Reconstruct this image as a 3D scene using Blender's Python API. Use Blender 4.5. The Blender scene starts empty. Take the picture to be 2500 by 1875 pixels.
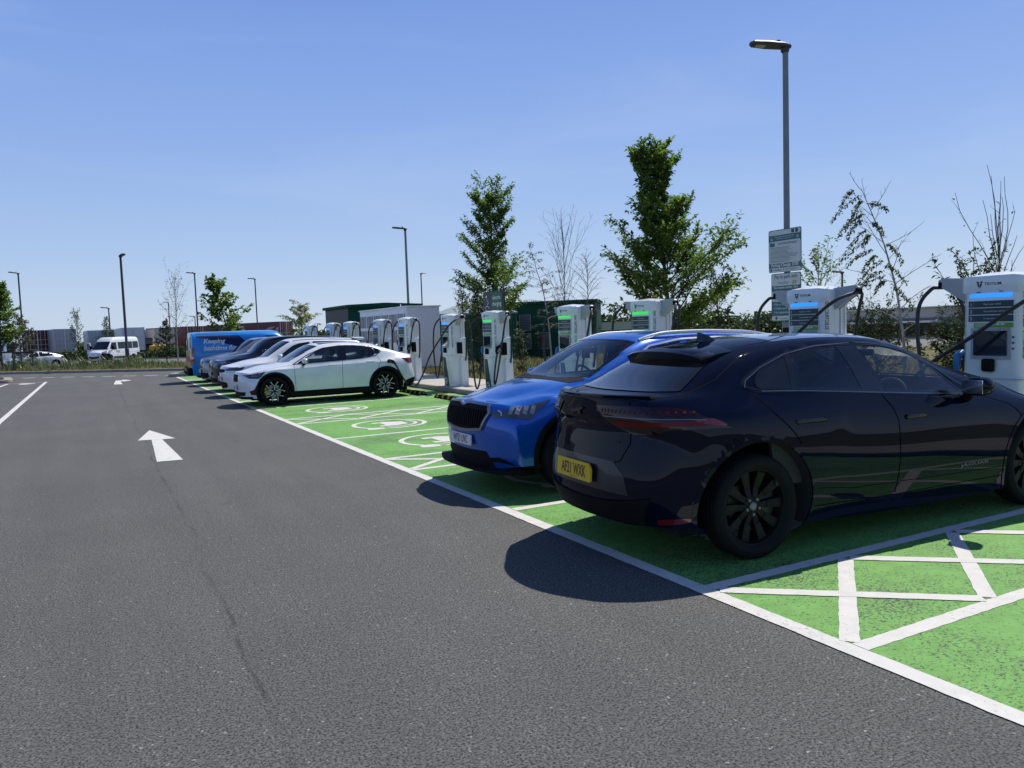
import bpy, bmesh, math, random
import numpy as np
from mathutils import Vector, Matrix
from mathutils.bvhtree import BVHTree
PI = math.pi
rad = math.radians
scene = bpy.context.scene
COL = scene.collection
# ------------------------------------------------------------------ materials
MATS = {}
def nd(nt, typ, **kw):
    n = nt.nodes.new(typ)
    for k, v in kw.items(): setattr(n, k, v)
    return n
def mat(name, col=(.5, .5, .5), rough=.5, metal=0., coat=0., spec=.5, var=0., vscale=6., bump=0., bscale=60., emit=None, estr=0., coatr=.03, detail=4.):
    if name in MATS: return MATS[name]
    m = bpy.data.materials.new(name); m.use_nodes = True; nt = m.node_tree
    b = nt.nodes['Principled BSDF']
    b.inputs['Base Color'].default_value = (*col, 1); b.inputs['Roughness'].default_value = rough
    b.inputs['Metallic'].default_value = metal; b.inputs['Coat Weight'].default_value = coat
    b.inputs['Coat Roughness'].default_value = coatr; b.inputs['Specular IOR Level'].default_value = spec
    if emit:
        b.inputs['Emission Color'].default_value = (*emit, 1); b.inputs['Emission Strength'].default_value = estr
    if var or bump:
        tc = nd(nt, 'ShaderNodeTexCoord')
        n1 = nd(nt, 'ShaderNodeTexNoise'); n1.inputs['Scale'].default_value = vscale; n1.inputs['Detail'].default_value = detail
        nt.links.new(tc.outputs['Object'], n1.inputs['Vector'])
        if var:
            r = nd(nt, 'ShaderNodeMapRange'); r.inputs['From Min'].default_value = .3; r.inputs['From Max'].default_value = .7
            r.inputs['To Min'].default_value = 1 - var; r.inputs['To Max'].default_value = 1 + var
            nt.links.new(n1.outputs['Fac'], r.inputs['Value'])
            mx = nd(nt, 'ShaderNodeVectorMath', operation='SCALE'); mx.inputs[0].default_value = col
            nt.links.new(r.outputs['Result'], mx.inputs['Scale']); nt.links.new(mx.outputs[0], b.inputs['Base Color'])
            r2 = nd(nt, 'ShaderNodeMapRange'); r2.inputs['To Min'].default_value = max(rough - .08, .02); r2.inputs['To Max'].default_value = min(rough + .1, 1)
            nt.links.new(n1.outputs['Fac'], r2.inputs['Value']); nt.links.new(r2.outputs['Result'], b.inputs['Roughness'])
        if bump:
            n2 = nd(nt, 'ShaderNodeTexNoise'); n2.inputs['Scale'].default_value = bscale; n2.inputs['Detail'].default_value = 6
            nt.links.new(tc.outputs['Object'], n2.inputs['Vector'])
            bp = nd(nt, 'ShaderNodeBump'); bp.inputs['Strength'].default_value = bump; bp.inputs['Distance'].default_value = .02
            nt.links.new(n2.outputs['Fac'], bp.inputs['Height']); nt.links.new(bp.outputs[0], b.inputs['Normal'])
    MATS[name] = m
    return m
def glassmat(name, tint=(.25, .28, .28), refl=1.0):
    if name in MATS: return MATS[name]
    m = bpy.data.materials.new(name); m.use_nodes = True; nt = m.node_tree
    for n in list(nt.nodes): nt.nodes.remove(n)
    o = nd(nt, 'ShaderNodeOutputMaterial'); t = nd(nt, 'ShaderNodeBsdfTransparent'); t.inputs[0].default_value = (*tint, 1)
    g = nd(nt, 'ShaderNodeBsdfGlossy'); g.inputs['Roughness'].default_value = .02; g.inputs['Color'].default_value = (.95, .97, 1, 1)
    lw = nd(nt, 'ShaderNodeLayerWeight'); lw.inputs['Blend'].default_value = .5
    pw = nd(nt, 'ShaderNodeMath', operation='POWER'); pw.inputs[1].default_value = 4.5; nt.links.new(lw.outputs['Facing'], pw.inputs[0])
    f = nd(nt, 'ShaderNodeMath', operation='MULTIPLY_ADD'); f.inputs[1].default_value = .92; f.inputs[2].default_value = .06; nt.links.new(pw.outputs[0], f.inputs[0])
    tc = nd(nt, 'ShaderNodeTexCoord'); n1 = nd(nt, 'ShaderNodeTexNoise'); n1.inputs['Scale'].default_value = 1.5
    bp = nd(nt, 'ShaderNodeBump'); bp.inputs['Strength'].default_value = .05; bp.inputs['Distance'].default_value = .02
    nt.links.new(tc.outputs['Object'], n1.inputs['Vector']); nt.links.new(n1.outputs['Fac'], bp.inputs['Height'])
    nt.links.new(bp.outputs[0], g.inputs['Normal'])
    mu = nd(nt, 'ShaderNodeMath', operation='MULTIPLY'); mu.inputs[1].default_value = refl; mu.use_clamp = True
    mx = nd(nt, 'ShaderNodeMixShader'); nt.links.new(f.outputs[0], mu.inputs[0]); nt.links.new(mu.outputs[0], mx.inputs[0])
    nt.links.new(t.outputs[0], mx.inputs[1]); nt.links.new(g.outputs[0], mx.inputs[2]); nt.links.new(mx.outputs[0], o.inputs[0])
    MATS[name] = m
    return m
# ------------------------------------------------------------------ objects
def tag(o, label=None, cat=None, group=None, kind=None):
    if label: o['label'] = label
    if cat: o['category'] = cat
    if group: o['group'] = group
    if kind: o['kind'] = kind
    return o
def empty(name, loc=(0, 0, 0), rz=0., label=None, cat=None, group=None):
    o = bpy.data.objects.new(name, None); COL.objects.link(o); o.location = loc; o.rotation_euler = (0, 0, rz)
    o.empty_display_size = .2
    return tag(o, label, cat, group)
def link(name, me, m=None, parent=None, smooth=False, kind=None):
    o = bpy.data.objects.new(name, me); COL.objects.link(o)
    if m is not None:
        for mm in (m if isinstance(m, (list, tuple)) else [m]): me.materials.append(mm)
    if parent is not None: o.parent = parent
    if smooth: me.polygons.foreach_set('use_smooth', [True] * len(me.polygons))
    if kind: o['kind'] = kind
    return o
def copy_tree(o, parent=None):
    c = o.copy(); COL.objects.link(c); c.parent = parent
    for ch in list(o.children): copy_tree(ch, c)
    return c
class MB:
    """collects simple solids into one mesh"""
    def __init__(s): s.v = []; s.f = []; s.mi = []; s.cur = 0
    def add(s, vs, fs):
        n = len(s.v); s.v += [tuple(v) for v in vs]; s.f += [tuple(i + n for i in f) for f in fs]; s.mi += [s.cur] * len(fs); return s
    def box(s, c, d, rz=0., rx=0., ry=0.):
        M = Matrix.Translation(c) @ Matrix.Rotation(rz, 4, 'Z') @ Matrix.Rotation(ry, 4, 'Y') @ Matrix.Rotation(rx, 4, 'X')
        x, y, z = d[0] / 2, d[1] / 2, d[2] / 2
        vs = [M @ Vector((sx * x, sy * y, sz * z)) for sx in (-1, 1) for sy in (-1, 1) for sz in (-1, 1)]
        return s.add(vs, [(0, 1, 3, 2), (4, 6, 7, 5), (0, 4, 5, 1), (2, 3, 7, 6), (0, 2, 6, 4), (1, 5, 7, 3)])
    def b2(s, x0, x1, y0, y1, z0, z1):
        return s.box(((x0 + x1) / 2, (y0 + y1) / 2, (z0 + z1) / 2), (x1 - x0, y1 - y0, z1 - z0))
    def cbox(s, c, d, b=.02, rz=0.):
        """box with chamfered vertical and top edges"""
        x, y, z = d[0] / 2, d[1] / 2, d[2] / 2
        M = Matrix.Translation(c) @ Matrix.Rotation(rz, 4, 'Z')
        def ring(q, zz): return [M @ Vector((px, py, zz)) for px, py in ((-x + q, -y + q + b), (-x + q, y - q - b), (-x + q + b, y - q), (x - q - b, y - q), (x - q, y - q - b), (x - q, -y + q + b), (x - q - b, -y + q), (-x + q + b, -y + q))]
        rs = ring(b, -z) + ring(0, -z + b) + ring(0, z - b) + ring(b, z)
        fs = [tuple(range(8))]
        for k in range(3):
            for i in range(8): j = (i + 1) % 8; fs.append((k * 8 + i, k * 8 + 8 + i, k * 8 + 8 + j, k * 8 + j))
        fs.append(tuple(24 + i for i in reversed(range(8))))
        return s.add(rs, fs)
    def prism(s, poly, z0, z1, M=None):
        n = len(poly); M = M or Matrix()
        vs = [M @ Vector((p[0], p[1], z0)) for p in poly] + [M @ Vector((p[0], p[1], z1)) for p in poly]
        return s.add(vs, [tuple(reversed(range(n))), tuple(range(n, 2 * n))] + [(i, (i + 1) % n, n + (i + 1) % n, n + i) for i in range(n)])
    def tube(s, pts, r, seg=8, caps=True):
        pts = [Vector(p) for p in pts]; n = len(pts); rs = r if isinstance(r, (list, tuple)) else [r] * n
        vs = []; fs = []; up = None
        for i, p in enumerate(pts):
            t = (pts[min(i + 1, n - 1)] - pts[max(i - 1, 0)]).normalized()
            if up is None:
                a = Vector((0, 0, 1)) if abs(t.z) < .9 else Vector((1, 0, 0)); up = (a - t * a.dot(t)).normalized()
            else: up = (up - t * up.dot(t)).normalized()
            w = t.cross(up)
            for k in range(seg):
                a = 2 * PI * k / seg; vs.append(p + (up * math.cos(a) + w * math.sin(a)) * rs[i])
        for i in range(n - 1):
            for k in range(seg):
                a, b = i * seg + k, i * seg + (k + 1) % seg; fs.append((a, b, b + seg, a + seg))
        if caps: fs.append(tuple(reversed(range(seg)))); fs.append(tuple((n - 1) * seg + k for k in range(seg)))
        return s.add(vs, fs)
    def lathe(s, prof, seg=32, M=None, closed=False):
        """prof [(r, h)] about the local z axis"""
        M = M or Matrix(); vs = []; fs = []; n = len(prof)
        for k in range(seg):
            a = 2 * PI * k / seg; ca, sa = math.cos(a), math.sin(a)
            vs += [M @ Vector((r * ca, r * sa, h)) for r, h in prof]
        for k in range(seg):
            k2 = (k + 1) % seg
            for i in range(n if closed else n - 1):
                j = (i + 1) % n
                fs.append((k * n + i, k2 * n + i, k2 * n + j, k * n + j))
        return s.add(vs, fs)
    def mesh(s, name):
        me = bpy.data.meshes.new(name); me.from_pydata([tuple(v) for v in s.v], [], s.f); me.update()
        if any(s.mi): me.polygons.foreach_set('material_index', s.mi)
        return me
    def build(s, name, m, parent=None, smooth=False, bevel=0., label=None):
        me = s.mesh(name)
        if bevel:
            bm = bmesh.new(); bm.from_mesh(me); bmesh.ops.remove_doubles(bm, verts=bm.verts, dist=1e-5)
            es = [e for e in bm.edges if len(e.link_faces) == 2 and e.calc_face_angle(0) > .5]
            bmesh.ops.bevel(bm, geom=es, offset=bevel, segments=2, affect='EDGES', profile=.6)
            bm.to_mesh(me); bm.free()
        o = link(name, me, m, parent)
        if smooth or bevel: shade(me)
        if label: o['label'] = label
        return o
def shade(me, ang=35):
    me.polygons.foreach_set('use_smooth', [True] * len(me.polygons))
    bm = bmesh.new(); bm.from_mesh(me); a = rad(ang)
    for e in bm.edges:
        e.smooth = not (len(e.link_faces) == 2 and e.calc_face_angle(0) > a)
    bm.to_mesh(me); bm.free()
_fontcache = {}
def text_geo(txt, size=1., align='CENTER', sx=1., bold=0., shear=0.):
    """returns verts (x,y) and faces of a flat text, baseline on y=0"""
    key = (txt, align, bold, shear)
    if key not in _fontcache:
        cu = bpy.data.curves.new('t', 'FONT'); cu.body = txt; cu.size = 1; cu.align_x = align; cu.offset = bold; cu.shear = shear; cu.resolution_u = 3
        ob = bpy.data.objects.new('t', cu); COL.objects.link(ob)
        dg = bpy.context.evaluated_depsgraph_get(); me = bpy.data.meshes.new_from_object(ob.evaluated_get(dg))
        _fontcache[key] = ([(v.co.x, v.co.y) for v in me.vertices], [tuple(p.vertices) for p in me.polygons])
        bpy.data.objects.remove(ob); bpy.data.curves.remove(cu); bpy.data.meshes.remove(me)
    vs, fs = _fontcache[key]
    return [(x * size * sx, y * size) for x, y in vs], fs
def text_into(mb, txt, size, M, align='CENTER', sx=1., bold=0., shear=0.):
    vs, fs = text_geo(txt, size, align, sx, bold, shear)
    mb.add([M @ Vector((x, y, 0)) for x, y in vs], fs)
def frame_mat(o, xdir, ydir):
    x = Vector(xdir).normalized(); y = Vector(ydir).normalized(); z = x.cross(y)
    return Matrix(((x.x, y.x, z.x, o[0]), (x.y, y.y, z.y, o[1]), (x.z, y.z, z.z, o[2]), (0, 0, 0, 1)))
def smooth_poly(pts, n=6, closed=True):
    """Catmull-Rom through pts; a point given twice in a row is a sharp corner"""
    P = [Vector(p) for p in pts]; N = len(P); out = []
    rng = range(N) if closed else range(N - 1)
    for i in rng:
        a, b = P[i], P[(i + 1) % N]
        if (a - b).length < 1e-6: continue
        p = P[i - 1] if (closed or i > 0) else a; q = P[(i + 2) % N] if (closed or i + 2 < N) else b
        for k in range(n):
            t = k / n
            m0 = (b - p) / 2; m1 = (q - a) / 2
            L = (b - a).length
            if (a - p).length < 1e-6: m0 = (b - a)
            if (q - b).length < 1e-6: m1 = (b - a)
            if m0.length > 1.5 * L: m0 = m0.normalized() * 1.5 * L
            if m1.length > 1.5 * L: m1 = m1.normalized() * 1.5 * L
            h = (2 * t**3 - 3 * t**2 + 1, t**3 - 2 * t**2 + t, -2 * t**3 + 3 * t**2, t**3 - t**2)
            out.append(a * h[0] + m0 * h[1] + b * h[2] + m1 * h[3])
    if not closed: out.append(P[-1])
    return out
def pchip(keys, x):
    n = len(keys)
    if x <= keys[0][0]: return keys[0][1]
    if x >= keys[-1][0]: return keys[-1][1]
    d = [(keys[i + 1][1] - keys[i][1]) / (keys[i + 1][0] - keys[i][0]) for i in range(n - 1)]
    def sl(i):
        if i == 0: return d[0]
        if i == n - 1: return d[-1]
        if d[i - 1] * d[i] <= 0: return 0.
        return 2 * d[i - 1] * d[i] / (d[i - 1] + d[i])
    for i in range(n - 1):
        if x <= keys[i + 1][0]:
            h = keys[i + 1][0] - keys[i][0]; t = (x - keys[i][0]) / h
            return (keys[i][1] * (2 * t**3 - 3 * t**2 + 1) + h * sl(i) * (t**3 - 2 * t**2 + t) + keys[i + 1][1] * (-2 * t**3 + 3 * t**2) + h * sl(i + 1) * (t**3 - t**2))
# ------------------------------------------------------------------ car body generator
# lines run from the front (u=0) to the rear; each key is (u, half width, height)
LN = 'ABCDEFGHI'
class Car:
    def __init__(s, name, L, lines, front, rear, stations, paint, root, level=3, crease={}, pw=2.2):
        s.L = L; s.root = root; s.paint = paint; s.parts = []
        yk = {k: [(a, b) for a, b, c in v] for k, v in lines.items()}; zk = {k: [(a, c) for a, b, c in v] for k, v in lines.items()}
        def yl(k, u): return pchip(yk[k], u)
        def zl(k, u): return pchip(zk[k], u)
        S = stations; n = len(S); bm = bmesh.new(); V = {}
        fade = 1.1
        def uu(k, st, F, fwd):
            # start offset of this line at the end of the car
            j = LN.index(k)
            if j <= 4: return F['us'][j]
            yE = max(yl('E', F['us'][4]), .01); t = min(yl(k, F['uc'][4]) / yE, 1) ** pw
            return F['uc'][4] + (F['us'][4] - F['uc'][4]) * t
        def upos(k, st):
            f0 = uu(k, st, front, 1); r0 = uu(k, st, rear, -1)
            u = st
            w = max(0, 1 - st / fade); u = u + f0 * w
            w2 = max(0, 1 - (L - st) / fade); u = u - (L - r0) * w2
            return u
        for i, st in enumerate(S):
            for k in LN:
                u = upos(k, st); y = yl(k, u); z = zl(k, u)
                V[(i, k, 1)] = bm.verts.new((u, y, z))
                if k != 'I': V[(i, k, -1)] = bm.verts.new((u, -y, z))
                else: V[(i, k, 1)].co.y = 0; V[(i, k, -1)] = V[(i, k, 1)]
        order = [(k, 1) for k in LN] + [(k, -1) for k in reversed(LN[:-1])]
        cl = bm.edges.layers.float.new('crease_edge')
        for i in range(n - 1):
            for a, b in zip(order, order[1:]):
                bm.faces.new((V[(i, *a)], V[(i + 1, *a)], V[(i + 1, *b)], V[(i, *b)]))
        # end caps
        for F, i, sg in ((front, 0, 1), (rear, n - 1, -1)):
            E = {}
            cols = ['E', 'F', 'G', 'H', 'I']; rows = LN[:5]
            for r, rk in enumerate(rows):
                for sd in (1, -1):
                    for c, ck in enumerate(cols):
                        if r == 4: E[(r, c, sd)] = V[(i, ck, sd)]; continue
                        if c == 0: E[(r, 0, sd)] = V[(i, rk, sd)]; continue
                        if ck == 'I' and sd == -1: E[(r, c, -1)] = E[(r, c, 1)]; continue
                        ys = abs(V[(i, rk, 1)].co.y); yE = max(abs(V[(i, 'E', 1)].co.y), .01)
                        t = abs(V[(i, ck, 1)].co.y) / yE
                        x = F['uc'][r] + (F['us'][r] - F['uc'][r]) * t ** pw
                        zs = V[(i, rk, 1)].co.z; z = F['zc'][r] + (zs - F['zc'][r]) * t ** 2
                        E[(r, c, sd)] = bm.verts.new((x, ys * t * sd, z))
            for sd in (1, -1):
                for r in range(4):
                    for c in range(4):
                        q = [E[(r, c, sd)], E[(r + 1, c, sd)], E[(r + 1, c + 1, sd)], E[(r, c + 1, sd)]]
                        if sd * sg < 0: q.reverse()
                        bm.faces.new(q)
        bm.edges.ensure_lookup_table()
        for (k, i0, i1), w in crease.items():
            for i in range(max(i0, 0), min(i1, n - 1)):
                for sd in (1, -1):
                    e = bm.edges.get((V[(i, k, sd)], V[(i + 1, k, sd)]))
                    if e: e[cl] = w
        for key, w in crease.items():
            pass
        if 'capcrease' in rear:
            for a, b in zip('EFGHI', 'FGHI'):
                for sd in (1, -1):
                    e = bm.edges.get((V[(n - 1, a, sd)], V[(n - 1, b, sd)]))
                    if e: e[cl] = rear['capcrease']
        if 'capcrease' in front:
            for a, b in zip('EFGHI', 'FGHI'):
                for sd in (1, -1):
                    e = bm.edges.get((V[(0, a, sd)], V[(0, b, sd)]))
                    if e: e[cl] = front['capcrease']
        bmesh.ops.recalc_face_normals(bm, faces=bm.faces)
        me = bpy.data.meshes.new('body'); bm.to_mesh(me); bm.free()
        ob = bpy.data.objects.new('body', me); COL.objects.link(ob)
        md = ob.modifiers.new('s', 'SUBSURF'); md.levels = level; md.render_levels = level
        dg = bpy.context.evaluated_depsgraph_get()
        m2 = bpy.data.meshes.new_from_object(ob.evaluated_get(dg))
        bpy.data.objects.remove(ob); bpy.data.meshes.remove(me)
        s.bm = bmesh.new(); s.bm.from_mesh(m2); bpy.data.meshes.remove(m2)
        s.bvh = BVHTree.FromBMesh(s.bm)
        # make sure normals point outward
        loc, nor, idx, d = s.bvh.ray_cast(Vector((L / 2, 5, .7)), Vector((0, -1, 0)))
        if nor is not None and nor.y < 0:
            bmesh.ops.reverse_faces(s.bm, faces=s.bm.faces); s.bvh = BVHTree.FromBMesh(s.bm)
    # -- surface queries
    def hit(s, p, n):
        loc, nor, i, d = s.bvh.ray_cast(p + n * 2.5, -n, 4.)
        if loc is None or (loc - p).dot(n) < -.9:
            loc, nor, i, d = s.bvh.find_nearest(p)
        if nor.dot(n) < 0: nor = -nor
        return loc, nor
    @staticmethod
    def plane(pts):
        n = Vector((0, 0, 0)); c = Vector((0, 0, 0))
        for a, b in zip(pts, pts[1:] + pts[:1]): n += a.cross(b); c += a
        c /= len(pts); n.normalize()
        if n.dot(c - Vector((2.3, 0, .6))) < 0: n = -n
        up = Vector((0, 0, 1)) if abs(n.z) < .9 else Vector((-1, 0, 0))
        x = up.cross(n).normalized(); y = n.cross(x)
        return c, n, x, y
    def decal(s, name, pts, m, off=.002, skirt=0., parent=None, grid=.05, direction=None, label=None, mirror=False, dome=0.):
        if mirror:
            a = s.decal(name, pts, m, off, skirt, parent, grid, direction, label, False, dome)
            d2 = None if direction is None else (direction[0], -direction[1], direction[2])
            b = s.decal(name, [(p[0], -p[1], p[2]) for p in pts], m, off, skirt, parent, grid, d2, label, False, dome)
            return a, b
        pts = [Vector(p) for p in pts]
        c, n, x, y = s.plane(pts)
        if direction is not None:
            n = Vector(direction).normalized(); up = Vector((0, 0, 1)) if abs(n.z) < .9 else Vector((-1, 0, 0)); x = up.cross(n).normalized(); y = n.cross(x)
        q = [((p - c).dot(x), (p - c).dot(y)) for p in pts]
        bm = bmesh.new(); vs = [bm.verts.new((a, b, 0)) for a, b in q]; f = bm.faces.new(vs)
        xs = [a for a, b in q]; ys = [b for a, b in q]
        for k in range(int(math.floor(min(xs) / grid)) + 1, int(math.ceil(max(xs) / grid))):
            bmesh.ops.bisect_plane(bm, geom=bm.verts[:] + bm.edges[:] + bm.faces[:], plane_co=(k * grid, 0, 0), plane_no=(1, 0, 0), dist=1e-5)
        for k in range(int(math.floor(min(ys) / grid)) + 1, int(math.ceil(max(ys) / grid))):
            bmesh.ops.bisect_plane(bm, geom=bm.verts[:] + bm.edges[:] + bm.faces[:], plane_co=(0, k * grid, 0), plane_no=(0, 1, 0), dist=1e-5)
        bmesh.ops.triangulate(bm, faces=bm.faces[:])
        bmesh.ops.recalc_face_normals(bm, faces=bm.faces)
        R = max(max(xs) - min(xs), max(ys) - min(ys)) / 2
        nrm = {}
        for v in bm.verts:
            p = c + x * v.co.x + y * v.co.y; hit, hn = s.hit(p, n)
            nn = (hn + n * .3).normalized(); nrm[v] = nn
            v.co = hit + nn * off
        if skirt:
            be = [e for e in bm.edges if e.is_boundary]
            r = bmesh.ops.extrude_edge_only(bm, edges=be); nv = [g for g in r['geom'] if isinstance(g, bmesh.types.BMVert)]
            for v in nv:
                best = min((e.other_vert(v) for e in v.link_edges if e.other_vert(v) in nrm), key=lambda w: (w.co - v.co).length, default=None)
                if best: v.co -= nrm[best] * skirt
            bmesh.ops.recalc_face_normals(bm, faces=bm.faces)
        else:
            fs = list(bm.faces)
            if fs and sum(f.normal.dot(n) for f in fs) < 0: bmesh.ops.reverse_faces(bm, faces=fs)
        me = bpy.data.meshes.new(name); bm.to_mesh(me); bm.free()
        o = link(name, me, m, parent or s.root); shade(me, 50)
        if label: o['label'] = label
        return o
    def strip(s, pts, w, n, mb, off=.0015, skirt=0., step=.03, taper=False):
        """ribbon laid on the body along a 3-D polyline seen along n"""
        P = [Vector(p) for p in pts]; n = Vector(n).normalized(); q = [P[0]]
        for a, b in zip(P, P[1:]):
            k = max(1, int((b - a).length / step))
            q += [a.lerp(b, (i + 1) / k) for i in range(k)]
        H = [s.hit(p, n) for p in q]; vs = []; fs = []; N = len(q)
        for i in range(N):
            t = (H[min(i + 1, N - 1)][0] - H[max(i - 1, 0)][0]).normalized(); nn = H[i][1]; sd = t.cross(nn).normalized()
            ww = w * (1 if not taper else max(.15, math.sin(PI * (i + .5) / N)))
            c = H[i][0] + nn * off
            vs += [c + sd * ww / 2, c - sd * ww / 2]
            if skirt: vs += [c + sd * ww / 2 - nn * skirt, c - sd * ww / 2 - nn * skirt]
        st = 4 if skirt else 2
        for i in range(N - 1):
            a, b = i * st, i * st + st
            fs.append((a, a + 1, b + 1, b))
            if skirt: fs += [(a + 2, a, b, b + 2), (a + 1, a + 3, b + 3, b + 1)]
        if skirt:
            e = (N - 1) * st
            fs += [(0, 2, 3, 1), (e, e + 1, e + 3, e + 2)]
        mb.add(vs, fs)
    def strips(s, name, items, m, parent=None, **kw):
        o = None
        for it in items:
            pts, w, n = it
            sides = [(pts, n)] + ([([(p[0], -p[1], p[2]) for p in pts], (n[0], -n[1], n[2]))] if abs(n[1]) > .25 else [])
            for P_, n_ in sides:
                mb = MB(); s.strip(P_, w, n_, mb, **kw)
                me = mb.mesh(name); bm = bmesh.new(); bm.from_mesh(me); bmesh.ops.recalc_face_normals(bm, faces=bm.faces); bm.to_mesh(me); bm.free()
                o = link(name, me, m, parent or s.root); shade(me, 50)
        return o
    def rail(s, name, pts, m, r=.016, up=.035):
        for sd in (1, -1):
            P_ = []
            for i, p in enumerate(smooth_poly(pts, 5, closed=False)):
                h, hn = s.hit(Vector((p.x, p.y * sd, p.z)), Vector((0, sd * .3, 1))); P_.append(h)
            N = len(P_); P_ = [h + Vector((0, 0, up * min(1, 4.5 * min(i, N - 1 - i) / N))) for i, h in enumerate(P_)]
            mb = MB(); mb.tube(P_, r, 8); mb.build(name, m, s.root, smooth=True)
    def cut(s, pts, depth=.5, snap=.035):
        """open the body behind an outline, edge vertices moved onto the outline"""
        pts = [Vector(p) for p in pts]; c, n, x, y = s.plane(pts)
        q = [((p - c).dot(x), (p - c).dot(y)) for p in pts]; N = len(q)
        def inside(a, b):
            r = False; j = N - 1
            for i in range(N):
                if (q[i][1] > b) != (q[j][1] > b) and a < (q[j][0] - q[i][0]) * (b - q[i][1]) / (q[j][1] - q[i][1]) + q[i][0]: r = not r
                j = i
            return r
        kill = []
        for f in s.bm.faces:
            p = f.calc_center_median(); d = p - c
            if abs(d.dot(n)) < depth and f.normal.dot(n) > .1 and inside(d.dot(x), d.dot(y)): kill.append(f)
        ks = set(kill); bd = set()
        for f in kill:
            for e in f.edges:
                if any(g not in ks for g in e.link_faces): bd.update(e.verts)
        for v in bd:
            d = v.co - c; a, b = d.dot(x), d.dot(y); best = None
            for i in range(N):
                ax, ay = q[i]; bx, by = q[(i + 1) % N]; dx, dy = bx - ax, by - ay; L2 = dx * dx + dy * dy
                if L2 < 1e-12: continue
                t = max(0, min(1, ((a - ax) * dx + (b - ay) * dy) / L2)); px, py = ax + t * dx, ay + t * dy
                dd = (px - a)**2 + (py - b)**2
                if best is None or dd < best[0]: best = (dd, px, py)
            if best and best[0] < snap**2: 
                p = c + x * best[1] + y * best[2] + n * d.dot(n); v.co = p
        bmesh.ops.delete(s.bm, geom=kill, context='FACES')
    def window(s, name, pts, glass, frit, w=.03, cut=True, mirror=True, off=.003, both=True):
        sides = (1, -1) if mirror else (1,)
        for sd in sides:
            P = [Vector((p[0], p[1] * sd, p[2])) for p in pts]
            c, n, x, y = s.plane(P)
            q = [Vector(((p - c).dot(x), (p - c).dot(y))) for p in P]; N = len(q)
            area = sum(q[i].x * q[(i + 1) % N].y - q[(i + 1) % N].x * q[i].y for i in range(N))
            sg = 1 if area > 0 else -1; ins = []
            for i in range(N):
                t0 = (q[i] - q[i - 1]); t1 = (q[(i + 1) % N] - q[i])
                if t0.length < 1e-9: t0 = t1
                if t1.length < 1e-9: t1 = t0
                t0 = t0.normalized(); t1 = t1.normalized()
                m_ = Vector((-t0.y - t1.y, t0.x + t1.x)) * sg
                if m_.length < 1e-6: m_ = Vector((-t0.y, t0.x)) * sg
                m_.normalize(); k = max(.45, m_.dot(Vector((-t0.y, t0.x)) * sg)); ins.append(q[i] + m_ * (w / k))
            if cut: s.cut(P)
            g = s.decal(name, P, glass, off=off, grid=.08)
            if frit is not None:
                vs = []; fs = []
                for k in range(N):
                    for j, pt in enumerate((q[k], ins[k])):
                        h, hn = s.hit(c + x * pt.x + y * pt.y, n); vs.append(h + (hn + n * .3).normalized() * (off + .0025))
                for k in range(N):
                    a, b = 2 * k, 2 * ((k + 1) % N); fs.append((a, b, b + 1, a + 1))
                me = bpy.data.meshes.new('window_surround'); me.from_pydata([tuple(v) for v in vs], [], fs); me.update()
                link('window_surround', me, frit, g, smooth=True)
    def arch(s, uc, zc, R, liner, lip, lipw=.03, lipoff=.004, lipskirt=.02, inner=.45, name='wheel_arch_trim', a0=-25, a1=205):
        for sd in (1, -1):
            N = 64
            circ = [Vector((uc + R * math.cos(2 * PI * i / N), sd * .9, zc + R * math.sin(2 * PI * i / N))) for i in range(N)]
            n = Vector((0, sd, 0))
            kill = []
            for f in s.bm.faces:
                p = f.calc_center_median()
                if p.y * sd > .35 and (p.x - uc)**2 + (p.z - zc)**2 < R * R and p.z < zc + R + .01: kill.append(f)
            ks = set(kill); bd = set()
            for f in kill:
                for e in f.edges:
                    if any(g not in ks for g in e.link_faces): bd.update(e.verts)
            for v in bd:
                d = Vector((v.co.x - uc, 0, v.co.z - zc)); L = d.length
                if L > .01 and abs(L - R) < .04: v.co.x = uc + d.x / L * R; v.co.z = zc + d.z / L * R
            bmesh.ops.delete(s.bm, geom=kill, context='FACES')
            # liner
            vs = []; fs = []; M = 40
            A = [rad(a0 + (a1 - a0) * i / M) for i in range(M + 1)]; ring = []
            for a in A:
                p = Vector((uc + R * math.cos(a), sd * .9, zc + R * math.sin(a))); h, hn = s.hit(p, n); ring.append(h)
            for a, h in zip(A, ring):
                vs += [Vector((uc + R * math.cos(a), h.y - sd * .004, zc + R * math.sin(a))), Vector((uc + (R - .012) * math.cos(a), h.y - sd * .03, zc + (R - .012) * math.sin(a))), Vector((uc + (R - .02) * math.cos(a), sd * inner, zc + (R - .02) * math.sin(a))), Vector((uc, sd * inner, zc))]
            for i in range(M):
                for j in range(3): a = i * 4 + j; fs.append((a, a + 1, a + 5, a + 4))
            me = bpy.data.meshes.new('wheel_arch_liner'); me.from_pydata([tuple(v) for v in vs], [], fs); me.update()
            link('wheel_arch_liner', me, liner, s.root, smooth=True)
            if lip is not None:
                path = [(uc + (R + lipw / 2 - .004) * math.cos(a), sd * .9, zc + (R + lipw / 2 - .004) * math.sin(a)) for a in A]
                mb = MB(); s.strip(path, lipw, n, mb, off=lipoff, skirt=lipskirt, step=.05)
                me = mb.mesh(name); bm = bmesh.new(); bm.from_mesh(me); bmesh.ops.recalc_face_normals(bm, faces=bm.faces); bm.to_mesh(me); bm.free()
                link(name, me, lip, s.root); shade(me, 40)
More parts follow.
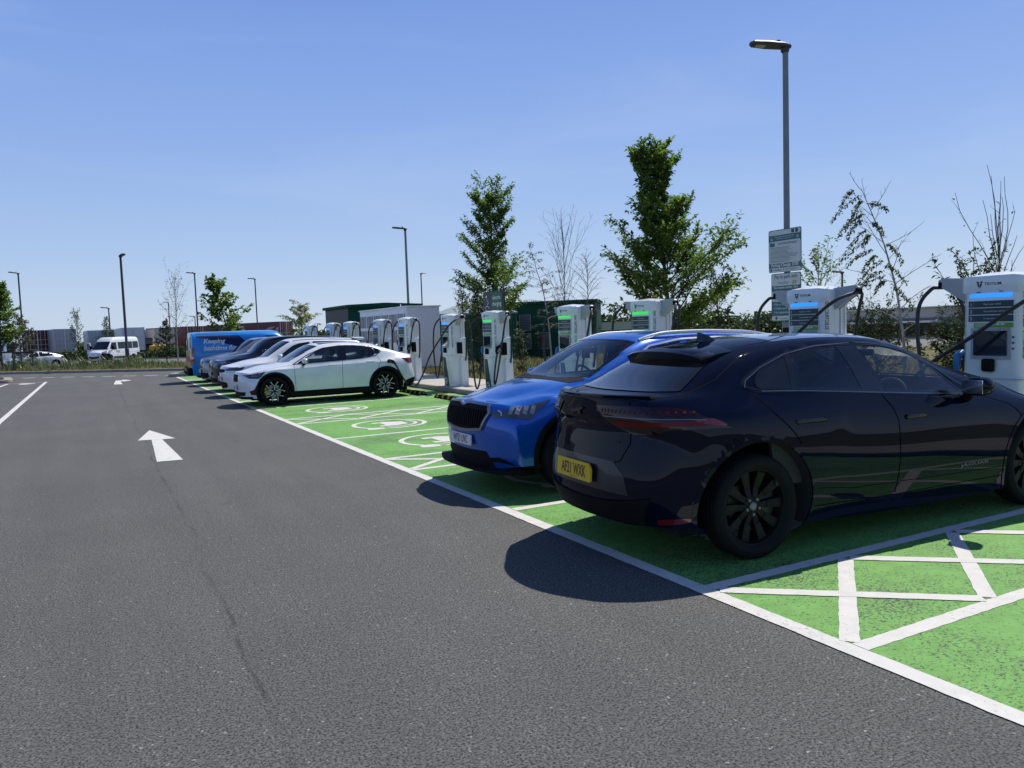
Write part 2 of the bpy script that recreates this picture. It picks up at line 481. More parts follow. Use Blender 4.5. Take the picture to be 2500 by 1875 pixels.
    def finish(s, extra=None, name='body'):
        me = bpy.data.meshes.new(name)
        loose = [v for v in s.bm.verts if not v.link_faces]
        bmesh.ops.delete(s.bm, geom=loose, context='VERTS')
        s.bm.to_mesh(me); s.bm.free()
        mats = [s.paint] if not isinstance(s.paint, (list, tuple)) else list(s.paint)
        o = link(name, me, mats, s.root, smooth=True); s.body = o
        return o
def panel_lines(car, items, m, name='panel_gap', w=.008):
    return car.strips(name, [(p, w, n) for p, n in items], m, off=.0012)

def wheel(root, pos, side, r=.37, w=.235, rimr=.25, style='jag', mats=None, seg=48, name='wheel'):
    """side +1: outer face towards +y. parts: wheel (rim) > tyre, spoke set, hub"""
    ty, rim, face, disc, cap, cal = mats
    M = Matrix.Translation(pos) @ Matrix.Rotation(-side * PI / 2, 4, 'X')
    # local z = outward
    mb = MB()
    mb.lathe([(rimr + .006, .045), (rimr + .004, .055), (rimr - .01, .052), (rimr - .022, .03), (rimr - .03, -.12), (rimr - .0, -.13)], seg, M)
    o = mb.build(name, rim, root, smooth=True)
    t = MB(); hw = w / 2
    z0 = -.02
    prof = [(rimr - .005, z0 + hw * .68), (rimr + .012, z0 + hw * .86), (rimr + (r - rimr) * .45, z0 + hw * 1.0), (r - .035, z0 + hw * .95), (r - .012, z0 + hw * .82), (r - .003, z0 + hw * .66)]
    for g in (-.45, -.12, .12, .45):
        pass
    for a in (.42, .06, -.30):
        prof += [(r - .001, z0 + hw * (a + .14)), (r - .009, z0 + hw * (a + .11)), (r - .009, z0 + hw * (a + .03)), (r, z0 + hw * a)]
    prof += [(r - .003, z0 - hw * .66), (r - .012, z0 - hw * .82), (r - .035, z0 - hw * .95), (rimr + .012, z0 - hw * .86), (rimr - .005, z0 - hw * .68)]
    t.lathe(prof, seg, M)
    t.build('tyre', ty, o, smooth=True)
    b = MB(); b.lathe([(0, -.05), (rimr * .62, -.05), (rimr * .62, -.075), (0, -.075)], 32, M); b.build('brake_disc', disc, o, smooth=True)
    if cal is not None:
        b = MB()
        arc = [(rimr * rr * math.cos(a), rimr * rr * math.sin(a)) for rr, a in [(.88, rad(x)) for x in (150, 165, 180, 195, 210)] + [(.5, rad(x)) for x in (210, 180, 150)]]
        b.prism([(p[0] * (1 if side > 0 else 1), p[1]) for p in arc], -.1, -.025, M); b.build('brake_caliper', cal, o, bevel=.004)
    sp = MB(); fc = MB()
    def bar(mbx, pts, z0, z1, ang, mid=None):
        # closed polygon rotated by ang, sloped: z varies with radius (dish)
        ca, sa = math.cos(ang), math.sin(ang); n = len(pts)
        tp = []; bt = []
        for (px, py) in pts:
            rr = math.hypot(px, py); dz = -.018 * math.sin(min(rr / rimr, 1) * PI)
            tp.append(M @ Vector((px * ca - py * sa, px * sa + py * ca, z1 + dz))); bt.append(M @ Vector((px * ca - py * sa, px * sa + py * ca, z0 + dz)))
        mbx.add(bt + tp, [tuple(reversed(range(n))), tuple(range(n, 2 * n))] + [(i, (i + 1) % n, n + (i + 1) % n, n + i) for i in range(n)])
    Ro = rimr - .012
    def seg_bar(mbx, a0, r0, w0, a1, r1, w1, z0, z1, base):
        p = Vector((r0 * math.cos(a0), r0 * math.sin(a0))); q = Vector((r1 * math.cos(a1), r1 * math.sin(a1)))
        d = (q - p).normalized(); nn = Vector((-d.y, d.x))
        bar(mbx, [p - nn * w0, q - nn * w1, q + nn * w1, p + nn * w0], z0, z1, base)
    for k in range(5):
        base = 2 * PI * k / 5 + PI / 2
        if style == 'jag':
            for s_ in (-1, 1):
                seg_bar(sp, s_ * rad(24), .045, .02, s_ * rad(17), rimr * .55, .025, -.012, .028, base + PI / 5)
                seg_bar(sp, s_ * rad(17), rimr * .5, .026, s_ * rad(18), Ro, .037, -.012, .034, base + PI / 5)
        elif style == 'pole':
            seg_bar(sp, 0, .04, .022, 0, rimr * .52, .02, -.012, .03, base)
            for s_ in (-1, 1):
                seg_bar(sp, 0, rimr * .47, .02, s_ * rad(22), Ro, .02, -.012, .034, base)
                seg_bar(fc, s_ * rad(6), rimr * .12, .004, s_ * rad(3.4), rimr * .5, .0055, .02, .0365, base)
                seg_bar(fc, s_ * rad(3.4), rimr * .48, .004, s_ * rad(21.5), Ro, .0095, .02, .0385, base)
        elif style == 'five':
            seg_bar(sp, 0, .04, .035, 0, Ro, .026, -.01, .03, base)
        else:  # ten
            for s_ in (-1, 1):
                seg_bar(sp, s_ * rad(12), .05, .014, s_ * rad(15), Ro, .017, -.01, .03, base)
    sp.lathe([(0, .02), (.055, .02), (.068, .008), (.07, -.03)], 24, M)
    sp.build('spokes', rim if style != 'ten' else face, o, bevel=.003)
    if fc.v: fc.build('spoke_faces', face, o)
    c = MB(); c.lathe([(0, .034), (.022, .034), (.03, .028), (.031, .018)], 20, M)
    c.build('hub_cap', cap, o, smooth=True)
    if style == 'jag':
        nb = MB()
        for k in range(5):
            a = 2 * PI * k / 5 + PI / 2
            nb.lathe([(0, .034), (.0105, .034), (.0115, .015)], 6, M @ Matrix.Translation((.0575 * math.cos(a), .0575 * math.sin(a), 0)))
        nb.build('wheel_nuts', cap, o)
    return o
def seats(root, m, us, yo=.37, z=.45, h=1.18, bench=None):
    for u in us:
        for sd in (-1, 1):
            mb = MB(); mb.cbox((u, sd * yo, z), (.5, .5, .16), .05)
            mb.box((u + .33, sd * yo, z + .33), (.13, .46, .62), ry=.25)
            mb.box((u + .45, sd * yo, z + .72), (.09, .26, .18), ry=.25)
            mb.build('seat', m, root, bevel=.04)
    if bench:
        mb = MB(); mb.cbox((bench, 0, z + .02), (.5, 1.25, .18), .05); mb.box((bench + .33, 0, z + .32), (.14, 1.25, .58), ry=.3)
        for y in (-.38, .38): mb.box((bench + .45, y, z + .68), (.08, .26, .15), ry=.3)
        mb.build('rear_bench', m, root, bevel=.04)
def steering(root, m, u, y, z, tilt=.5, r=.185):
    mb = MB(); M = Matrix.Translation((u, y, z)) @ Matrix.Rotation(PI / 2 - tilt, 4, 'Y')
    prof = [(r + .015 * math.cos(a), .015 * math.sin(a)) for a in [2 * PI * k / 8 for k in range(8)]]
    mb.lathe(prof, 36, M, closed=True)
    mb.add([M @ Vector(p) for p in ((-.02, -r, -.01), (.03, -r, -.01), (.06, -.05, -.02), (.06, .05, -.02), (.03, r, -.01), (-.02, r, -.01), (-.04, .05, -.02), (-.04, -.05, -.02))], [tuple(range(8))])
    mb.lathe([(0, .02), (.07, .015), (.08, -.02)], 16, M)
    mb.tube([M @ Vector((0, 0, 0)), M @ Vector((0, 0, -.3))], .03)
    mb.build('steering_wheel', m, root, smooth=True)

def remap(root, fn):
    """lengthen or shorten the built shell along the car without touching its wheels"""
    for ch in root.children:
        if ch.name.startswith('wheel') and not ch.name.startswith('wheel_arch'): continue
        if ch.type == 'MESH':
            for v in ch.data.vertices: v.co.x = fn(v.co.x, v.co.z)
        remap(ch, fn)
# ------------------------------------------------------------------ materials for vehicles
M_GLASS = glassmat('tinted_glass', (.78, .82, .80))
M_GLASSC = glassmat('clear_glass', (.84, .88, .86))
M_PRIVG = glassmat('privacy_pane', (.07, .075, .08))
M_PRIV = mat('privacy_glass', (.006, .007, .009), .03, spec=.6)
M_BLKG = mat('gloss_black_trim', (.006, .006, .007), .12, spec=.6)
M_BLKM = mat('matt_black_plastic', (.009, .009, .0095), .7, spec=.12, var=.15, vscale=30)
M_RUB = mat('tyre_rubber', (.008, .008, .008), .8, spec=.25, var=.25, vscale=20, bump=.15, bscale=90)
M_GAP = mat('panel_gap', (.0012, .0012, .0015), .8, spec=.05)
M_LIN = mat('arch_liner', (.008, .008, .008), .9)
M_INT = mat('cabin_fabric', (.03, .03, .032), .8, var=.2, vscale=40)
M_INTL = mat('cabin_light_trim', (.42, .41, .38), .7, var=.05)
M_CHR = mat('chrome', (.8, .8, .82), .12, metal=1.)
M_SIL = mat('satin_silver', (.55, .56, .58), .3, metal=.9)
M_ALU = mat('cut_alloy', (.62, .62, .63), .35, metal=.35)
M_DISC = mat('brake_disc', (.25, .25, .26), .35, metal=1., var=.1, vscale=30)
M_GOLD = mat('gold_caliper', (.5, .33, .05), .35, metal=.4)
M_ANTH = mat('dark_alloy', (.006, .006, .0065), .45, coat=.0, spec=.2)
M_REDL = mat('red_lamp', (.13, .002, .004), .12, coat=1., spec=.6)
M_REDD = mat('dark_red_lamp', (.014, .0015, .002), .1, coat=.5, spec=.3)
M_LENS = mat('clear_lamp', (.30, .31, .33), .12, coat=1., metal=.5)
M_YPL = mat('yellow_plate', (.78, .50, .015), .35, var=.06, vscale=9)
M_WPL = mat('white_plate', (.72, .72, .70), .35, var=.05, vscale=9)
M_PTX = mat('plate_black', (.008, .008, .008), .4)
def paint(name, col, metal=.35, rough=.32, coat=.85, spec=.25):
    m = mat(name, col, rough, metal=metal, coat=coat, coatr=.02, var=.05, vscale=3, spec=spec)
    return m
def plate(root, o, xd, yd, w, h, m, txt, ts=.079, chamfer=0., small=None, name='number_plate', sx=.62):
    M = frame_mat(o, xd, yd); mb = MB()
    c = max(chamfer, .008)
    if chamfer: poly = [(-w/2, -h/2 + .008), (-w/2 + .008, -h/2), (w/2 - .008, -h/2), (w/2, -h/2 + .008), (w/2, h/2 - c), (w/2 - c, h/2), (-w/2 + .008, h/2), (-w/2, h/2 - .008)]
    else: poly = [(-w/2, -h/2 + c), (-w/2 + c, -h/2), (w/2 - c, -h/2), (w/2, -h/2 + c), (w/2, h/2 - c), (w/2 - c, h/2), (-w/2 + c, h/2), (-w/2, h/2 - c)]
    mb.prism(poly, -.01, .004, M)
    p = mb.build(name, m, root)
    t = MB(); text_into(t, txt, ts * 1.42, M @ Matrix.Translation((0, -ts / 2 + .004, .0055)), sx=sx, bold=.012)
    if small: text_into(t, small, .012, M @ Matrix.Translation((0, -h / 2 + .009, .0055)))
    t.build('plate_lettering', M_PTX, p)
    return p
def wheels4(root, uf, ur, yo, r, **kw):
    for u in (uf, ur):
        for sd in (1, -1): wheel(root, (u, sd * yo, r), sd, r=r, **kw)
def underbody(root, L, z0=.17, z1=.36, yw=.62, cab=None):
    mb = MB(); mb.b2(.35, L - .35, -yw, yw, z0, z1); 
    if cab: mb.b2(cab[0], cab[1], -.8, .8, z0 + .02, z1 + .02)
    mb.build('floor_pan', M_LIN, root)
def door_mirror(root, p, m, sd, size=(.13, .2, .15), glassm=None):
    u, y, z = p
    mb = MB(); n = 14; prof = []
    vs = []; fs = []
    # rounded shell: superellipse sections along the lateral axis
    K = 10; S = 16
    for i in range(K + 1):
        t = i / K; w = (1 - abs(2 * t - 1)**3)**.5 if 0 < t < 1 else .35; w = max(w, .35)
        for k in range(S):
            a = 2 * PI * k / S; cx = math.copysign(abs(math.cos(a))**.7, math.cos(a)); cz = math.copysign(abs(math.sin(a))**.7, math.sin(a))
            fr = .5 + .5 * (cx < 0)
            vs.append((u + cx * size[0] / 2 * w * (1.2 if cx < 0 else .55), y + sd * (t - .5) * size[1], z + cz * size[2] / 2 * w))
    for i in range(K):
        for k in range(S): a, b = i * S + k, i * S + (k + 1) % S; fs.append((a, b, b + S, a + S))
    fs += [tuple(range(S)), tuple(K * S + k for k in range(S))]
    mb.add(vs, fs); o = mb.build('door_mirror', m, root, smooth=True)
    a = MB(); a.tube([(u + .02, y - sd * size[1] * .2, z - size[2] * .35), (u, y - sd * size[1] * .45, z - size[2] * .6), (u - .02, y - sd * size[1] * .8, z - size[2] * .75)], [.03, .028, .035])
    a.build('mirror_arm', M_BLKM, o, smooth=True)
    g = MB(); g.box((u + size[0] * .31, y, z), (.006, size[1] * .78, size[2] * .72)); g.build('mirror_glass', M_CHR, o, bevel=.002)
    return o
def antenna(root, p, m, sc=1.):
    mb = MB(); u, y, z = p
    prof = [(-.09, 0, .035), (-.02, .035, .03), (.05, .058, .02), (.085, .062, .006), (.095, 0, .02)]
    vs = []
    for a, h, w in prof: vs += [(u + a * sc, y + w * sc * .9, z - .012), (u + a * sc, y, z + h * sc), (u + a * sc, y - w * sc * .9, z - .012)]
    fs = []
    for i in range(4):
        a = i * 3; fs += [(a, a + 1, a + 4, a + 3), (a + 1, a + 2, a + 5, a + 4)]
    mb.add(vs, fs); return mb.build('roof_antenna', m, root, smooth=True)

# ------------------------------------------------------------------ dark blue electric SUV, rear quarter nearest the camera
def build_jag(loc, rz):
    root = empty('parked_car', loc, rz, 'dark navy sloping roof SUV nearest the camera, tail to the lane, with yellow rear plate', 'car', 'cars parked in the charging bays')
    P = paint('navy_paint', (.002, .004, .015), .0, .55, coat=.5, spec=.0)
    li = dict(
        A=[(.25, .70, .22), (.5, .83, .2), (.9, .89, .21), (1.5, .86, .19), (2.4, .85, .18), (3.2, .87, .2), (3.89, .91, .25), (4.3, .85, .27), (4.5, .70, .29)],
        B=[(.15, .74, .42), (.5, .88, .42), (.9, .945, .44), (1.5, .915, .38), (2.4, .91, .36), (3.2, .92, .38), (3.89, .945, .48), (4.3, .9, .5), (4.5, .76, .5)],
        C=[(.2, .72, .62), (.5, .87, .66), (.9, .945, .7), (1.5, .925, .66), (2.4, .92, .66), (3.2, .935, .69), (3.89, .955, .76), (4.3, .89, .76), (4.5, .74, .75)],
        D=[(.3, .7, .74), (.5, .82, .8), (.9, .9, .88), (1.5, .9, .9), (2.4, .89, .93), (3.2, .905, .98), (3.89, .92, 1.03), (4.3, .83, 1.04), (4.5, .70, 1.03)],
        E=[(.4, .66, .8), (.6, .74, .88), (.9, .80, .95), (1.3, .835, 1.0), (1.8, .835, 1.05), (2.4, .825, 1.1), (3.2, .83, 1.155), (3.79, .81, 1.175), (4.15, .75, 1.175), (4.5, .6, 1.165)],
        F=[(.3, .5, .83), (.8, .63, .98), (1.0, .7, 1.05), (1.3, .77, 1.12), (1.6, .765, 1.2), (2.0, .74, 1.28), (2.4, .73, 1.32), (3.0, .73, 1.34), (3.4, .725, 1.32), (3.8, .72, 1.28), (4.1, .68, 1.22), (4.3, .60, 1.19), (4.52, .45, 1.172)],
        G=[(.3, .34, .85), (.8, .52, 1.0), (1.0, .65, 1.085), (1.3, .665, 1.215), (1.6, .645, 1.345), (1.9, .62, 1.445), (2.3, .6, 1.505), (2.8, .59, 1.53), (3.3, .58, 1.505), (3.7, .57, 1.45), (3.95, .57, 1.375), (4.2, .56, 1.255), (4.35, .5, 1.195), (4.53, .34, 1.176)],
        H=[(.2, .18, .86), (.8, .32, 1.015), (1.05, .38, 1.12), (1.35, .38, 1.29), (1.65, .36, 1.43), (1.95, .34, 1.51), (2.3, .33, 1.55), (2.8, .33, 1.565), (3.3, .32, 1.55), (3.7, .32, 1.5), (3.95, .32, 1.425), (4.2, .31, 1.295), (4.4, .28, 1.197), (4.55, .2, 1.18)],
        I=[(.12, 0, .865), (.8, 0, 1.02), (1.0, 0, 1.12), (1.3, 0, 1.29), (1.6, 0, 1.43), (1.9, 0, 1.515), (2.3, 0, 1.558), (2.8, 0, 1.57), (3.3, 0, 1.558), (3.7, 0, 1.51), (3.95, 0, 1.435), (4.2, 0, 1.305), (4.42, 0, 1.2), (4.56, 0, 1.182)])
    S = [0, .1, .25, .42, .6, .8, 1.0, 1.2, 1.4, 1.6, 1.8, 2.05, 2.3, 2.6, 2.9, 3.15, 3.4, 3.6, 3.8, 3.95, 4.1, 4.25, 4.38, 4.5, 4.6, 4.68]
    c = Car('jag', 4.68, li, dict(uc=[.12, .0, .0, .05, .12], us=[.3, .22, .25, .33, .42], zc=[.2, .42, .62, .75, .86]),
            dict(uc=[4.58, 4.66, 4.61, 4.58, 4.58], us=[4.44, 4.50, 4.47, 4.45, 4.43], zc=[.3, .5, .76, 1.02, 1.18], capcrease=.85), S, P, root,
            crease={('D', 14, 24): .35, ('E', 8, 19): .3, ('G', 5, 12): .15})
    # wheels and arches
    for u, R in ((.9, .45), (3.89, .455)):
        c.arch(u, .40, R, M_LIN, P, lipw=.028, lipoff=.005, lipskirt=.012)
    # side glass: front door, rear door, quarter, inside one black surround
    y = .75
    fw = smooth_poly([(1.38, y, 1.045), (1.38, y, 1.045), (1.62, y, 1.245), (1.9, y, 1.385), (2.2, y, 1.462), (2.585, y, 1.493), (2.585, y, 1.493), (2.44, y, 1.105), (2.44, y, 1.105), (1.9, y, 1.068)], 5)
    rw = smooth_poly([(2.70, y, 1.108 + .02), (2.70, y, 1.108 + .02), (2.77, y, 1.482), (2.77, y, 1.482), (3.05, y, 1.473), (3.27, y, 1.44), (3.27, y, 1.44), (3.39, y, 1.178), (3.39, y, 1.178)], 5)
    qw = smooth_poly([(3.44, y, 1.182), (3.44, y, 1.182), (3.33, y, 1.43), (3.33, y, 1.43), (3.52, y, 1.375), (3.68, y, 1.295), (3.74, y, 1.23), (3.71, y, 1.198)], 5)
    dlo = smooth_poly([(1.28, y, 1.015), (1.28, y, 1.015), (1.6, y, 1.262), (1.9, y, 1.405), (2.2, y, 1.478), (2.6, y, 1.507), (3.0, y, 1.502), (3.35, y, 1.452), (3.62, y, 1.36), (3.8, y, 1.265), (3.83, y, 1.21), (3.7, y, 1.168), (3.3, y, 1.147), (2.4, y, 1.078), (1.9, y, 1.045)], 6)
    # black window surround as a frame laid on the body, then panes
    for sd in (1, -1):
        for i, q in enumerate((fw, rw, qw)):
            Q = [Vector((p.x, p.y * sd, p.z)) for p in q]
            if i < 2: c.cut(Q)
    ring = MB()
    for sd in (1, -1):
        # frame = outline strip + pillars
        c.strip([(p.x, p.y * sd, p.z) for p in dlo] + [(dlo[0].x, dlo[0].y * sd, dlo[0].z)], .036, (0, sd, .3), ring, off=.002)
    bm_o = ring.mesh('window_frame'); link('window_frame', bm_o, M_BLKG, root, smooth=True)
    for q in (((2.44, 1.10), (2.585, 1.488), (2.77, 1.488), (2.70, 1.12)), ((3.39, 1.17), (3.27, 1.452), (3.335, 1.44), (3.445, 1.175))):
        c.decal('door_pillar', [(a, y, b) for a, b in q], M_BLKG, off=.0045, mirror=True)
    for nm, q, g in (('door_window', fw, M_GLASS), ('door_window', rw, M_PRIVG), ('quarter_window', qw, M_PRIV)):
        c.window(nm, q, g, M_BLKG, w=.014, cut=False)
    # chrome-dark finisher round the glass
    c.strips('window_trim', [([tuple(p) for p in dlo] + [tuple(dlo[0])], .010, (0, 1, .3))], M_BLKG, off=.007, skirt=.008)
    c.strips('belt_trim', [([(3.72, .8, 1.178), (3.3, .8, 1.150), (2.4, .8, 1.082), (1.9, .8, 1.05), (1.34, .8, 1.02)], .009, (0, 1, .3)), ([(3.84, .8, 1.22), (3.80, .78, 1.275), (3.62, .76, 1.37), (3.35, .74, 1.462), (3.0, .72, 1.512), (2.6, .7, 1.517)], .007, (0, 1, .4))], mat('dark_chrome', (.16, .16, .18), .22, metal=.8), off=.008, skirt=.006)
    # windscreen, rear screen, roof panel
    ws = smooth_poly([(1.0, .58, 1.1), (1.0, .58, 1.1), (.95, .3, 1.1), (.92, 0, 1.1), (.95, -.3, 1.1), (1.0, -.58, 1.1), (1.0, -.58, 1.1), (1.3, -.615, 1.2), (1.72, -.575, 1.4), (1.72, -.575, 1.4), (1.66, -.3, 1.43), (1.64, 0, 1.43), (1.66, .3, 1.43), (1.72, .575, 1.4), (1.72, .575, 1.4), (1.3, .615, 1.2)], 4)
    c.window('windscreen', ws, M_GLASSC, M_BLKG, w=.05, mirror=False)
    rs = smooth_poly([(3.93, .5, 1.4), (3.93, .5, 1.4), (3.93, 0, 1.43), (3.93, -.5, 1.4), (3.93, -.5, 1.4), (4.2, -.6, 1.25), (4.26, -.6, 1.22), (4.35, -.45, 1.2), (4.40, -.2, 1.2), (4.415, 0, 1.2), (4.40, .2, 1.2), (4.35, .45, 1.2), (4.26, .6, 1.22), (4.2, .6, 1.25)], 4)
    g = c.window('rear_screen', rs, M_PRIV, M_BLKG, w=.03, mirror=False, cut=False)
    pano = smooth_poly([(1.9, .5, 1.5), (1.9, .5, 1.5), (1.88, 0, 1.52), (1.9, -.5, 1.5), (1.9, -.5, 1.5), (2.6, -.5, 1.5), (3.3, -.47, 1.5), (3.3, -.47, 1.5), (3.32, 0, 1.5), (3.3, .47, 1.5), (3.3, .47, 1.5), (2.6, .5, 1.5)], 3)
    c.decal('glass_roof', pano, mat('roof_glass', (.03, .034, .05), .06, coat=1.), off=.0015)
    # tailgate spoiler: black wing blade projecting over the glass
    sp = MB(); N = 24; vs = []; fs = []
    for i in range(N + 1):
        t = -1 + 2 * i / N; yy = t * .49; dz = -.035 * abs(t)**3 - .012 * t * t; du = -.05 * abs(t)**2.5
        vs += [(3.66, yy * .98, 1.515 + dz - .004), (3.86, yy, 1.492 + dz), (4.02 + du, yy * .98, 1.478 + dz), (4.035 + du, yy * .975, 1.465 + dz), (3.98 + du, yy * .97, 1.375 + dz * 1.3), (3.86, yy * .96, 1.38 + dz)]
    for i in range(N):
        for k in range(5): a = i * 6 + k; fs.append((a, a + 1, a + 7, a + 6))
    fs += [tuple(range(6)), tuple(reversed([N * 6 + k for k in range(6)]))]
    sp.add(vs, fs); spo = sp.build('tailgate_spoiler', [P, M_BLKG], root, smooth=False)
    for p in spo.data.polygons:
        cc = p.center; p.material_index = 1 if (cc.z < 1.455 and cc.x > 3.9 or p.normal.x > .55) else 0
    shade(spo.data, 40)
    lp = MB(); lp.box((3.99, 0, 1.395), (.02, .3, .012)); lp.build('brake_light', M_REDD, spo)
    # lip spoiler along the tailgate edge
    lip = MB(); pts = [(4.585 - .18 * abs(t)**2.2, t * .6, 1.186 - .006 * t * t) for t in [k / 12 - 1 for k in range(25)]]
    vs = []; fs = []
    for p in pts: vs += [(p[0] - .05, p[1], p[2] - .004), (p[0] + .002, p[1], p[2] + .012), (p[0] + .012, p[1], p[2] + .006), (p[0] - .002, p[1], p[2] - .016)]
    for i in range(24):
        for k in range(4): a = i * 4 + k; b = i * 4 + (k + 1) % 4; fs.append((a, b, b + 4, a + 4))
    fs += [(0, 1, 2, 3), (99, 98, 97, 96)]
    lip.add(vs, fs); lip.build('lip_spoiler', M_BLKG, root, smooth=True)
    # tail lamps wrap round the corner: upper dark strip, lower bright chicane
    def lamp(sd):
        o = [(4.60, sd * .27, 1.12), (4.60, sd * .27, 1.12), (4.58, sd * .45, 1.125), (4.5, sd * .68, 1.122), (4.35, sd * .83, 1.10), (4.15, sd * .9, 1.0), (4.08, sd * .92, .965), (4.08, sd * .92, .965), (4.3, sd * .88, .97), (4.45, sd * .78, .965), (4.45, sd * .78, .965), (4.49, sd * .72, .935), (4.49, sd * .72, .935), (4.55, sd * .58, .93), (4.55, sd * .58, .93), (4.585, sd * .40, 1.0)]
        q = smooth_poly(o, 4)
        a = c.decal('tail_lamp', q, M_REDD, off=.006, skirt=.01, grid=.03)
        RS = mat('lamp_segment_red', (.13, .002, .003), .3, spec=.3); RT = mat('lamp_tip_red', (.19, .003, .005), .25, coat=.4)
        def lay(nm, pts, w, m_, off=.0085, tp=False):
            q_ = MB(); c.strip(pts, w, (1, sd * 1., 0), q_, off=off, taper=tp); link(nm, q_.mesh(nm), m_, a, smooth=True)
        lay('lamp_light_guide', [(4.585, sd * .36, 1.045), (4.5, sd * .68, 1.04), (4.35, sd * .84, 1.032), (4.24, sd * .89, 1.025)], .006, mat('light_guide_grey', (.20, .19, .20), .4), .0105)
        lay('lamp_lower_strip', [(4.575, sd * .44, 1.0), (4.5, sd * .68, 1.0), (4.35, sd * .84, 1.005), (4.25, sd * .885, 1.0)], .034, RS)
        lay('lamp_tip', [(4.30, sd * .87, 1.02), (4.2, sd * .9, 1.01), (4.11, sd * .915, .985)], .05, RT, .009, True)
        for k in range(17):
            t = k / 16; u_ = 4.585 - .27 * t**2; y_ = sd * (.34 + .52 * t)
            lay('lamp_segment', [(u_, y_, 1.07), (u_ - .002, y_, 1.10 - .018 * t)], .013, RS)
        b = smooth_poly([(4.49, sd * .72, .345), (4.45, sd * .78, .355), (4.38, sd * .83, .36), (4.38, sd * .83, .335), (4.45, sd * .78, .315), (4.49, sd * .72, .31)], 3)
        c.decal('rear_reflector', b, M_REDL, off=.006, skirt=.008, grid=.04)
    lamp(1); lamp(-1)
    # bumper recess, diffuser, panel gaps
    rec = [(4.63, .42, .74), (4.63, -.42, .74), (4.66, -.52, .66), (4.68, -.56, .53), (4.68, .56, .53), (4.66, .52, .66)]
    c.decal('plate_recess', rec, mat('recess_paint', (.004, .005, .014), .4, coat=.4), off=.002, grid=.05)
    c.decal('diffuser', smooth_poly([(4.66, .70, .40), (4.66, .70, .40), (4.68, 0, .40), (4.66, -.70, .40), (4.66, -.70, .40), (4.55, -.60, .26), (4.55, -.60, .26), (4.6, 0, .24), (4.55, .6, .26), (4.55, .6, .26)], 4), M_BLKM, off=.012, skirt=.03, grid=.06)
    X = (0, 1, .1)
    c.strips('panel_gap', [
        ([(2.50, .8, 1.075), (2.41, .9, .98), (2.37, .9, .88), (2.38, .93, .6), (2.42, .93, .33)], .010, X),
        ([(3.80, .8, 1.17), (3.70, .9, 1.05), (3.61, .9, .93), (3.55, .94, .8)], .010, X),
        ([(1.30, .8, 1.02), (1.17, .9, .92), (1.13, .92, .7), (1.15, .92, .33)], .010, X),
        ([(1.25, .92, .325), (2.4, .9, .31), (3.42, .92, .33)], .006, X),
        ([(3.38, .93, .46), (2.9, .93, .42), (1.3, .93, .40)], .004, X),
    ], M_GAP)
    c.strips('tailgate_gap', [
        ([(4.57, .52, 1.17), (4.58, .53, 1.02), (4.6, .54, .86), (4.62, .48, .74), (4.63, .38, .7), (4.64, 0, .695), (4.63, -.38, .7), (4.62, -.48, .74), (4.6, -.54, .86), (4.58, -.53, 1.02), (4.57, -.52, 1.17)], .007, (1, 0, 0)),
        ([(3.62, .545, 1.5), (3.8, .6, 1.44), (4.0, .66, 1.34), (4.28, .66, 1.21), (4.40, .6, 1.18)], .007, (.2, 0, 1)), ([(3.62, -.545, 1.5), (3.8, -.6, 1.44), (4.0, -.66, 1.34), (4.28, -.66, 1.21), (4.40, -.6, 1.18)], .007, (.2, 0, 1)),
    ], M_GAP)
    # handles, badges
    for (a, b, z) in ((3.24, 3.53, .955), (1.98, 2.27, .90)):
        for sd in (1, -1):
            h, hn = c.hit(Vector(((a + b) / 2, sd * .9, z)), Vector((0, sd, 0)))
            mb = MB(); mb.cbox((h.x, h.y + sd * .006, h.z), (b - a, .022, .034), .009); mb.build('door_handle', M_BLKG, root, bevel=.004)
    for sd in (-1, 1):
        t = MB(); h, hn = c.hit(Vector((1.58, sd * .92, .45)), Vector((0, sd, 0)))
        text_into(t, 'JAGUAR', .034, frame_mat(h + hn * .004, (-sd, 0, 0), (0, 0, 1)), sx=1.15, bold=.01)
        t.build('badge_lettering', mat('badge_grey', (.14, .14, .15), .4), root)
    t = MB(); text_into(t, 'JAGUAR', .04, frame_mat(c.hit(Vector((4.6, 0, .975)), Vector((1, 0, 0)))[0] + Vector((.004, 0, 0)), (0, 1, 0), (-.03, 0, 1)), sx=1.3, bold=.012)
    text_into(t, 'HSE', .024, frame_mat(c.hit(Vector((4.6, .44, .86)), Vector((1, 0, 0)))[0] + Vector((.004, 0, 0)), (0, 1, 0), (-.03, 0, 1)), bold=.01)
    text_into(t, 'I-PACE', .03, frame_mat(c.hit(Vector((4.6, -.40, .9)), Vector((1, 0, 0)))[0] + Vector((.004, 0, 0)), (0, 1, 0), (-.03, 0, 1)), bold=.01)
    t.build('tailgate_lettering', M_BLKG, root)
    t = MB(); o = c.hit(Vector((4.6, 0, 1.05)), Vector((1, 0, 0)))[0]
    lp_ = [(-.10, .0), (-.07, .018), (-.02, .02), (.03, .03), (.075, .045), (.1, .035), (.08, .025), (.05, .012), (.07, -.012), (.055, -.014), (.02, .004), (-.02, 0), (-.055, -.016), (-.075, -.014), (-.055, .004), (-.085, -.004)]
    Mj = frame_mat(o + Vector((.003, 0, 0)), (0, 1, 0), (-.06, 0, 1)); t.prism(lp_, 0, .006, Mj); t.build('leaper_badge', M_BLKG, root)
    plate(root, tuple(c.hit(Vector((4.7, 0, .625)), Vector((1, 0, 0)))[0] + Vector((.022, 0, 0)))[:1] + (0, .625), (0, 1, 0), (-.06, 0, 1), .50, .135, M_YPL, 'AF21 WXK', .085, chamfer=.035, small='CARS AND MOTORS', sx=.62)
    antenna(root, (3.55, 0, 1.535), M_BLKG, 1.05)
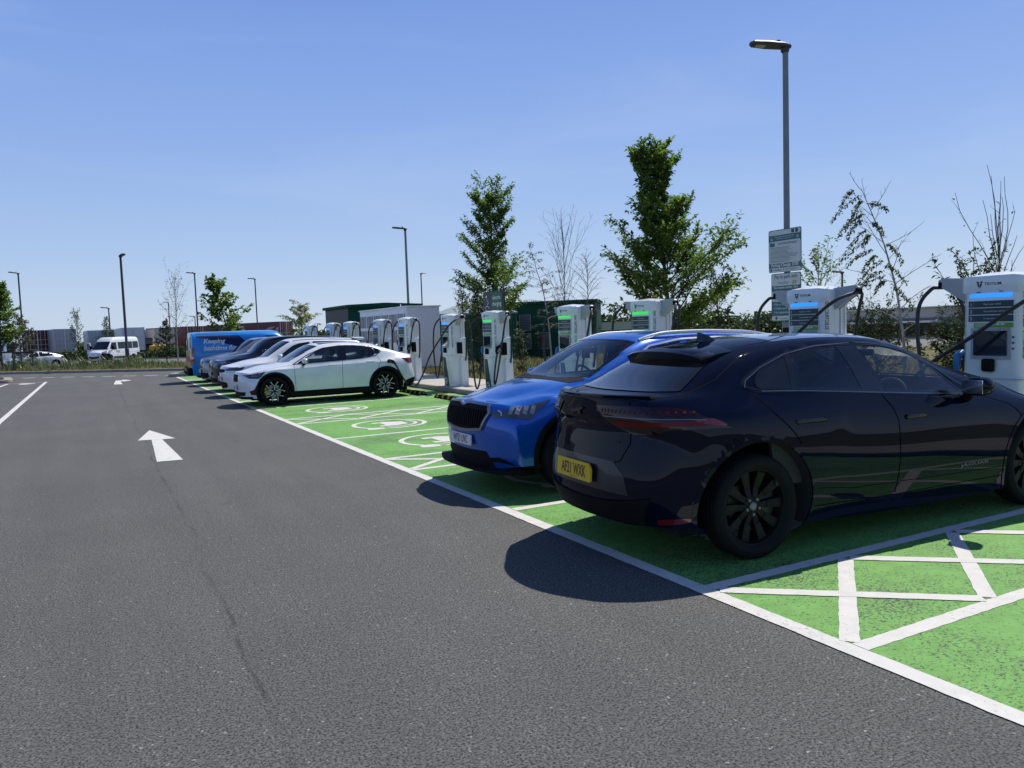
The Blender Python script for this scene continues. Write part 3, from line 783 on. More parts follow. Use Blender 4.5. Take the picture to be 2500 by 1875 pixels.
    for sd in (1, -1):
        door_mirror(root, (1.45, sd * 1.0, 1.10), P, sd, (.17, .22, .15))
    underbody(root, 4.68, cab=(1.35, 3.3))
    # cabin
    mb = MB(); mb.add([(1.05, -.7, .95), (1.05, .7, .95), (1.5, .7, 1.0), (1.5, -.7, 1.0), (1.62, .7, .9), (1.62, -.7, .9), (1.5, .7, .6), (1.5, -.7, .6), (1.05, -.7, .6), (1.05, .7, .6)], [(0, 1, 2, 3), (3, 2, 4, 5), (5, 4, 6, 7), (0, 3, 5, 7, 8), (1, 9, 6, 4, 2)]); mb.build('dashboard', M_INTL, root)
    steering(root, M_INT, 1.74, .37, .98)
    seats(root, M_INT, (2.28,), z=.50, bench=3.05)
    [MB().b2(1.45, 3.7, q - .015, q + .015, .5, 1.03).build('door_card', M_INT, root) for q in (-.83, .83)]
    mb = MB(); mb.cbox((1.55, 0, 1.36), (.03, .22, .06), .01); mb.build('rear_view_mirror', M_BLKG, root)
    c.finish()
    def fn(u, z):
        f = .9 + (u - .9) * 1.03 if u < 3.89 else 3.98 + (u - 3.89) * 1.12
        g = pchip([(0, 0), (.9, .05), (1.45, .39), (2.0, .28), (2.4, .18), (2.9, .13), (3.5, .08), (4.2, .07), (4.6, .17)], u)
        sm = lambda x, a, b: (lambda t: t * t * (3 - 2 * t))(max(0, min(1, (x - a) / (b - a))))
        return f + g * max(sm(z, .8, 1.05), sm(u, 1.42, 1.8) * (1 - sm(u, 2.9, 3.35)), .75 * sm(u, 4.35, 4.55))
    remap(root, fn)
    wheels4(root, .9, 3.98, .80, .373, w=.22, rimr=.272, style='jag', mats=(M_RUB, M_ANTH, M_BLKG, mat('dark_disc', (.06, .06, .06), .5, metal=.6), mat('hub_metal', (.22, .22, .22), .55, metal=.3), mat('dark_disc', (.06, .06, .06), .5, metal=.6)))
    return root
# ------------------------------------------------------------------ family of bodies from key dimensions
def body_lines(L, W, uf, ur, zs, zn, zc, uc0, uwt, zr, urp, ure, zre, ugb, zgb, zt, bf, br, tum=.68, nose=.0, tailw=.8, nosew=.78, hoodc=.03, dz=0.):
    w = W; um = (uf + ur) / 2
    A = [(.25, nosew * w, zs + .02), (.5, .9 * w, zs), (uf, .95 * w, zs + .01), (uf + .6, .915 * w, zs - .01), (um, .91 * w, zs - .01), (ur - .6, .925 * w, zs), (ur, .96 * w, zs + .03), (L - .42, .9 * w, zs + .07), (L - .2, tailw * w, zs + .08)]
    B = [(.15, nosew * w, zs + .2), (.5, .935 * w, zs + .2), (uf, .995 * w, zs + .24), (uf + .6, .965 * w, zs + .18), (um, .96 * w, zs + .17), (ur - .6, .97 * w, zs + .2), (ur, w, zs + .26), (L - .42, .95 * w, zs + .27), (L - .2, (tailw + .01) * w, zs + .27)]
    zm = (zs + bf) / 2 + .05
    C = [(.2, (nosew - .02) * w, zm), (.5, .92 * w, zm + .02), (uf, .995 * w, zm + .06), (uf + .6, .985 * w, zm), (um, .98 * w, zm), (ur - .6, .99 * w, zm + .02), (ur, w, zm + .08), (L - .42, .95 * w, zm + .08), (L - .2, tailw * w, zm + .06)]
    D = [(.28, (nosew - .05) * w, zn - .1), (.5, .86 * w, zn - .04), (uf, .95 * w, lerp(zn, bf, .45) - .0), (uf + .6, .965 * w, bf - .09), (um, .965 * w, lerp(bf, br, .45) - .1), (ur - .6, .965 * w, lerp(bf, br, .8) - .11), (ur, .96 * w, br - .11), (L - .42, .9 * w, zt - .1), (L - .2, (tailw - .03) * w, zt - .1)]
    E = [(.35, (nosew - .09) * w, zn), (.6, .8 * w, zn + .04 + nose), (uf, .865 * w, lerp(zn, bf, .62)), (uc0 + .3, .895 * w, bf), (um, .89 * w, lerp(bf, br, .5)), (ur - .3, .875 * w, lerp(bf, br, .9)), (ur + .2, .84 * w, lerp(br, zt, .2)), (L - .35, .76 * w, zt), (L - .15, (tailw - .1) * w, zt)]
    pb = uc0 + .14
    F = [(.3, .55 * w, zn + .02), (uf * .9, .66 * w, lerp(zn, zc, .7)), (uc0, .74 * w, zc + .01), (pb + .25, .825 * w, bf + .12), (uwt + .1, .79 * w, lerp(bf, zr, .52)), (um, .775 * w, lerp(bf, zr, .55)), (ur - .3, .76 * w, lerp(br, zr, .5)), (lerp(ure, ugb, .3), .74 * w, lerp(zgb, zre, .5)), (ugb, .68 * w, zgb + .02), (L - .15, .5 * w, zt + .01)]
    G = [(.28, .36 * w, zn + .03), (uf * .9, .54 * w, lerp(zn, zc, .75) + .01), (uc0, .63 * w, zc + .02), (pb, .725 * w, zc + .07), (lerp(pb, uwt + .15, .5), (.725 + tum) / 2 * w + .01, lerp(zc + .07, zr - .07, .56)), (uwt + .18, tum * w, zr - .065), (urp, (tum - .01) * w, zr - .04), (lerp(urp, ure, .6), (tum - .02) * w, lerp(zr, zre, .55) - .04), (ure, (tum - .03) * w, zre - .05), (lerp(ure, ugb, .5), (tum - .04) * w, lerp(zre, zgb, .5) - .01), (ugb, .6 * w, zgb + .015), (L - .12, .35 * w, zt + .015)]
    H = [(.2, .18 * w, zn + .035), (uf * .9, .3 * w, lerp(zn, zc, .8) + hoodc), (uc0 + .02, .36 * w, zc + .035), (lerp(uc0, uwt, .5), .38 * w, lerp(zc, zr, .54) + .02), (uwt + .03, .36 * w, zr - .028), (urp, .35 * w, zr - .008), (lerp(urp, ure, .6), .34 * w, lerp(zr, zre, .5) - .006), (ure, .33 * w, zre), (lerp(ure, ugb, .5), .32 * w, lerp(zre, zgb, .5) + .015), (ugb + .03, .3 * w, zgb + .01), (L - .1, .2 * w, zt + .015)]
    I = [(.12, 0, zn + .038), (uf * .9, 0, lerp(zn, zc, .8) + hoodc), (uc0, 0, zc + .035), (lerp(uc0, uwt, .5), 0, lerp(zc, zr, .55) + .03), (uwt, 0, zr - .02), (urp, 0, zr), (lerp(urp, ure, .6), 0, lerp(zr, zre, .5)), (ure, 0, zre + .01), (lerp(ure, ugb, .5), 0, lerp(zre, zgb, .5) + .02), (ugb + .05, 0, zgb + .01), (L - .08, 0, zt + .018)]
    fx = sorted({0, .1, .25, .42, .6, uf * .9, uc0 - .08, uc0 + .08, uc0 + .25, lerp(uc0, uwt, .5) + .05, uwt, uwt + .2, uwt + .45, um, urp + .3, ur - .35, ur - .1, lerp(ure, ugb, .0) - .12, ure + .02, lerp(ure, ugb, .5), ugb, L - .2, L - .08, L})
    S = [fx[0]]
    for q in fx[1:]:
        if q - S[-1] > .055 or q == L: S.append(q)
        elif q != L: pass
    out = [S[0]]
    for q in S[1:]:
        k = max(1, int(math.ceil((q - out[-1]) / .34))); a = out[-1]
        out += [a + (q - a) * (i + 1) / k for i in range(k)]
    return dict(A=A, B=B, C=C, D=D, E=E, F=F, G=G, H=H, I=I), out
def lerp(a, b, t): return a + (b - a) * t
def common(c, root, windows, ws, rs, glass=None, rear=None, cut=True, frit=.02, wsfrit=.05, wsglass=None):
    for i, (q, nm, g) in enumerate(windows): c.window(nm, q, g, M_BLKG, w=frit, cut=cut and g is not M_PRIV)
    if ws: c.window('windscreen', ws, wsglass or M_GLASSC, M_BLKG, w=wsfrit, mirror=False, cut=cut and wsglass is not M_PRIV)
    if rs: c.window('rear_screen', rs, M_PRIV, M_BLKG, w=.03, mirror=False, cut=False)
def ws_outline(ub, yb, zb, ubc, ut, yt, zt, utc):
    return smooth_poly([(ub, yb, zb), (ub, yb, zb), (lerp(ub, ubc, .8), yb * .5, zb), (ubc, 0, zb), (lerp(ub, ubc, .8), -yb * .5, zb), (ub, -yb, zb), (ub, -yb, zb), (lerp(ub, ut, .5), -(yb + yt) / 2 - .01, (zb + zt) / 2), (ut, -yt, zt), (ut, -yt, zt), (lerp(ut, utc, .8), -yt * .5, zt), (utc, 0, zt), (lerp(ut, utc, .8), yt * .5, zt), (ut, yt, zt), (ut, yt, zt), (lerp(ub, ut, .5), (yb + yt) / 2 + .01, (zb + zt) / 2)], 4)
def dash(root, u, z, w=.68, m=None):
    mb = MB(); mb.add([(u - .45, -w, z - .04), (u - .45, w, z - .04), (u, w, z), (u, -w, z), (u + .12, w, z - .12), (u + .12, -w, z - .12), (u, w, z - .45), (u, -w, z - .45), (u - .45, -w, z - .45), (u - .45, w, z - .45)], [(0, 1, 2, 3), (3, 2, 4, 5), (5, 4, 6, 7), (0, 3, 5, 7, 8), (1, 9, 6, 4, 2)])
    return mb.build('dashboard', m or M_INT, root)

M_RAIL = mat('bright_rail', (.75, .76, .78), .25, metal=.6)
# ------------------------------------------------------------------ bright blue SUV, nose to the lane
def build_enyaq(loc, rz):
    root = empty('parked_car', loc, rz, 'bright blue SUV facing the lane beside the navy car, silver roof rails, white front plate', 'car', 'cars parked in the charging bays')
    P = paint('racing_blue_paint', (.003, .10, .46), .35, .25, spec=.3)
    L, W = 4.65, .94
    li, S = body_lines(L, W, .86, 3.63, .245, .905, 1.085, 1.08, 1.86, 1.60, 2.6, 4.05, 1.52, 4.42, 1.12, 1.08, 1.03, 1.13, tum=.68, nose=.045, nosew=.86, hoodc=.045)
    li['G'][2] = (1.08, .70 * W, 1.105); li['G'][3] = (1.2, .755 * W, 1.16)
    li['A'][0] = (.25, .86 * W, .31); li['A'][1] = (.5, .9 * W, .30)
    c = Car('eny', L, li, dict(uc=[.07, .02, .0, .01, .07], us=[.24, .2, .17, .2, .28], zc=[.22, .42, .64, .8, .9], capcrease=.3),
            dict(uc=[4.56, 4.64, 4.6, 4.58, 4.56], us=[4.42, 4.45, 4.42, 4.4, 4.36], zc=[.32, .5, .72, .95, 1.1], capcrease=.3), S, P, root, crease={('D', 2, 20): .5, ('E', 3, 9): .4, ('G', 1, 7): .5}, pw=3.)
    for u in (.86, 3.63): c.arch(u, .38, .425, M_LIN, M_BLKM, lipw=.05, lipoff=.008, lipskirt=.014)
    y = .74
    fw = smooth_poly([(1.42, y, 1.06), (1.42, y, 1.06), (1.72, y, 1.27), (2.0, y, 1.41), (2.42, y, 1.475), (2.42, y, 1.475), (2.42, y, 1.085), (2.42, y, 1.085)], 4)
    rw = smooth_poly([(2.52, y, 1.09), (2.52, y, 1.09), (2.52, y, 1.48), (2.52, y, 1.48), (3.0, y, 1.49), (3.45, y, 1.47), (3.45, y, 1.47), (3.5, y, 1.13), (3.5, y, 1.13)], 4)
    qw = smooth_poly([(3.6, y, 1.14), (3.6, y, 1.14), (3.55, y, 1.46), (3.55, y, 1.46), (3.85, y, 1.41), (4.1, y, 1.3), (4.1, y, 1.2), (4.0, y, 1.16)], 4)
    common(c, root, [(fw, 'door_window', M_GLASS), (rw, 'door_window', M_PRIVG), (qw, 'quarter_window', M_PRIV)], ws_outline(1.2, .68, 1.1, 1.06, 1.86, .575, 1.5, 1.76), None, wsglass=M_GLASSC, frit=.03, wsfrit=.03)
    rs = smooth_poly([(4.08, .5, 1.5), (4.08, .5, 1.5), (4.08, -.5, 1.5), (4.08, -.5, 1.5), (4.38, -.55, 1.16), (4.42, 0, 1.15), (4.38, .55, 1.16)], 3)
    c.window('rear_screen', rs, M_PRIV, M_BLKG, mirror=False, cut=False)
    c.rail('roof_rail', [(1.92, .585, 1.54), (2.3, .60, 1.58), (2.9, .60, 1.6), (3.5, .585, 1.58), (3.98, .56, 1.54)], M_RAIL, .02, .04)
    c.strips('window_trim', [([(1.34, .8, 1.05), (1.62, .76, 1.25), (1.98, .7, 1.445), (2.45, .68, 1.51), (3.0, .68, 1.52), (3.5, .68, 1.5), (3.95, .7, 1.41), (4.14, .72, 1.28)], .024, (0, 1, .4))], M_RAIL, off=.007, skirt=.006)
    # grille: silver surround, dark slats
    def gpt(y_, z_): h, hn = c.hit(Vector((0, y_, z_)), Vector((-1, 0, 0))); return h
    go = [(.0, .45, .90), (.0, .45, .90), (.0, .12, .915), (.0, 0, .89), (.0, -.12, .915), (.0, -.45, .90), (.0, -.45, .90), (.0, -.50, .825), (.0, -.50, .825), (.0, -.41, .665), (.0, -.41, .665), (.0, 0, .635), (.0, .41, .665), (.0, .41, .665), (.0, .50, .825), (.0, .50, .825)]
    gs = smooth_poly(go, 4)
    g = c.decal('front_grille', gs, M_BLKM, off=.012, skirt=.02, grid=.06, direction=(-1, 0, 0))
    mb = MB(); c.strip([tuple(p) for p in gs] + [tuple(gs[0])], .026, (-1, 0, 0), mb, off=.026, skirt=.03, step=.04)
    link('grille_surround', mb.mesh('grille_surround'), mat('grille_silver', (.24, .25, .27), .35, metal=.8), g); shade(g.children[-1].data, 40)
    for k in range(21):
        y_ = -.42 + .042 * k; top = .89 - .03 * max(0, (abs(y_) - .1)) - .01; bot = .655 + .03 * abs(y_) ** 2 * 3; zt_ = top - .02; zb_ = bot + .02
        if abs(y_) > .42: zb_ += .03
        a = MB(); c.strip([(0, y_, zt_), (0, y_, zb_)], .016, (-1, 0, 0), a, off=.026, skirt=.02, step=.06); me = a.mesh('grille_slat'); link('grille_slat', me, M_BLKM, g)
    for sd in (1, -1):
        hl = smooth_poly([(.1, sd * .52, .855), (.1, sd * .52, .855), (.2, sd * .70, .88), (.42, sd * .84, .945), (.56, sd * .865, .975), (.56, sd * .865, .975), (.50, sd * .87, .93), (.36, sd * .86, .80), (.33, sd * .855, .785), (.33, sd * .855, .785), (.26, sd * .8, .79), (.12, sd * .60, .785), (.1, sd * .54, .78), (.1, sd * .54, .78)], 4)
        a = c.decal('headlight', hl, mat('headlight_smoke', (.045, .048, .055), .08, coat=1., spec=.6), off=.006, skirt=.012, grid=.04)
        for i in range(4):
            t = .46 + i * .14; u_ = lerp(.1, .42, t); y_ = sd * lerp(.52, .86, t + .03); b = MB()
            c.strip([(u_ + .015, y_ * .985, .905 - .02 * (1 - t)), (u_ - .012, y_, .822)], .044, (-1, sd * .9, 0), b, off=.0085); link('headlight_lens', b.mesh('headlight_lens'), M_LENS, a)
        b = MB(); c.strip([(.12, sd * .6, .86), (.14, sd * .64, .84), (.14, sd * .65, .81)], .014, (-1, sd * .9, 0), b, off=.0085); link('running_light', b.mesh('running_light'), M_CHR, a)
        # lower air curtain and fog trim
        c.decal('lower_intake', smooth_poly([(.1, sd * .46, .37), (.1, sd * .46, .37), (.13, sd * .62, .385), (.17, sd * .78, .33), (.17, sd * .78, .325), (.12, sd * .6, .34), (.1, sd * .5, .335)], 3), M_BLKM, off=.006, skirt=.008, grid=.05)
    c.decal('front_intake', smooth_poly([(.02, .44, .44), (.02, .44, .44), (.0, 0, .43), (.02, -.44, .44), (.02, -.44, .44), (.02, -.54, .28), (.02, -.54, .28), (.0, 0, .27), (.02, .54, .28), (.02, .54, .28)], 4), M_BLKM, off=.006, grid=.06, direction=(-1, 0, 0))
    sp = MB(); N = 20; vs = []; fs = []
    for i in range(N + 1):
        t = -1 + 2 * i / N; yy = t * .84; du = .17 * abs(t)**3.
        vs += [(.12 + du, yy, .275), (-.055 + du, yy * 1.0, .262 + .01 * t * t), (-.05 + du, yy, .24), (.12 + du, yy, .225)]
    for i in range(N):
        for k in range(4): a = i * 4 + k; b = i * 4 + (k + 1) % 4; fs.append((a, b, b + 4, a + 4))
    fs += [(3, 2, 1, 0), (N * 4, N * 4 + 1, N * 4 + 2, N * 4 + 3)]; sp.add(vs, fs); sp.build('front_splitter', M_BLKM, root, smooth=True)
    plate(root, (-.012, .02, .535), (0, -1, 0), (.05, 0, 1), .52, .111, M_WPL, 'WF21 UVC', .079, sx=.66)
    # badge on the bonnet nose: ring with arrow
    h, hn = c.hit(Vector((.12, 0, .93)), Vector((-.55, 0, .8))); M = frame_mat(h + hn * .003, (0, -1, 0), Vector((0, -1, 0)).cross(hn) * -1)
    b = MB(); b.lathe([(.034, 0), (.034, .005), (.042, .005), (.042, 0)], 28, M); b.prism([(-.028, -.006), (-.006, -.006), (-.012, -.018), (.006, -.01), (.024, -.004), (.028, .012), (.006, .006), (-.01, .006)], 0, .005, M); b.build('bonnet_badge', M_CHR, root)
    c.strips('panel_gap', [([(.12, .5, .9), (.35, .66, .93), (.9, .73, 1.03), (1.2, .77, 1.075)], .006, (-.2, .2, 1)), ([(2.46, .8, 1.07), (2.45, .93, .9), (2.45, .93, .4)], .006, (0, 1, .1)), ([(1.3, .8, 1.04), (1.22, .93, .9), (1.22, .93, .4)], .006, (0, 1, .1))], M_GAP)
    c.strips('bonnet_creases', [([(.35, .3, .92), (.7, .4, .99), (1.1, .47, 1.08)], .02, (0, 0, 1))], P, off=.006, taper=True)
    c.strips('sill_cladding', [([(1.31, .9, .27), (3.18, .9, .27)], .12, (0, 1, 0))], M_BLKM, off=.008, skirt=.01)
    w = MB(); w.tube([(1.17, .52, 1.115), (1.2, .1, 1.135), (1.16, -.05, 1.14)], .011, 6); w.tube([(1.16, -.5, 1.105), (1.13, -.3, 1.12), (1.13, .15, 1.125)], .011, 6); w.build('windscreen_wipers', M_BLKM, root, smooth=True)
    cp = smooth_poly([(.98, .6, 1.07), (.98, .6, 1.07), (.95, 0, 1.07), (.98, -.6, 1.07), (.98, -.6, 1.07), (1.15, -.66, 1.1), (1.07, 0, 1.1), (1.15, .66, 1.1)], 3)
    c.decal('scuttle_panel', cp, M_BLKM, off=.004)
    st = MB(); o, on = c.hit(Vector((1.82, .46, 1.5)), Vector((-.6, 0, .8))); st.prism([(-.045, -.02), (.045, -.02), (.045, .02), (-.045, .02)], .002, .003, frame_mat(o + on * .004, (0, -1, 0), Vector((0, -1, 0)).cross(on) * -1)); st.build('windscreen_sticker', mat('sticker_green', (.15, .45, .2), .6), root)
    for sd in (1, -1): door_mirror(root, (1.5, sd * 1.02, 1.10), P, sd, (.16, .2, .15))
    wheels4(root, .86, 3.63, .80, .365, w=.24, rimr=.25, style='ten', mats=(M_RUB, M_ANTH, M_ALU, M_DISC, M_SIL, M_DISC))
    underbody(root, L, cab=(1.3, 3.4)); dash(root, 1.62, 1.02, .7); steering(root, M_INT, 1.85, .37, 1.04); seats(root, M_INT, (2.2,), z=.58, bench=3.05)
    mb = MB(); mb.cbox((1.66, 0, 1.40), (.03, .24, .07), .01); mb.build('rear_view_mirror', M_BLKG, root)
    c.finish(); return root

# ------------------------------------------------------------------ white fastback, side on, charge cable plugged in
def build_pole(loc, rz):
    root = empty('parked_car', loc, rz, 'white fastback with gold front brake caliper, its cable plugged in behind the rear door', 'car', 'cars parked in the charging bays')
    P = paint('white_paint', (.72, .73, .74), .05, .3)
    L, W = 4.62, .93
    li, S = body_lines(L, W, .86, 3.62, .20, .80, .97, 1.14, 2.0, 1.475, 2.75, 3.45, 1.385, 4.18, 1.10, 1.055, .955, 1.04, tum=.64, nosew=.84, hoodc=.03, nose=.02)
    c = Car('pol', L, li, dict(uc=[.05, .02, .0, .01, .06], us=[.26, .24, .22, .24, .3], zc=[.2, .4, .6, .75, .84], capcrease=.4),
            dict(uc=[4.5, 4.62, 4.54, 4.52, 4.53], us=[4.4, 4.46, 4.4, 4.37, 4.37], zc=[.3, .48, .68, .92, 1.07], capcrease=.5), S, P, root, crease={('D', 2, 21): .55, ('E', 2, 9): .3}, pw=2.6)
    for u in (.86, 3.62): c.arch(u, .355, .405, M_LIN, M_BLKM, lipw=.055, lipoff=.008, lipskirt=.014)
    y = .74
    fw = smooth_poly([(1.42, y, .985), (1.42, y, .985), (1.75, y, 1.17), (2.08, y, 1.315), (2.5, y, 1.365), (2.5, y, 1.365), (2.47, y, 1.012), (2.47, y, 1.012)], 4)
    rw = smooth_poly([(2.62, y, 1.02), (2.62, y, 1.02), (2.63, y, 1.368), (2.63, y, 1.368), (3.1, y, 1.345), (3.35, y, 1.295), (3.35, y, 1.295), (3.38, y, 1.12), (3.15, y, 1.06)], 4)
    qw = smooth_poly([(3.4, y, 1.13), (3.4, y, 1.13), (3.38, y, 1.285), (3.38, y, 1.285), (3.47, y, 1.25), (3.52, y, 1.2), (3.5, y, 1.15)], 4)
    common(c, root, [(fw, 'door_window', M_GLASS), (rw, 'door_window', M_GLASS), (qw, 'quarter_window', M_PRIV)], ws_outline(1.28, .6, 1.0, 1.14, 1.98, .54, 1.39, 1.88), smooth_poly([(3.5, .45, 1.36), (3.5, .45, 1.36), (3.5, -.45, 1.36), (3.5, -.45, 1.36), (4.1, -.5, 1.12), (4.16, 0, 1.12), (4.1, .5, 1.12)], 3), wsglass=M_GLASS, frit=.022)
    c.decal('door_pillar', [(2.46, y, 1.0), (2.49, y, 1.375), (2.65, y, 1.375), (2.63, y, 1.01)], M_BLKG, off=.004, mirror=True)
    c.decal('glass_roof', smooth_poly([(2.05, .45, 1.45), (2.05, .45, 1.45), (2.05, -.45, 1.45), (2.05, -.45, 1.45), (3.2, -.43, 1.44), (3.2, -.43, 1.44), (3.2, .43, 1.44), (3.2, .43, 1.44)], 3), M_PRIV, off=.002)
    c.strips('window_trim', [([(1.32, .8, .965), (2.4, .8, .995), (3.1, .8, 1.035), (3.4, .8, 1.09), (3.56, .78, 1.2), (3.5, .76, 1.27), (3.3, .72, 1.335), (2.9, .70, 1.385), (2.5, .70, 1.395), (2.1, .70, 1.345), (1.7, .72, 1.185), (1.32, .8, .965)], .016, (0, 1, .3))], M_BLKG, off=.006, skirt=.006)
    c.strips('sill_cladding', [([(1.22, .9, .255), (3.2, .9, .255)], .15, (0, 1, 0)), ([(1.19, .9, .3), (1.32, .9, .27)], .08, (0, 1, 0))], M_BLKM, off=.009, skirt=.012)
    g = c.decal('front_grille', smooth_poly([(.01, .30, .765), (.01, .30, .765), (0, 0, .775), (.01, -.30, .765), (.01, -.30, .765), (.01, -.31, .64), (.01, -.28, .60), (0, 0, .59), (.01, .28, .60), (.01, .31, .64)], 4), M_BLKM, off=.006, grid=.06, skirt=.01, direction=(-1, 0, 0))
    for sd in (1, -1):
        hl = smooth_poly([(.12, sd * .46, .745), (.12, sd * .46, .745), (.26, sd * .7, .78), (.5, sd * .84, .835), (.66, sd * .86, .85), (.66, sd * .86, .85), (.52, sd * .89, .73), (.46, sd * .89, .70), (.46, sd * .89, .70), (.28, sd * .78, .69), (.22, sd * .70, .70), (.18, sd * .6, .73)], 4)
        a = c.decal('headlight', hl, mat('lamp_housing', (.02, .021, .024), .06, coat=1., spec=.8), off=.005, skirt=.01, grid=.04)
        for (pa, pb_) in (((.30, .76, .735), (.42, .86, .735)), ((.44, .86, .80), (.5, .87, .745)), ((.2, .66, .765), (.44, .84, .80))):
            b = MB(); c.strip([(pa[0], sd * pa[1], pa[2]), (pb_[0], sd * pb_[1], pb_[2])], .02, (-1, sd, 0), b, off=.0075); link('headlight_lens', b.mesh('headlight_lens'), M_LENS, a)
        c.decal('corner_vent', [(.28, sd * .80, .30), (.44, sd * .87, .28), (.44, sd * .88, .56), (.40, sd * .87, .50), (.36, sd * .84, .42), (.24, sd * .78, .38)], M_BLKG, off=.005, grid=.04, skirt=.006)
        tl = smooth_poly([(4.36, sd * .83, .985), (4.36, sd * .83, .985), (4.14, sd * .88, 1.0), (4.14, sd * .88, 1.0), (4.2, sd * .88, .91), (4.28, sd * .86, .86), (4.28, sd * .86, .86), (4.42, sd * .78, .86), (4.42, sd * .78, .86), (4.45, sd * .70, .99), (4.45, sd * .7, .99)], 3)
        c.decal('tail_lamp', tl, M_REDL, off=.006, skirt=.01, grid=.04)
        c.decal('rear_bumper_trim', smooth_poly([(4.1, sd * .9, .22), (4.1, sd * .9, .22), (4.14, sd * .9, .38), (4.3, sd * .86, .45), (4.5, sd * .68, .5), (4.5, sd * .68, .5), (4.45, sd * .68, .24), (4.45, sd * .68, .24)], 3), M_BLKM, off=.005, grid=.06)
        for (a_, b_, z) in ((2.17, 2.38, .91), (3.13, 3.34, .945)):
            h, hn = c.hit(Vector(((a_ + b_) / 2, sd * .9, z)), Vector((0, sd, 0))); mb = MB(); mb.cbox((h.x, h.y + sd * .012, h.z), (b_ - a_, .022, .03), .008); mb.build('door_handle', P, root, bevel=.004)
        door_mirror(root, (1.58, sd * 1.0, 1.045), P, sd, (.14, .2, .13))
    c.decal('front_intake', smooth_poly([(.02, .66, .36), (.02, .66, .36), (0, 0, .36), (.02, -.66, .36), (.02, -.66, .36), (.02, -.6, .27), (.02, -.6, .27), (0, 0, .25), (.02, .6, .27), (.02, .6, .27)], 3), M_BLKM, off=.005, grid=.06, direction=(-1, 0, 0))
    c.strips('front_lip', [([(.3, .8, .225), (.1, .6, .22), (.04, .3, .22), (.03, 0, .22), (.04, -.3, .22), (.1, -.6, .22), (.3, -.8, .225)], .06, (-1, 0, 0))], M_BLKM, off=.02, skirt=.03)
    plate(root, (-.012, 0, .45), (0, -1, 0), (.03, 0, 1), .52, .111, M_WPL, 'LT21 KXO', .079, sx=.66)
    c.strips('panel_gap', [([(1.34, .85, .95), (1.33, .93, .8), (1.35, .93, .34)], .008, (0, 1, .1)), ([(2.53, .85, 1.0), (2.50, .93, .8), (2.50, .93, .33)], .008, (0, 1, .1)), ([(3.44, .85, 1.07), (3.50, .9, .95), (3.42, .93, .78), (3.3, .93, .6)], .008, (0, 1, .1)), ([(.2, .6, .81), (.55, .78, .87), (1.0, .80, .93), (1.3, .82, .955)], .007, (-.1, .5, 1))], M_GAP)
    # open flap and plug on the near side
    mb = MB(); mb.add([(3.72, -.87, .99), (3.76, -1.02, 1.0), (3.78, -1.02, .84), (3.74, -.9, .83), (3.73, -.87, .99), (3.77, -1.02, 1.0), (3.79, -1.02, .84), (3.75, -.9, .83)], [(0, 1, 2, 3), (7, 6, 5, 4), (0, 4, 5, 1), (2, 6, 7, 3)]) if False else mb.add([(3.70, .87, .99), (3.72, 1.05, 1.04), (3.66, 1.05, .86), (3.68, .9, .85), (3.71, .87, .99), (3.73, 1.05, 1.04), (3.67, 1.05, .86), (3.69, .9, .85)], [(0, 1, 2, 3), (7, 6, 5, 4), (0, 4, 5, 1), (2, 6, 7, 3), (1, 5, 6, 2)])
    mb.build('charge_flap', P, root)
    c.decal('charge_socket', smooth_poly([(3.74, .85, .97), (3.74, .85, .87), (3.86, .85, .87), (3.86, .85, .97)], 3), M_BLKM, off=.003)
    [wheel(root, (u, sd * .795, .352), sd, r=.352, w=.235, rimr=.262, style='pole', mats=(M_RUB, M_ANTH, M_ALU, M_DISC, M_ANTH, M_GOLD if u < 1 else None)) for u in (.86, 3.62) for sd in (1, -1)]
    underbody(root, L, z0=.15, cab=(1.3, 3.3)); dash(root, 1.68, .93, .66); steering(root, M_INT, 1.85, .36, .93); seats(root, M_INT, (2.15,), z=.46, bench=2.95)
    c.finish(); remap(root, lambda u, z: u if u > .55 else u + (.55 - u) * .15); return root

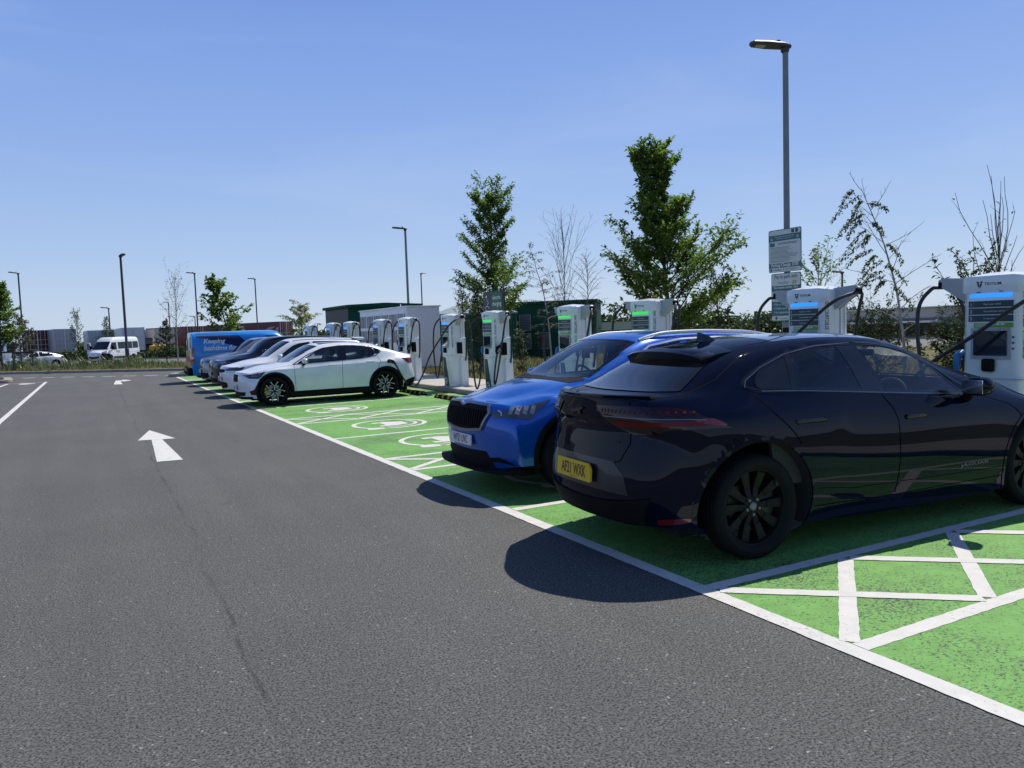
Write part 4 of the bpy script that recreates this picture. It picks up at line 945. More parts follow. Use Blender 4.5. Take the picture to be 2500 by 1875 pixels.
# ------------------------------------------------------------------ cars further along the row and across the road
def build_plain(loc, rz, label, P, L, W, lines, wins, wsq, rsq, hl, tl, grille, plates, uf, ur, r=.34, archR=.4, clad=None, mirrorp=None, wst='five', wm=None, extras=None, level=2, group='cars parked in the charging bays', fc=None, rc=None, roofcol=None):
    root = empty('parked_car', loc, rz, label, 'car', group)
    li, S = lines
    fc = fc or dict(uc=[.06, .02, .0, .01, .07], us=[.26, .22, .2, .23, .3], zc=[.22, .42, .62, .78, .86], capcrease=.3)
    rc = rc or dict(uc=[L - .1, L, L - .05, L - .07, L - .08], us=[L - .22, L - .18, L - .22, L - .25, L - .28], zc=[.3, .5, .7, .92, 1.05], capcrease=.3)
    c = Car('x', L, li, fc, rc, S, P, root, level=level, crease={('D', 2, 20): .4, ('E', 2, 9): .3}, pw=2.6)
    for u in (uf, ur): c.arch(u, r + .01, archR, M_LIN, clad or P, lipw=.05 if clad else .025, lipoff=.008, lipskirt=.012)
    for q in wins:
        c.window('side_window', smooth_poly([(a, .74, b) for a, b in q], 3), M_PRIV, M_BLKG, w=.02, cut=False)
    c.window('windscreen', ws_outline(*wsq), M_PRIV, M_BLKG, w=.04, mirror=False, cut=False)
    c.window('rear_screen', smooth_poly(rsq, 3), M_PRIV, M_BLKG, w=.03, mirror=False, cut=False)
    for sd in (1, -1):
        a = c.decal('headlight', smooth_poly([(p[0], sd * p[1], p[2]) for p in hl], 3), mat('lamp_housing', (.02, .021, .024), .06, coat=1., spec=.8), off=.006, skirt=.01, grid=.05)
        cx = [sum(p[k] for p in hl) / len(hl) for k in range(3)]; b = MB()
        c.strip([(cx[0] - .1, sd * (cx[1] - .11), cx[2]), (cx[0] + .1, sd * (cx[1] + .06), cx[2] + .01)], .035, (-1, sd, 0), b, off=.009); link('headlight_lens', b.mesh('headlight_lens'), M_LENS, a)
        if tl: c.decal('tail_lamp', smooth_poly([(p[0], sd * p[1], p[2]) for p in tl], 3), M_REDL, off=.006, skirt=.01, grid=.05)
        if mirrorp: door_mirror(root, (mirrorp[0], sd * mirrorp[1], mirrorp[2]), mirrorp[3] if len(mirrorp) > 3 else P, sd, (.15, .2, .14))
    for (nm, q, m) in grille: c.decal(nm, smooth_poly(q, 3), m, off=.006, skirt=.008, grid=.06, direction=(-1, 0, 0))
    for pl in plates: plate(root, *pl)
    if clad: c.strips('sill_cladding', [([(uf + archR, .9, .28), (ur - archR, .9, .28)], .14, (0, 1, 0))], clad, off=.008, skirt=.01)
    um = (uf + ur) / 2
    c.strips('panel_gap', [([(uf + archR + .08, .9, .95), (uf + archR + .05, .9, .35)], .008, (0, 1, .1)), ([(um + .08, .9, 1.0), (um + .08, .9, .35)], .008, (0, 1, .1)), ([(ur - .12, .9, 1.02), (ur - .3, .9, .8)], .008, (0, 1, .1))], M_GAP)
    for (a_, z) in ((um - .25, .93), (um + .72, .95)):
        for sd in (1, -1):
            h, hn = c.hit(Vector((a_, sd * .9, z)), Vector((0, sd, 0))); mb = MB(); mb.cbox((h.x, h.y + sd * .012, h.z), (.2, .022, .03), .008); mb.build('door_handle', P, root, bevel=.004)
    wheels4(root, uf, ur, W - .14, r, w=.22, rimr=r * .69, style=wst, seg=32, mats=(M_RUB, M_ANTH, wm or M_ALU, M_DISC, M_SIL, None))
    underbody(root, L)
    if extras: extras(c, root, P)
    c.finish(); return root
def build_wsuv(loc, rz):
    L = 4.5; P = paint('white_paint', (.72, .73, .74), .05, .3)
    def ex(c, root, P):
        mb = MB(); N = 12; vs = []; fs = []
        for i in range(N + 1):
            t = -1 + 2 * i / N; yy = .56 * t; q = -.03 * t * t
            vs += [(3.72, yy, 1.555 + q), (4.12 - .06 * t * t, yy, 1.545 + q), (4.14 - .06 * t * t, yy, 1.515 + q), (3.95, yy, 1.475 + q)]
        for i in range(N):
            for k in range(4): a = i * 4 + k; b = i * 4 + (k + 1) % 4; fs.append((a, b, b + 4, a + 4))
        fs += [(3, 2, 1, 0), (N * 4, N * 4 + 1, N * 4 + 2, N * 4 + 3)]; mb.add(vs, fs); mb.build('roof_spoiler', P, root, smooth=True)
        c.strips('roof_gutter', [([(1.95, .55, 1.52), (2.8, .56, 1.55), (3.8, .54, 1.5)], .03, (0, .3, 1))], M_BLKG, off=.006)
        antenna(root, (3.62, 0, 1.57), M_BLKG, .8)
    return build_plain(loc, rz, 'white hatchback SUV with roof spoiler, behind the white fastback', P, L, .91,
        body_lines(L, .91, .85, 3.5, .22, .84, 1.02, 1.1, 1.85, 1.585, 2.5, 3.85, 1.52, 4.25, 1.15, 1.08, 1.0, 1.06, nosew=.84, nose=.03),
        [[(1.45, 1.04), (1.45, 1.04), (1.95, 1.38), (2.4, 1.46), (2.4, 1.46), (2.4, 1.06), (2.4, 1.06)], [(2.5, 1.06), (2.5, 1.06), (2.5, 1.47), (2.5, 1.47), (3.4, 1.44), (3.85, 1.32), (3.85, 1.15), (3.7, 1.1)]],
        (1.25, .6, 1.05, 1.1, 1.86, .54, 1.5, 1.75), [(3.92, .45, 1.5), (3.92, .45, 1.5), (3.92, -.45, 1.5), (3.92, -.45, 1.5), (4.22, -.5, 1.18), (4.22, .5, 1.18)],
        [(.1, .45, .80), (.1, .45, .80), (.3, .72, .84), (.5, .84, .88), (.5, .84, .88), (.35, .84, .78), (.12, .5, .73)], [(4.3, .78, 1.0), (4.1, .86, 1.03), (4.15, .86, .9), (4.35, .72, .88)],
        [('front_grille', [(0, .42, .78), (0, -.42, .78), (0, -.4, .70), (0, .4, .70)], M_BLKM), ('front_intake', [(0, .5, .42), (0, -.5, .42), (0, -.45, .27), (0, .45, .27)], M_BLKM)],
        [((-.012, 0, .52), (0, -1, 0), (0, 0, 1), .52, .111, M_WPL, 'KP70 VDE')], .85, 3.5, r=.35, archR=.405, clad=M_BLKM, mirrorp=(1.5, 1.0, 1.08), extras=ex, level=3)
def build_xc(loc, rz):
    L = 4.43; P = paint('ink_blue_paint', (.004, .007, .018), .1, .3, spec=.1)
    def ex(c, root, P):
        c.rail('roof_rail', [(1.75, .58, 1.56), (2.3, .6, 1.62), (3.2, .6, 1.62), (3.9, .57, 1.56)], M_BLKM, .018, .035)
        for sd in (1, -1):
            mb = MB()
            c.strip([(.14, sd * .56, .85), (.36, sd * .82, .87)], .016, (-1, sd, 0), mb, off=.0095); c.strip([(.3, sd * .78, .92), (.26, sd * .74, .87), (.3, sd * .78, .82)], .016, (-1, sd, 0), mb, off=.0095)
            link('running_light', mb.mesh('running_light'), M_LENS, root)
        antenna(root, (3.75, 0, 1.63), M_BLKG, .8)
    return build_plain(loc, rz, 'very dark blue boxy SUV between the white SUV and the silver grey SUV', P, L, .93,
        body_lines(L, .93, .84, 3.54, .25, .94, 1.13, 1.12, 1.72, 1.65, 2.4, 3.95, 1.57, 4.25, 1.2, 1.15, 1.08, 1.16, nosew=.86, nose=.02),
        [[(1.4, 1.12), (1.4, 1.12), (1.82, 1.43), (2.3, 1.53), (2.3, 1.53), (2.3, 1.13), (2.3, 1.13)], [(2.4, 1.13), (2.4, 1.13), (2.4, 1.53), (2.4, 1.53), (3.2, 1.52), (3.2, 1.52), (3.3, 1.16), (3.3, 1.16)], [(3.36, 1.17), (3.36, 1.17), (3.3, 1.51), (3.3, 1.51), (3.95, 1.42), (3.75, 1.2)]],
        (1.22, .63, 1.14, 1.08, 1.72, .57, 1.56, 1.62), [(3.98, .47, 1.54), (3.98, .47, 1.54), (3.98, -.47, 1.54), (3.98, -.47, 1.54), (4.22, -.52, 1.22), (4.22, .52, 1.22)],
        [(.08, .48, .9), (.08, .48, .9), (.3, .76, .93), (.46, .87, .95), (.46, .87, .95), (.4, .87, .82), (.12, .56, .80)], [(4.33, .74, 1.15), (4.2, .82, 1.15), (4.2, .86, .8), (4.3, .78, .8)],
        [('front_grille', [(0, .40, .88), (0, .40, .88), (0, -.40, .88), (0, -.40, .88), (0, -.38, .66), (0, -.38, .66), (0, .38, .66), (0, .38, .66)], M_BLKG), ('front_intake', [(0, .6, .42), (0, -.6, .42), (0, -.52, .3), (0, .52, .3)], M_BLKM)],
        [((-.012, 0, .56), (0, -1, 0), (0, 0, 1), .52, .111, M_WPL, 'LC69 TXB')], .84, 3.54, r=.36, archR=.415, clad=M_BLKM, mirrorp=(1.5, 1.02, 1.19, M_BLKG), extras=ex, level=3,
        fc=dict(uc=[.06, .03, .0, .0, .05], us=[.22, .18, .14, .15, .2], zc=[.24, .44, .68, .86, .97], capcrease=.4))
def build_grey(loc, rz):
    L = 4.6; P = paint('silver_grey_paint', (.26, .28, .31), .55, .28)
    def ex(c, root, P): c.rail('roof_rail', [(1.8, .57, 1.54), (2.3, .58, 1.6), (3.2, .58, 1.6), (3.9, .55, 1.54)], M_SIL, .016, .03)
    return build_plain(loc, rz, 'silver grey SUV half hidden behind the dark blue one, nose to the lane', P, L, .93,
        body_lines(L, .93, .88, 3.65, .22, .92, 1.1, 1.1, 1.78, 1.63, 2.5, 3.95, 1.54, 4.3, 1.15, 1.12, 1.05, 1.12, nosew=.82, nose=.02),
        [[(1.4, 1.08), (1.4, 1.08), (1.9, 1.42), (2.4, 1.5), (2.4, 1.5), (2.4, 1.1), (2.4, 1.1)], [(2.5, 1.1), (2.5, 1.1), (2.5, 1.51), (2.5, 1.51), (3.4, 1.48), (3.9, 1.36), (3.7, 1.16)]],
        (1.22, .62, 1.12, 1.06, 1.8, .56, 1.54, 1.7), [(3.98, .47, 1.5), (3.98, .47, 1.5), (3.98, -.47, 1.5), (3.98, -.47, 1.5), (4.25, -.52, 1.2), (4.25, .52, 1.2)],
        [(.08, .46, .87), (.08, .46, .87), (.3, .74, .9), (.46, .85, .93), (.46, .85, .93), (.36, .84, .82), (.1, .5, .80)], [(4.4, .74, 1.1), (4.2, .84, 1.1), (4.2, .86, .95), (4.4, .76, .95)],
        [('front_grille', [(0, .38, .86), (0, .38, .86), (0, -.38, .86), (0, -.38, .86), (0, -.34, .62), (0, -.34, .62), (0, .34, .62), (0, .34, .62)], M_BLKG), ('front_intake', [(0, .7, .45), (0, -.7, .45), (0, -.6, .28), (0, .6, .28)], M_BLKM)],
        [((-.012, 0, .52), (0, -1, 0), (0, 0, 1), .52, .111, M_WPL, 'GK21 OHA')], .88, 3.65, r=.36, archR=.41, mirrorp=(1.5, 1.0, 1.15), extras=ex)
def build_saloon(loc, rz):
    L = 4.78; P = paint('silver_paint', (.52, .54, .56), .5, .28)
    return build_plain(loc, rz, 'silver five door hatchback driving on the far road past the reeds', P, L, .94,
        body_lines(L, .94, .95, 3.8, .2, .74, .98, 1.12, 2.0, 1.48, 2.7, 3.5, 1.38, 4.35, 1.08, 1.04, .97, 1.03, tum=.63, nosew=.78, nose=.03),
        [[(1.5, .99), (1.5, .99), (2.05, 1.30), (2.5, 1.38), (2.5, 1.38), (2.5, 1.0), (2.5, 1.0)], [(2.58, 1.01), (2.58, 1.01), (2.58, 1.385), (2.58, 1.385), (3.2, 1.35), (3.65, 1.22), (3.8, 1.12), (3.6, 1.06)]],
        (1.3, .62, 1.0, 1.12, 2.0, .54, 1.39, 1.88), [(3.55, .45, 1.36), (3.55, .45, 1.36), (3.55, -.45, 1.36), (3.55, -.45, 1.36), (4.28, -.5, 1.1), (4.28, .5, 1.1)],
        [(.12, .5, .72), (.12, .5, .72), (.4, .78, .78), (.68, .88, .84), (.68, .88, .84), (.4, .86, .68), (.16, .58, .62)], [(4.5, .76, .98), (4.3, .86, .98), (4.3, .88, .8), (4.5, .78, .8)],
        [('front_grille', [(0, .4, .66), (0, -.4, .66), (0, -.36, .58), (0, .36, .58)], M_CHR), ('front_intake', [(0, .5, .48), (0, -.5, .48), (0, -.38, .26), (0, .38, .26)], M_BLKM)],
        [((-.012, 0, .5), (0, -1, 0), (0, 0, 1), .52, .111, M_WPL, 'FN09 ZRC')], .95, 3.8, r=.335, archR=.39, mirrorp=(1.6, 1.0, 1.05), wst='ten', group=None)
# ------------------------------------------------------------------ vans and lorries
def van_body(L, W, H, lines_kw, root, P, fc, rc, level=3, crease=None):
    li, S = lines_kw
    return Car('v', L, li, fc, rc, S, P, root, level=level, crease=crease or {}, pw=4.)
def van_lines(L, W, H, uf, ur, zs, zn, zc, uc0, uwt, bf, rearw=.97, roofw=.80, noseW=.82):
    w = W
    def ln(pts): return [(a, b * w, z) for a, b, z in pts]
    A = ln([(.25, noseW, zs + .02), (.6, .93, zs), (uf, .96, zs), (L / 2, .96, zs), (ur, .97, zs), (L - .1, .95, zs + .05)])
    B = ln([(.2, noseW, .5), (.6, .96, .5), (uf, .99, .55), (L / 2, .99, .5), (ur, 1., .55), (L - .1, rearw, .5)])
    C = ln([(.2, noseW - .02, .75), (.6, .95, .78), (uf, .99, .82), (L / 2, .995, .8), (ur, 1., .85), (L - .1, rearw, .8)])
    D = ln([(.28, noseW - .05, zn - .1), (.6, .9, zn), (uf, .96, lerp(zn, bf, .5)), (L * .4, .98, bf - .05), (ur, .985, bf), (L - .1, rearw, bf)])
    E = ln([(.35, noseW - .1, zn), (.6, .84, zn + .06), (uf, .9, lerp(zn, bf, .7)), (uc0 + .35, .94, bf + .06), (L * .4, .955, bf + .12), (ur, .96, bf + .14), (L - .1, rearw - .02, bf + .14)])
    F = ln([(.3, .55, zn + .04), (uf * .8, .7, lerp(zn, zc, .7)), (uc0 + .1, .82, zc + .05), (uwt, .9, lerp(zc, H, .5)), (L * .5, .915, lerp(zc, H, .55)), (ur, .92, lerp(zc, H, .55)), (L - .1, rearw - .06, lerp(zc, H, .55))])
    G = ln([(.28, .36, zn + .05), (uf * .8, .56, lerp(zn, zc, .8)), (uc0 + .05, .72, zc + .08), (lerp(uc0, uwt, .5), .8, lerp(zc, H - .12, .55)), (uwt + .12, roofw, H - .1), (L * .55, roofw + .03, H - .06), (ur, roofw + .03, H - .06), (L - .1, roofw, H - .09)])
    Hh = ln([(.2, .18, zn + .06), (uf * .8, .3, lerp(zn, zc, .85) + .02), (uc0, .4, zc + .05), (lerp(uc0, uwt, .5), .42, lerp(zc, H - .03, .55) + .02), (uwt, .42, H - .035), (L * .5, .44, H - .01), (ur, .44, H - .01), (L - .1, .42, H - .03)])
    I = ln([(.12, 0, zn + .06), (uf * .8, 0, lerp(zn, zc, .85) + .02), (uc0, 0, zc + .06), (lerp(uc0, uwt, .5), 0, lerp(zc, H - .02, .57) + .03), (uwt - .03, 0, H - .03), (L * .5, 0, H), (ur, 0, H), (L - .1, 0, H - .02)])
    S = [0, .1, .25, .45, .65, uf, uc0 + .12, lerp(uc0, uwt, .35), lerp(uc0, uwt, .7), uwt, uwt + .2]
    S = sorted(set(round(q, 3) for q in S)); n = int((L - S[-1] - .3) / .3)
    S += [S[-1] + (L - .12 - S[-1]) * (i + 1) / n for i in range(n)] + [L - .04, L]
    return dict(A=A, B=B, C=C, D=D, E=E, F=F, G=G, H=Hh, I=I), S
def build_van(loc, rz):
    root = empty('parked_van', loc, rz, 'bright blue panel van lettered Keeping bathtime flowing, tail to the lane', 'van')
    L, W, H = 5.0, .96, 1.9; P = paint('sky_blue_paint', (.008, .22, .62), .1, .3)
    NV = mat('van_navy_wrap', (.008, .016, .075), .55, spec=.2)
    c = van_body(L, W, H, van_lines(L, W, H, .95, 4.2, .25, .9, 1.15, .95, 1.75, 1.1, roofw=.78), root, P,
        dict(uc=[.06, .0, .0, .05, .1], us=[.28, .22, .22, .26, .34], zc=[.27, .5, .72, .86, .95]), dict(uc=[L - .02, L, L, L - .01, L - .08], us=[L - .1, L - .08, L - .08, L - .09, L - .16], zc=[.3, .52, .8, 1.1, 1.26]))
    for u in (.95, 4.2): c.arch(u, .36, .4, M_LIN, P, lipw=.03)
    for sd in (1, -1):
        y = sd * .8
        c.window('cab_window', smooth_poly([(1.3, y, 1.15), (1.3, y, 1.15), (1.8, y, 1.66), (1.8, y, 1.66), (2.25, y, 1.68), (2.25, y, 1.68), (2.25, y, 1.12), (2.25, y, 1.12)], 3), M_PRIV, M_BLKG, w=.03, cut=False, mirror=False)
        # navy wrap with a slanted front edge, panel pressings and lettering
        c.decal('navy_wrap', [(4.72, y, 1.84), (3.35, y, 1.86), (2.98, y, 1.48), (2.85, y, 1.22), (3.2, y, 1.28), (4.0, y, 1.5), (4.35, y, 1.62), (4.72, y, 1.68)], NV, off=.003, grid=.08, direction=(0, sd, 0))
        for nm, txt, uu, zz, sz in (('lettering', 'Keeping', 4.52, 1.46, .235), ('lettering', 'bathtime flowing', 4.52, 1.20, .235)):
            t = MB(); M = frame_mat((0, 0, 0), (-sd, 0, 0), (0, 0, 1)); vs, fs = text_geo(txt, sz, 'LEFT', .98, .035, .25)
            out = []
            u0 = uu if sd < 0 else uu - (max(v[0] for v in vs) if True else 0)
            for (x, z_) in vs:
                # read left to right as seen from outside
                u_ = (4.50 - x) if sd > 0 else (2.1 + x)
                h, hn = c.hit(Vector((u_, y, zz + z_)), Vector((0, sd, 0))); out.append(h + Vector((0, sd * .006, 0)))
            t.add(out, fs); t.build(nm, M_WPL, root)
        t = MB()
        for k in range(26): c.strip([(4.45 - k * .065, y, 1.06), (4.41 - k * .065, y, 1.06)], .03, (0, sd, 0), t, off=.004)
        t.build('web_address', mat('van_green_text', (.12, .5, .3), .5), root)
    X = (0, 1, 0)
    c.strips('panel_gap', [([(3.45, .9, 1.72), (3.42, .9, 1.3), (3.42, .9, .4)], .01, X), ([(2.32, .9, 1.7), (2.3, .9, .35)], .01, X), ([(3.42, .9, .97), (4.9, .9, .97)], .012, X), ([(3.4, .9, .97), (2.3, .9, .95)], .008, X), ([(1.25, .9, 1.1), (1.3, .9, .35)], .008, X),
        ([(4.6, .9, 1.62), (4.6, .9, 1.16), (4.55, .9, 1.12), (3.5, .9, 1.12)], .008, X), ([(3.35, .9, 1.7), (2.5, .9, 1.7), (2.42, .9, 1.65), (2.42, .9, 1.12), (3.3, .9, 1.12)], .008, X)], mat('van_shadow_gap', (.004, .04, .16), .5))
    c.decal('side_step_trim', [(1.4, .9, .5), (3.75, .9, .5), (3.75, .9, .42), (1.4, .9, .42)], M_BLKM, off=.006, mirror=True, skirt=.006)
    # rear doors: glass, lamps, chevrons, bumper
    for sd in (1, -1):
        c.decal('rear_door_window', smooth_poly([(L, sd * .06, 1.72), (L, sd * .06, 1.72), (L, sd * .68, 1.70), (L, sd * .68, 1.70), (L, sd * .74, 1.2), (L, sd * .74, 1.2), (L, sd * .06, 1.2), (L, sd * .06, 1.2)], 3), M_PRIV, off=.005, direction=(1, 0, 0))
        c.decal('tail_lamp', smooth_poly([(L - .02, sd * .8, 1.3), (L - .02, sd * .8, 1.3), (L - .16, sd * .93, 1.32), (L - .16, sd * .93, 1.32), (L - .16, sd * .94, .72), (L - .16, sd * .94, .72), (L - .02, sd * .8, .7), (L - .02, sd * .8, .7)], 3), M_REDL, off=.012, skirt=.02)
        c.decal('reversing_lamp', [(L - .02, sd * .81, .98), (L - .14, sd * .93, .98), (L - .14, sd * .93, .9), (L - .02, sd * .81, .9)], M_WPL, off=.02, skirt=.01)
        for k in range(5):
            z = .42 + k * .2; m = mat('chevron_red', (.5, .04, .02), .5) if k % 2 == 0 else mat('chevron_yellow', (.6, .42, .03), .5)
            c.decal('rear_chevron', [(L, sd * .04, z + .22), (L, sd * .04, z + .02), (L, sd * .76, z - .24 + .18), (L, sd * .76, z + .14)], m, off=.004 + .001 * (k % 2), direction=(1, 0, 0))
        door_mirror(root, (1.5, sd * 1.12, 1.25), M_BLKM, sd, (.18, .24, .28))
    mb = MB(); mb.cbox((L - .02, 0, .43), (.2, 1.84, .26), .06); mb.build('rear_bumper', M_BLKM, root, bevel=.02)
    plate(root, (L + .085, 0, .5), (0, 1, 0), (0, 0, 1), .52, .111, M_YPL, 'YH70 LKN', .079)
    c.window('windscreen', ws_outline(1.0, .7, 1.2, .9, 1.7, .64, 1.75, 1.6), M_PRIV, M_BLKG, w=.05, mirror=False, cut=False)
    wheels4(root, .95, 4.2, .8, .34, w=.22, rimr=.21, style='five', seg=32, mats=(M_RUB, M_SIL, M_SIL, M_DISC, M_SIL, None)); underbody(root, L, z1=.4)
    c.finish(); return root
def build_minibus(loc, rz):
    root = empty('minibus', loc, rz, 'white high roof minibus parked beyond the reeds with its far front door open', 'minibus')
    L, W, H = 5.5, 1.02, 2.52; P = paint('bus_white_paint', (.78, .79, .79), .0, .35)
    c = van_body(L, W, H, van_lines(L, W, H, .95, 4.4, .3, 1.05, 1.32, .8, 1.85, 1.3, roofw=.82, noseW=.85), root, P,
        dict(uc=[.06, .0, .02, .08, .16], us=[.3, .26, .26, .32, .4], zc=[.32, .5, .75, .98, 1.1]), dict(uc=[L - .02, L, L, L - .02, L - .06], us=[L - .1, L - .08, L - .08, L - .1, L - .14], zc=[.35, .52, .8, 1.3, 1.5]))
    for u in (.95, 4.4): c.arch(u, .36, .4, M_LIN, M_BLKM, lipw=.06)
    c.window('windscreen', ws_outline(.85, .82, 1.35, .72, 1.5, .74, 2.05, 1.42), M_PRIV, M_BLKG, w=.06, mirror=False, cut=False)
    for sd in (1, -1):
        y = sd * .95
        for nm, q in (('cab_window', [(1.15, 1.4), (1.15, 1.4), (1.5, 1.98), (1.5, 1.98), (2.05, 2.0), (2.05, 2.0), (2.05, 1.32), (2.05, 1.32), (1.6, 1.28)]), ('side_window', [(2.25, 1.36), (2.25, 1.36), (2.25, 2.0), (2.25, 2.0), (3.35, 2.02), (3.35, 2.02), (3.35, 1.36), (3.35, 1.36)]), ('side_window', [(3.42, 1.36), (3.42, 1.36), (3.42, 2.02), (3.42, 2.02), (4.35, 2.02), (4.35, 2.02), (4.35, 1.36), (4.35, 1.36)]), ('side_window', [(4.42, 1.36), (4.42, 1.36), (4.42, 2.02), (4.42, 2.02), (5.25, 2.02), (5.25, 2.02), (5.25, 1.38), (5.25, 1.38)])):
            c.window(nm, smooth_poly([(a, y, b) for a, b in q], 3), M_PRIV, M_BLKG, w=.03, mirror=False, cut=False)
        c.decal('headlight', smooth_poly([(.28, sd * .70, 1.12), (.28, sd * .70, 1.12), (.6, sd * .88, 1.22), (.75, sd * .92, 1.22), (.6, sd * .93, 1.0), (.3, sd * .78, .93)], 3), M_LENS, off=.01, skirt=.015)
        c.decal('bumper_corner', smooth_poly([(.2, sd * .72, .95), (.6, sd * .98, .98), (1.3, sd * 1., .8), (1.3, sd * 1., .42), (.5, sd * .98, .36), (.15, sd * .72, .38)], 3), M_BLKM, off=.012, skirt=.02)
        c.decal('side_trim', [(1.5, sd * 1., .66), (4.0, sd * 1., .66), (4.0, sd * 1., .46), (1.5, sd * 1., .46)], M_BLKM, off=.01, skirt=.01)
        c.decal('rear_corner_trim', [(4.95, sd * 1., .95), (5.45, sd * 1., .95), (5.45, sd * 1., .4), (4.85, sd * 1., .4)], M_BLKM, off=.01, skirt=.01)
        door_mirror(root, (1.25, sd * 1.18, 1.52), M_BLKM, sd, (.2, .26, .4))
    X = (0, 1, 0)
    c.strips('panel_gap', [([(2.14, 1, 2.1), (2.14, 1, .45)], .014, X), ([(3.45, 1, 1.3), (3.45, 1, .5)], .014, X), ([(1.25, 1, 1.3), (1.35, 1, .9)], .012, X), ([(2.14, 1, 1.0), (5.3, 1, 1.05)], .012, X)], M_GAP)
    for u_ in (1.98, 2.3):
        mb = MB(); mb.cbox((u_, -1.0, 1.14), (.1, .05, .22), .02); mb.cbox((u_, 1.0, 1.14), (.1, .05, .22), .02); mb.build('door_handle', M_BLKM, root)
    c.decal('front_grille', smooth_poly([(.02, .55, .74), (.02, .55, .74), (.0, 0, .68), (.02, -.55, .74), (.02, -.55, .74), (.02, -.5, .55), (.0, 0, .48), (.02, .5, .55)], 3), M_BLKM, off=.01, direction=(-1, 0, 0))
    b = MB(); h, hn = c.hit(Vector((0, 0, .78)), Vector((-1, 0, 0))); b.prism([(-.1, .06), (-.06, .07), (0, -.03), (.06, .07), (.1, .06), (0, -.1)], 0, .01, frame_mat(h + hn * .012, (0, -1, 0), (0, 0, 1))); b.build('grille_badge', M_CHR, root)
    c.decal('roof_vent', smooth_poly([(2.2, .3, H), (2.2, -.3, H), (2.8, -.3, H), (2.8, .3, H)], 3), M_BLKM, off=.06, skirt=.06)
    # open far door: thin shell swung out, glass panes in it
    ob = MB(); th = .06
    out = [(0, .45), (.05, 1.3), (.38, 2.0), (.95, 2.02), (1.0, 1.2), (.95, .45)]
    Md = Matrix.Translation((1.15, 1.0, 0)) @ Matrix.Rotation(rad(62), 4, 'Z') @ Matrix.Rotation(PI / 2, 4, 'X')
    ob.prism([(a, b) for a, b in out], -th / 2, th / 2, Md); d = ob.build('front_door', P, root)
    g = MB(); g.prism([(.12, 1.36), (.42, 1.93), (.55, 1.94), (.5, 1.33)], -th / 2 - .005, th / 2 + .005, Md); g.prism([(.58, 1.33), (.62, 1.94), (.9, 1.94), (.9, 1.3)], -th / 2 - .005, th / 2 + .005, Md); g.build('door_window', M_PRIV, d)
    wheels4(root, .95, 4.4, .86, .34, w=.22, rimr=.2, style='five', seg=24, mats=(M_RUB, M_SIL, M_SIL, M_DISC, M_SIL, None)); underbody(root, L, z0=.25, z1=.5)
    c.finish(); return root
def build_cab(loc, rz):
    root = empty('lorry_cab', loc, rz, 'white lorry cab with tall roof fairing behind the leafy tree on the far left', 'lorry')
    P = mat('lorry_white', (.75, .77, .79), .3, coat=.6)
    mb = MB(); mb.prism([(0, .5), (0, 1.6), (.25, 2.6), (.5, 3.1), (1.1, 3.55), (2.2, 3.7), (2.2, .9), (1.7, .9), (1.6, .5)], -1.2, 1.2, Matrix.Rotation(PI / 2, 4, 'X')); o = mb.build('cab_shell', P, root, bevel=.12)
    g = MB(); g.add([(.02, -1.05, 1.75), (.02, 1.05, 1.75), (.24, 1.0, 2.55), (.24, -1.0, 2.55)], [(0, 1, 2, 3)]); g.build('windscreen', M_PRIV, root)
    g = MB(); g.b2(.35, 1.35, -1.215, -1.2, 1.7, 2.5); g.b2(.35, 1.35, 1.2, 1.215, 1.7, 2.5); g.build('side_windows', M_PRIV, root)
    g = MB(); g.b2(-.02, .0, -.8, .8, .6, 1.5); g.build('front_grille', M_BLKM, root)
    for u in (1.1, 4.3):
        for sd in (1, -1): wheel(root, (u, sd * 1.05, .5), sd, r=.5, w=.3, rimr=.29, style='five', seg=24, mats=(M_RUB, M_SIL, M_SIL, M_DISC, M_SIL, None))
    mb = MB(); mb.b2(1.6, 5.6, -.45, .45, .75, 1.0); mb.build('chassis', M_BLKM, root)
    return root
def build_trailer(loc, rz, L, H, m, label, rear='doors', zf=1.15, art=None, tag_group='lorry trailers parked in a row'):
    """box trailer: local x along its length, rear door face at x=0"""
    root = empty('lorry_trailer', loc, rz, label, 'trailer', tag_group)
    mb = MB(); mb.b2(0, L, -1.27, 1.27, zf, H); o = mb.build('box_body', m, root, bevel=.03)
    mb = MB()
    for z in (zf + .05, H - .05): mb.b2(-.03, L, -1.29, -1.265, z - .06, z + .06)
    for x in (0.02, L - .05): mb.b2(x - .05, x + .05, -1.292, -1.262, zf, H)
    mb.build('side_rails', mat('trailer_rail', (.1, .05, .05), .5) if rear == 'dark' else mat('rail_grey', (.3, .3, .31), .5), root)
    mb = MB()
    for y in (-1.2, -.02, .02, 1.2): mb.b2(-.05, -.01, y - .03, y + .03, zf, H)
    for y in (-.85, -.35, .35, .85): mb.tube([(-.08, y, zf + .05), (-.08, y, H - .05)], .02, 6)
    for z in (zf + .5, zf + 1.1, zf + 1.7): mb.b2(-.07, -.02, -1.15, 1.15, z - .02, z + .02)
    mb.build('rear_door_bars', M_SIL, root)
    mb = MB(); mb.b2(0, L, -.5, .5, zf - .25, zf - .01); mb.b2(0, .1, -1.2, 1.2, zf - .65, zf - .5); mb.build('chassis', M_BLKM, root)
    for u in (1.6, 2.9, 4.2):
        if u < L:
            for sd in (1, -1): wheel(root, (u, sd * 1.05, .5), sd, r=.5, w=.3, rimr=.29, style='five', seg=20, mats=(M_RUB, M_SIL, M_SIL, M_DISC, M_SIL, None))
    if art: art(root, L, H, zf)
    return root
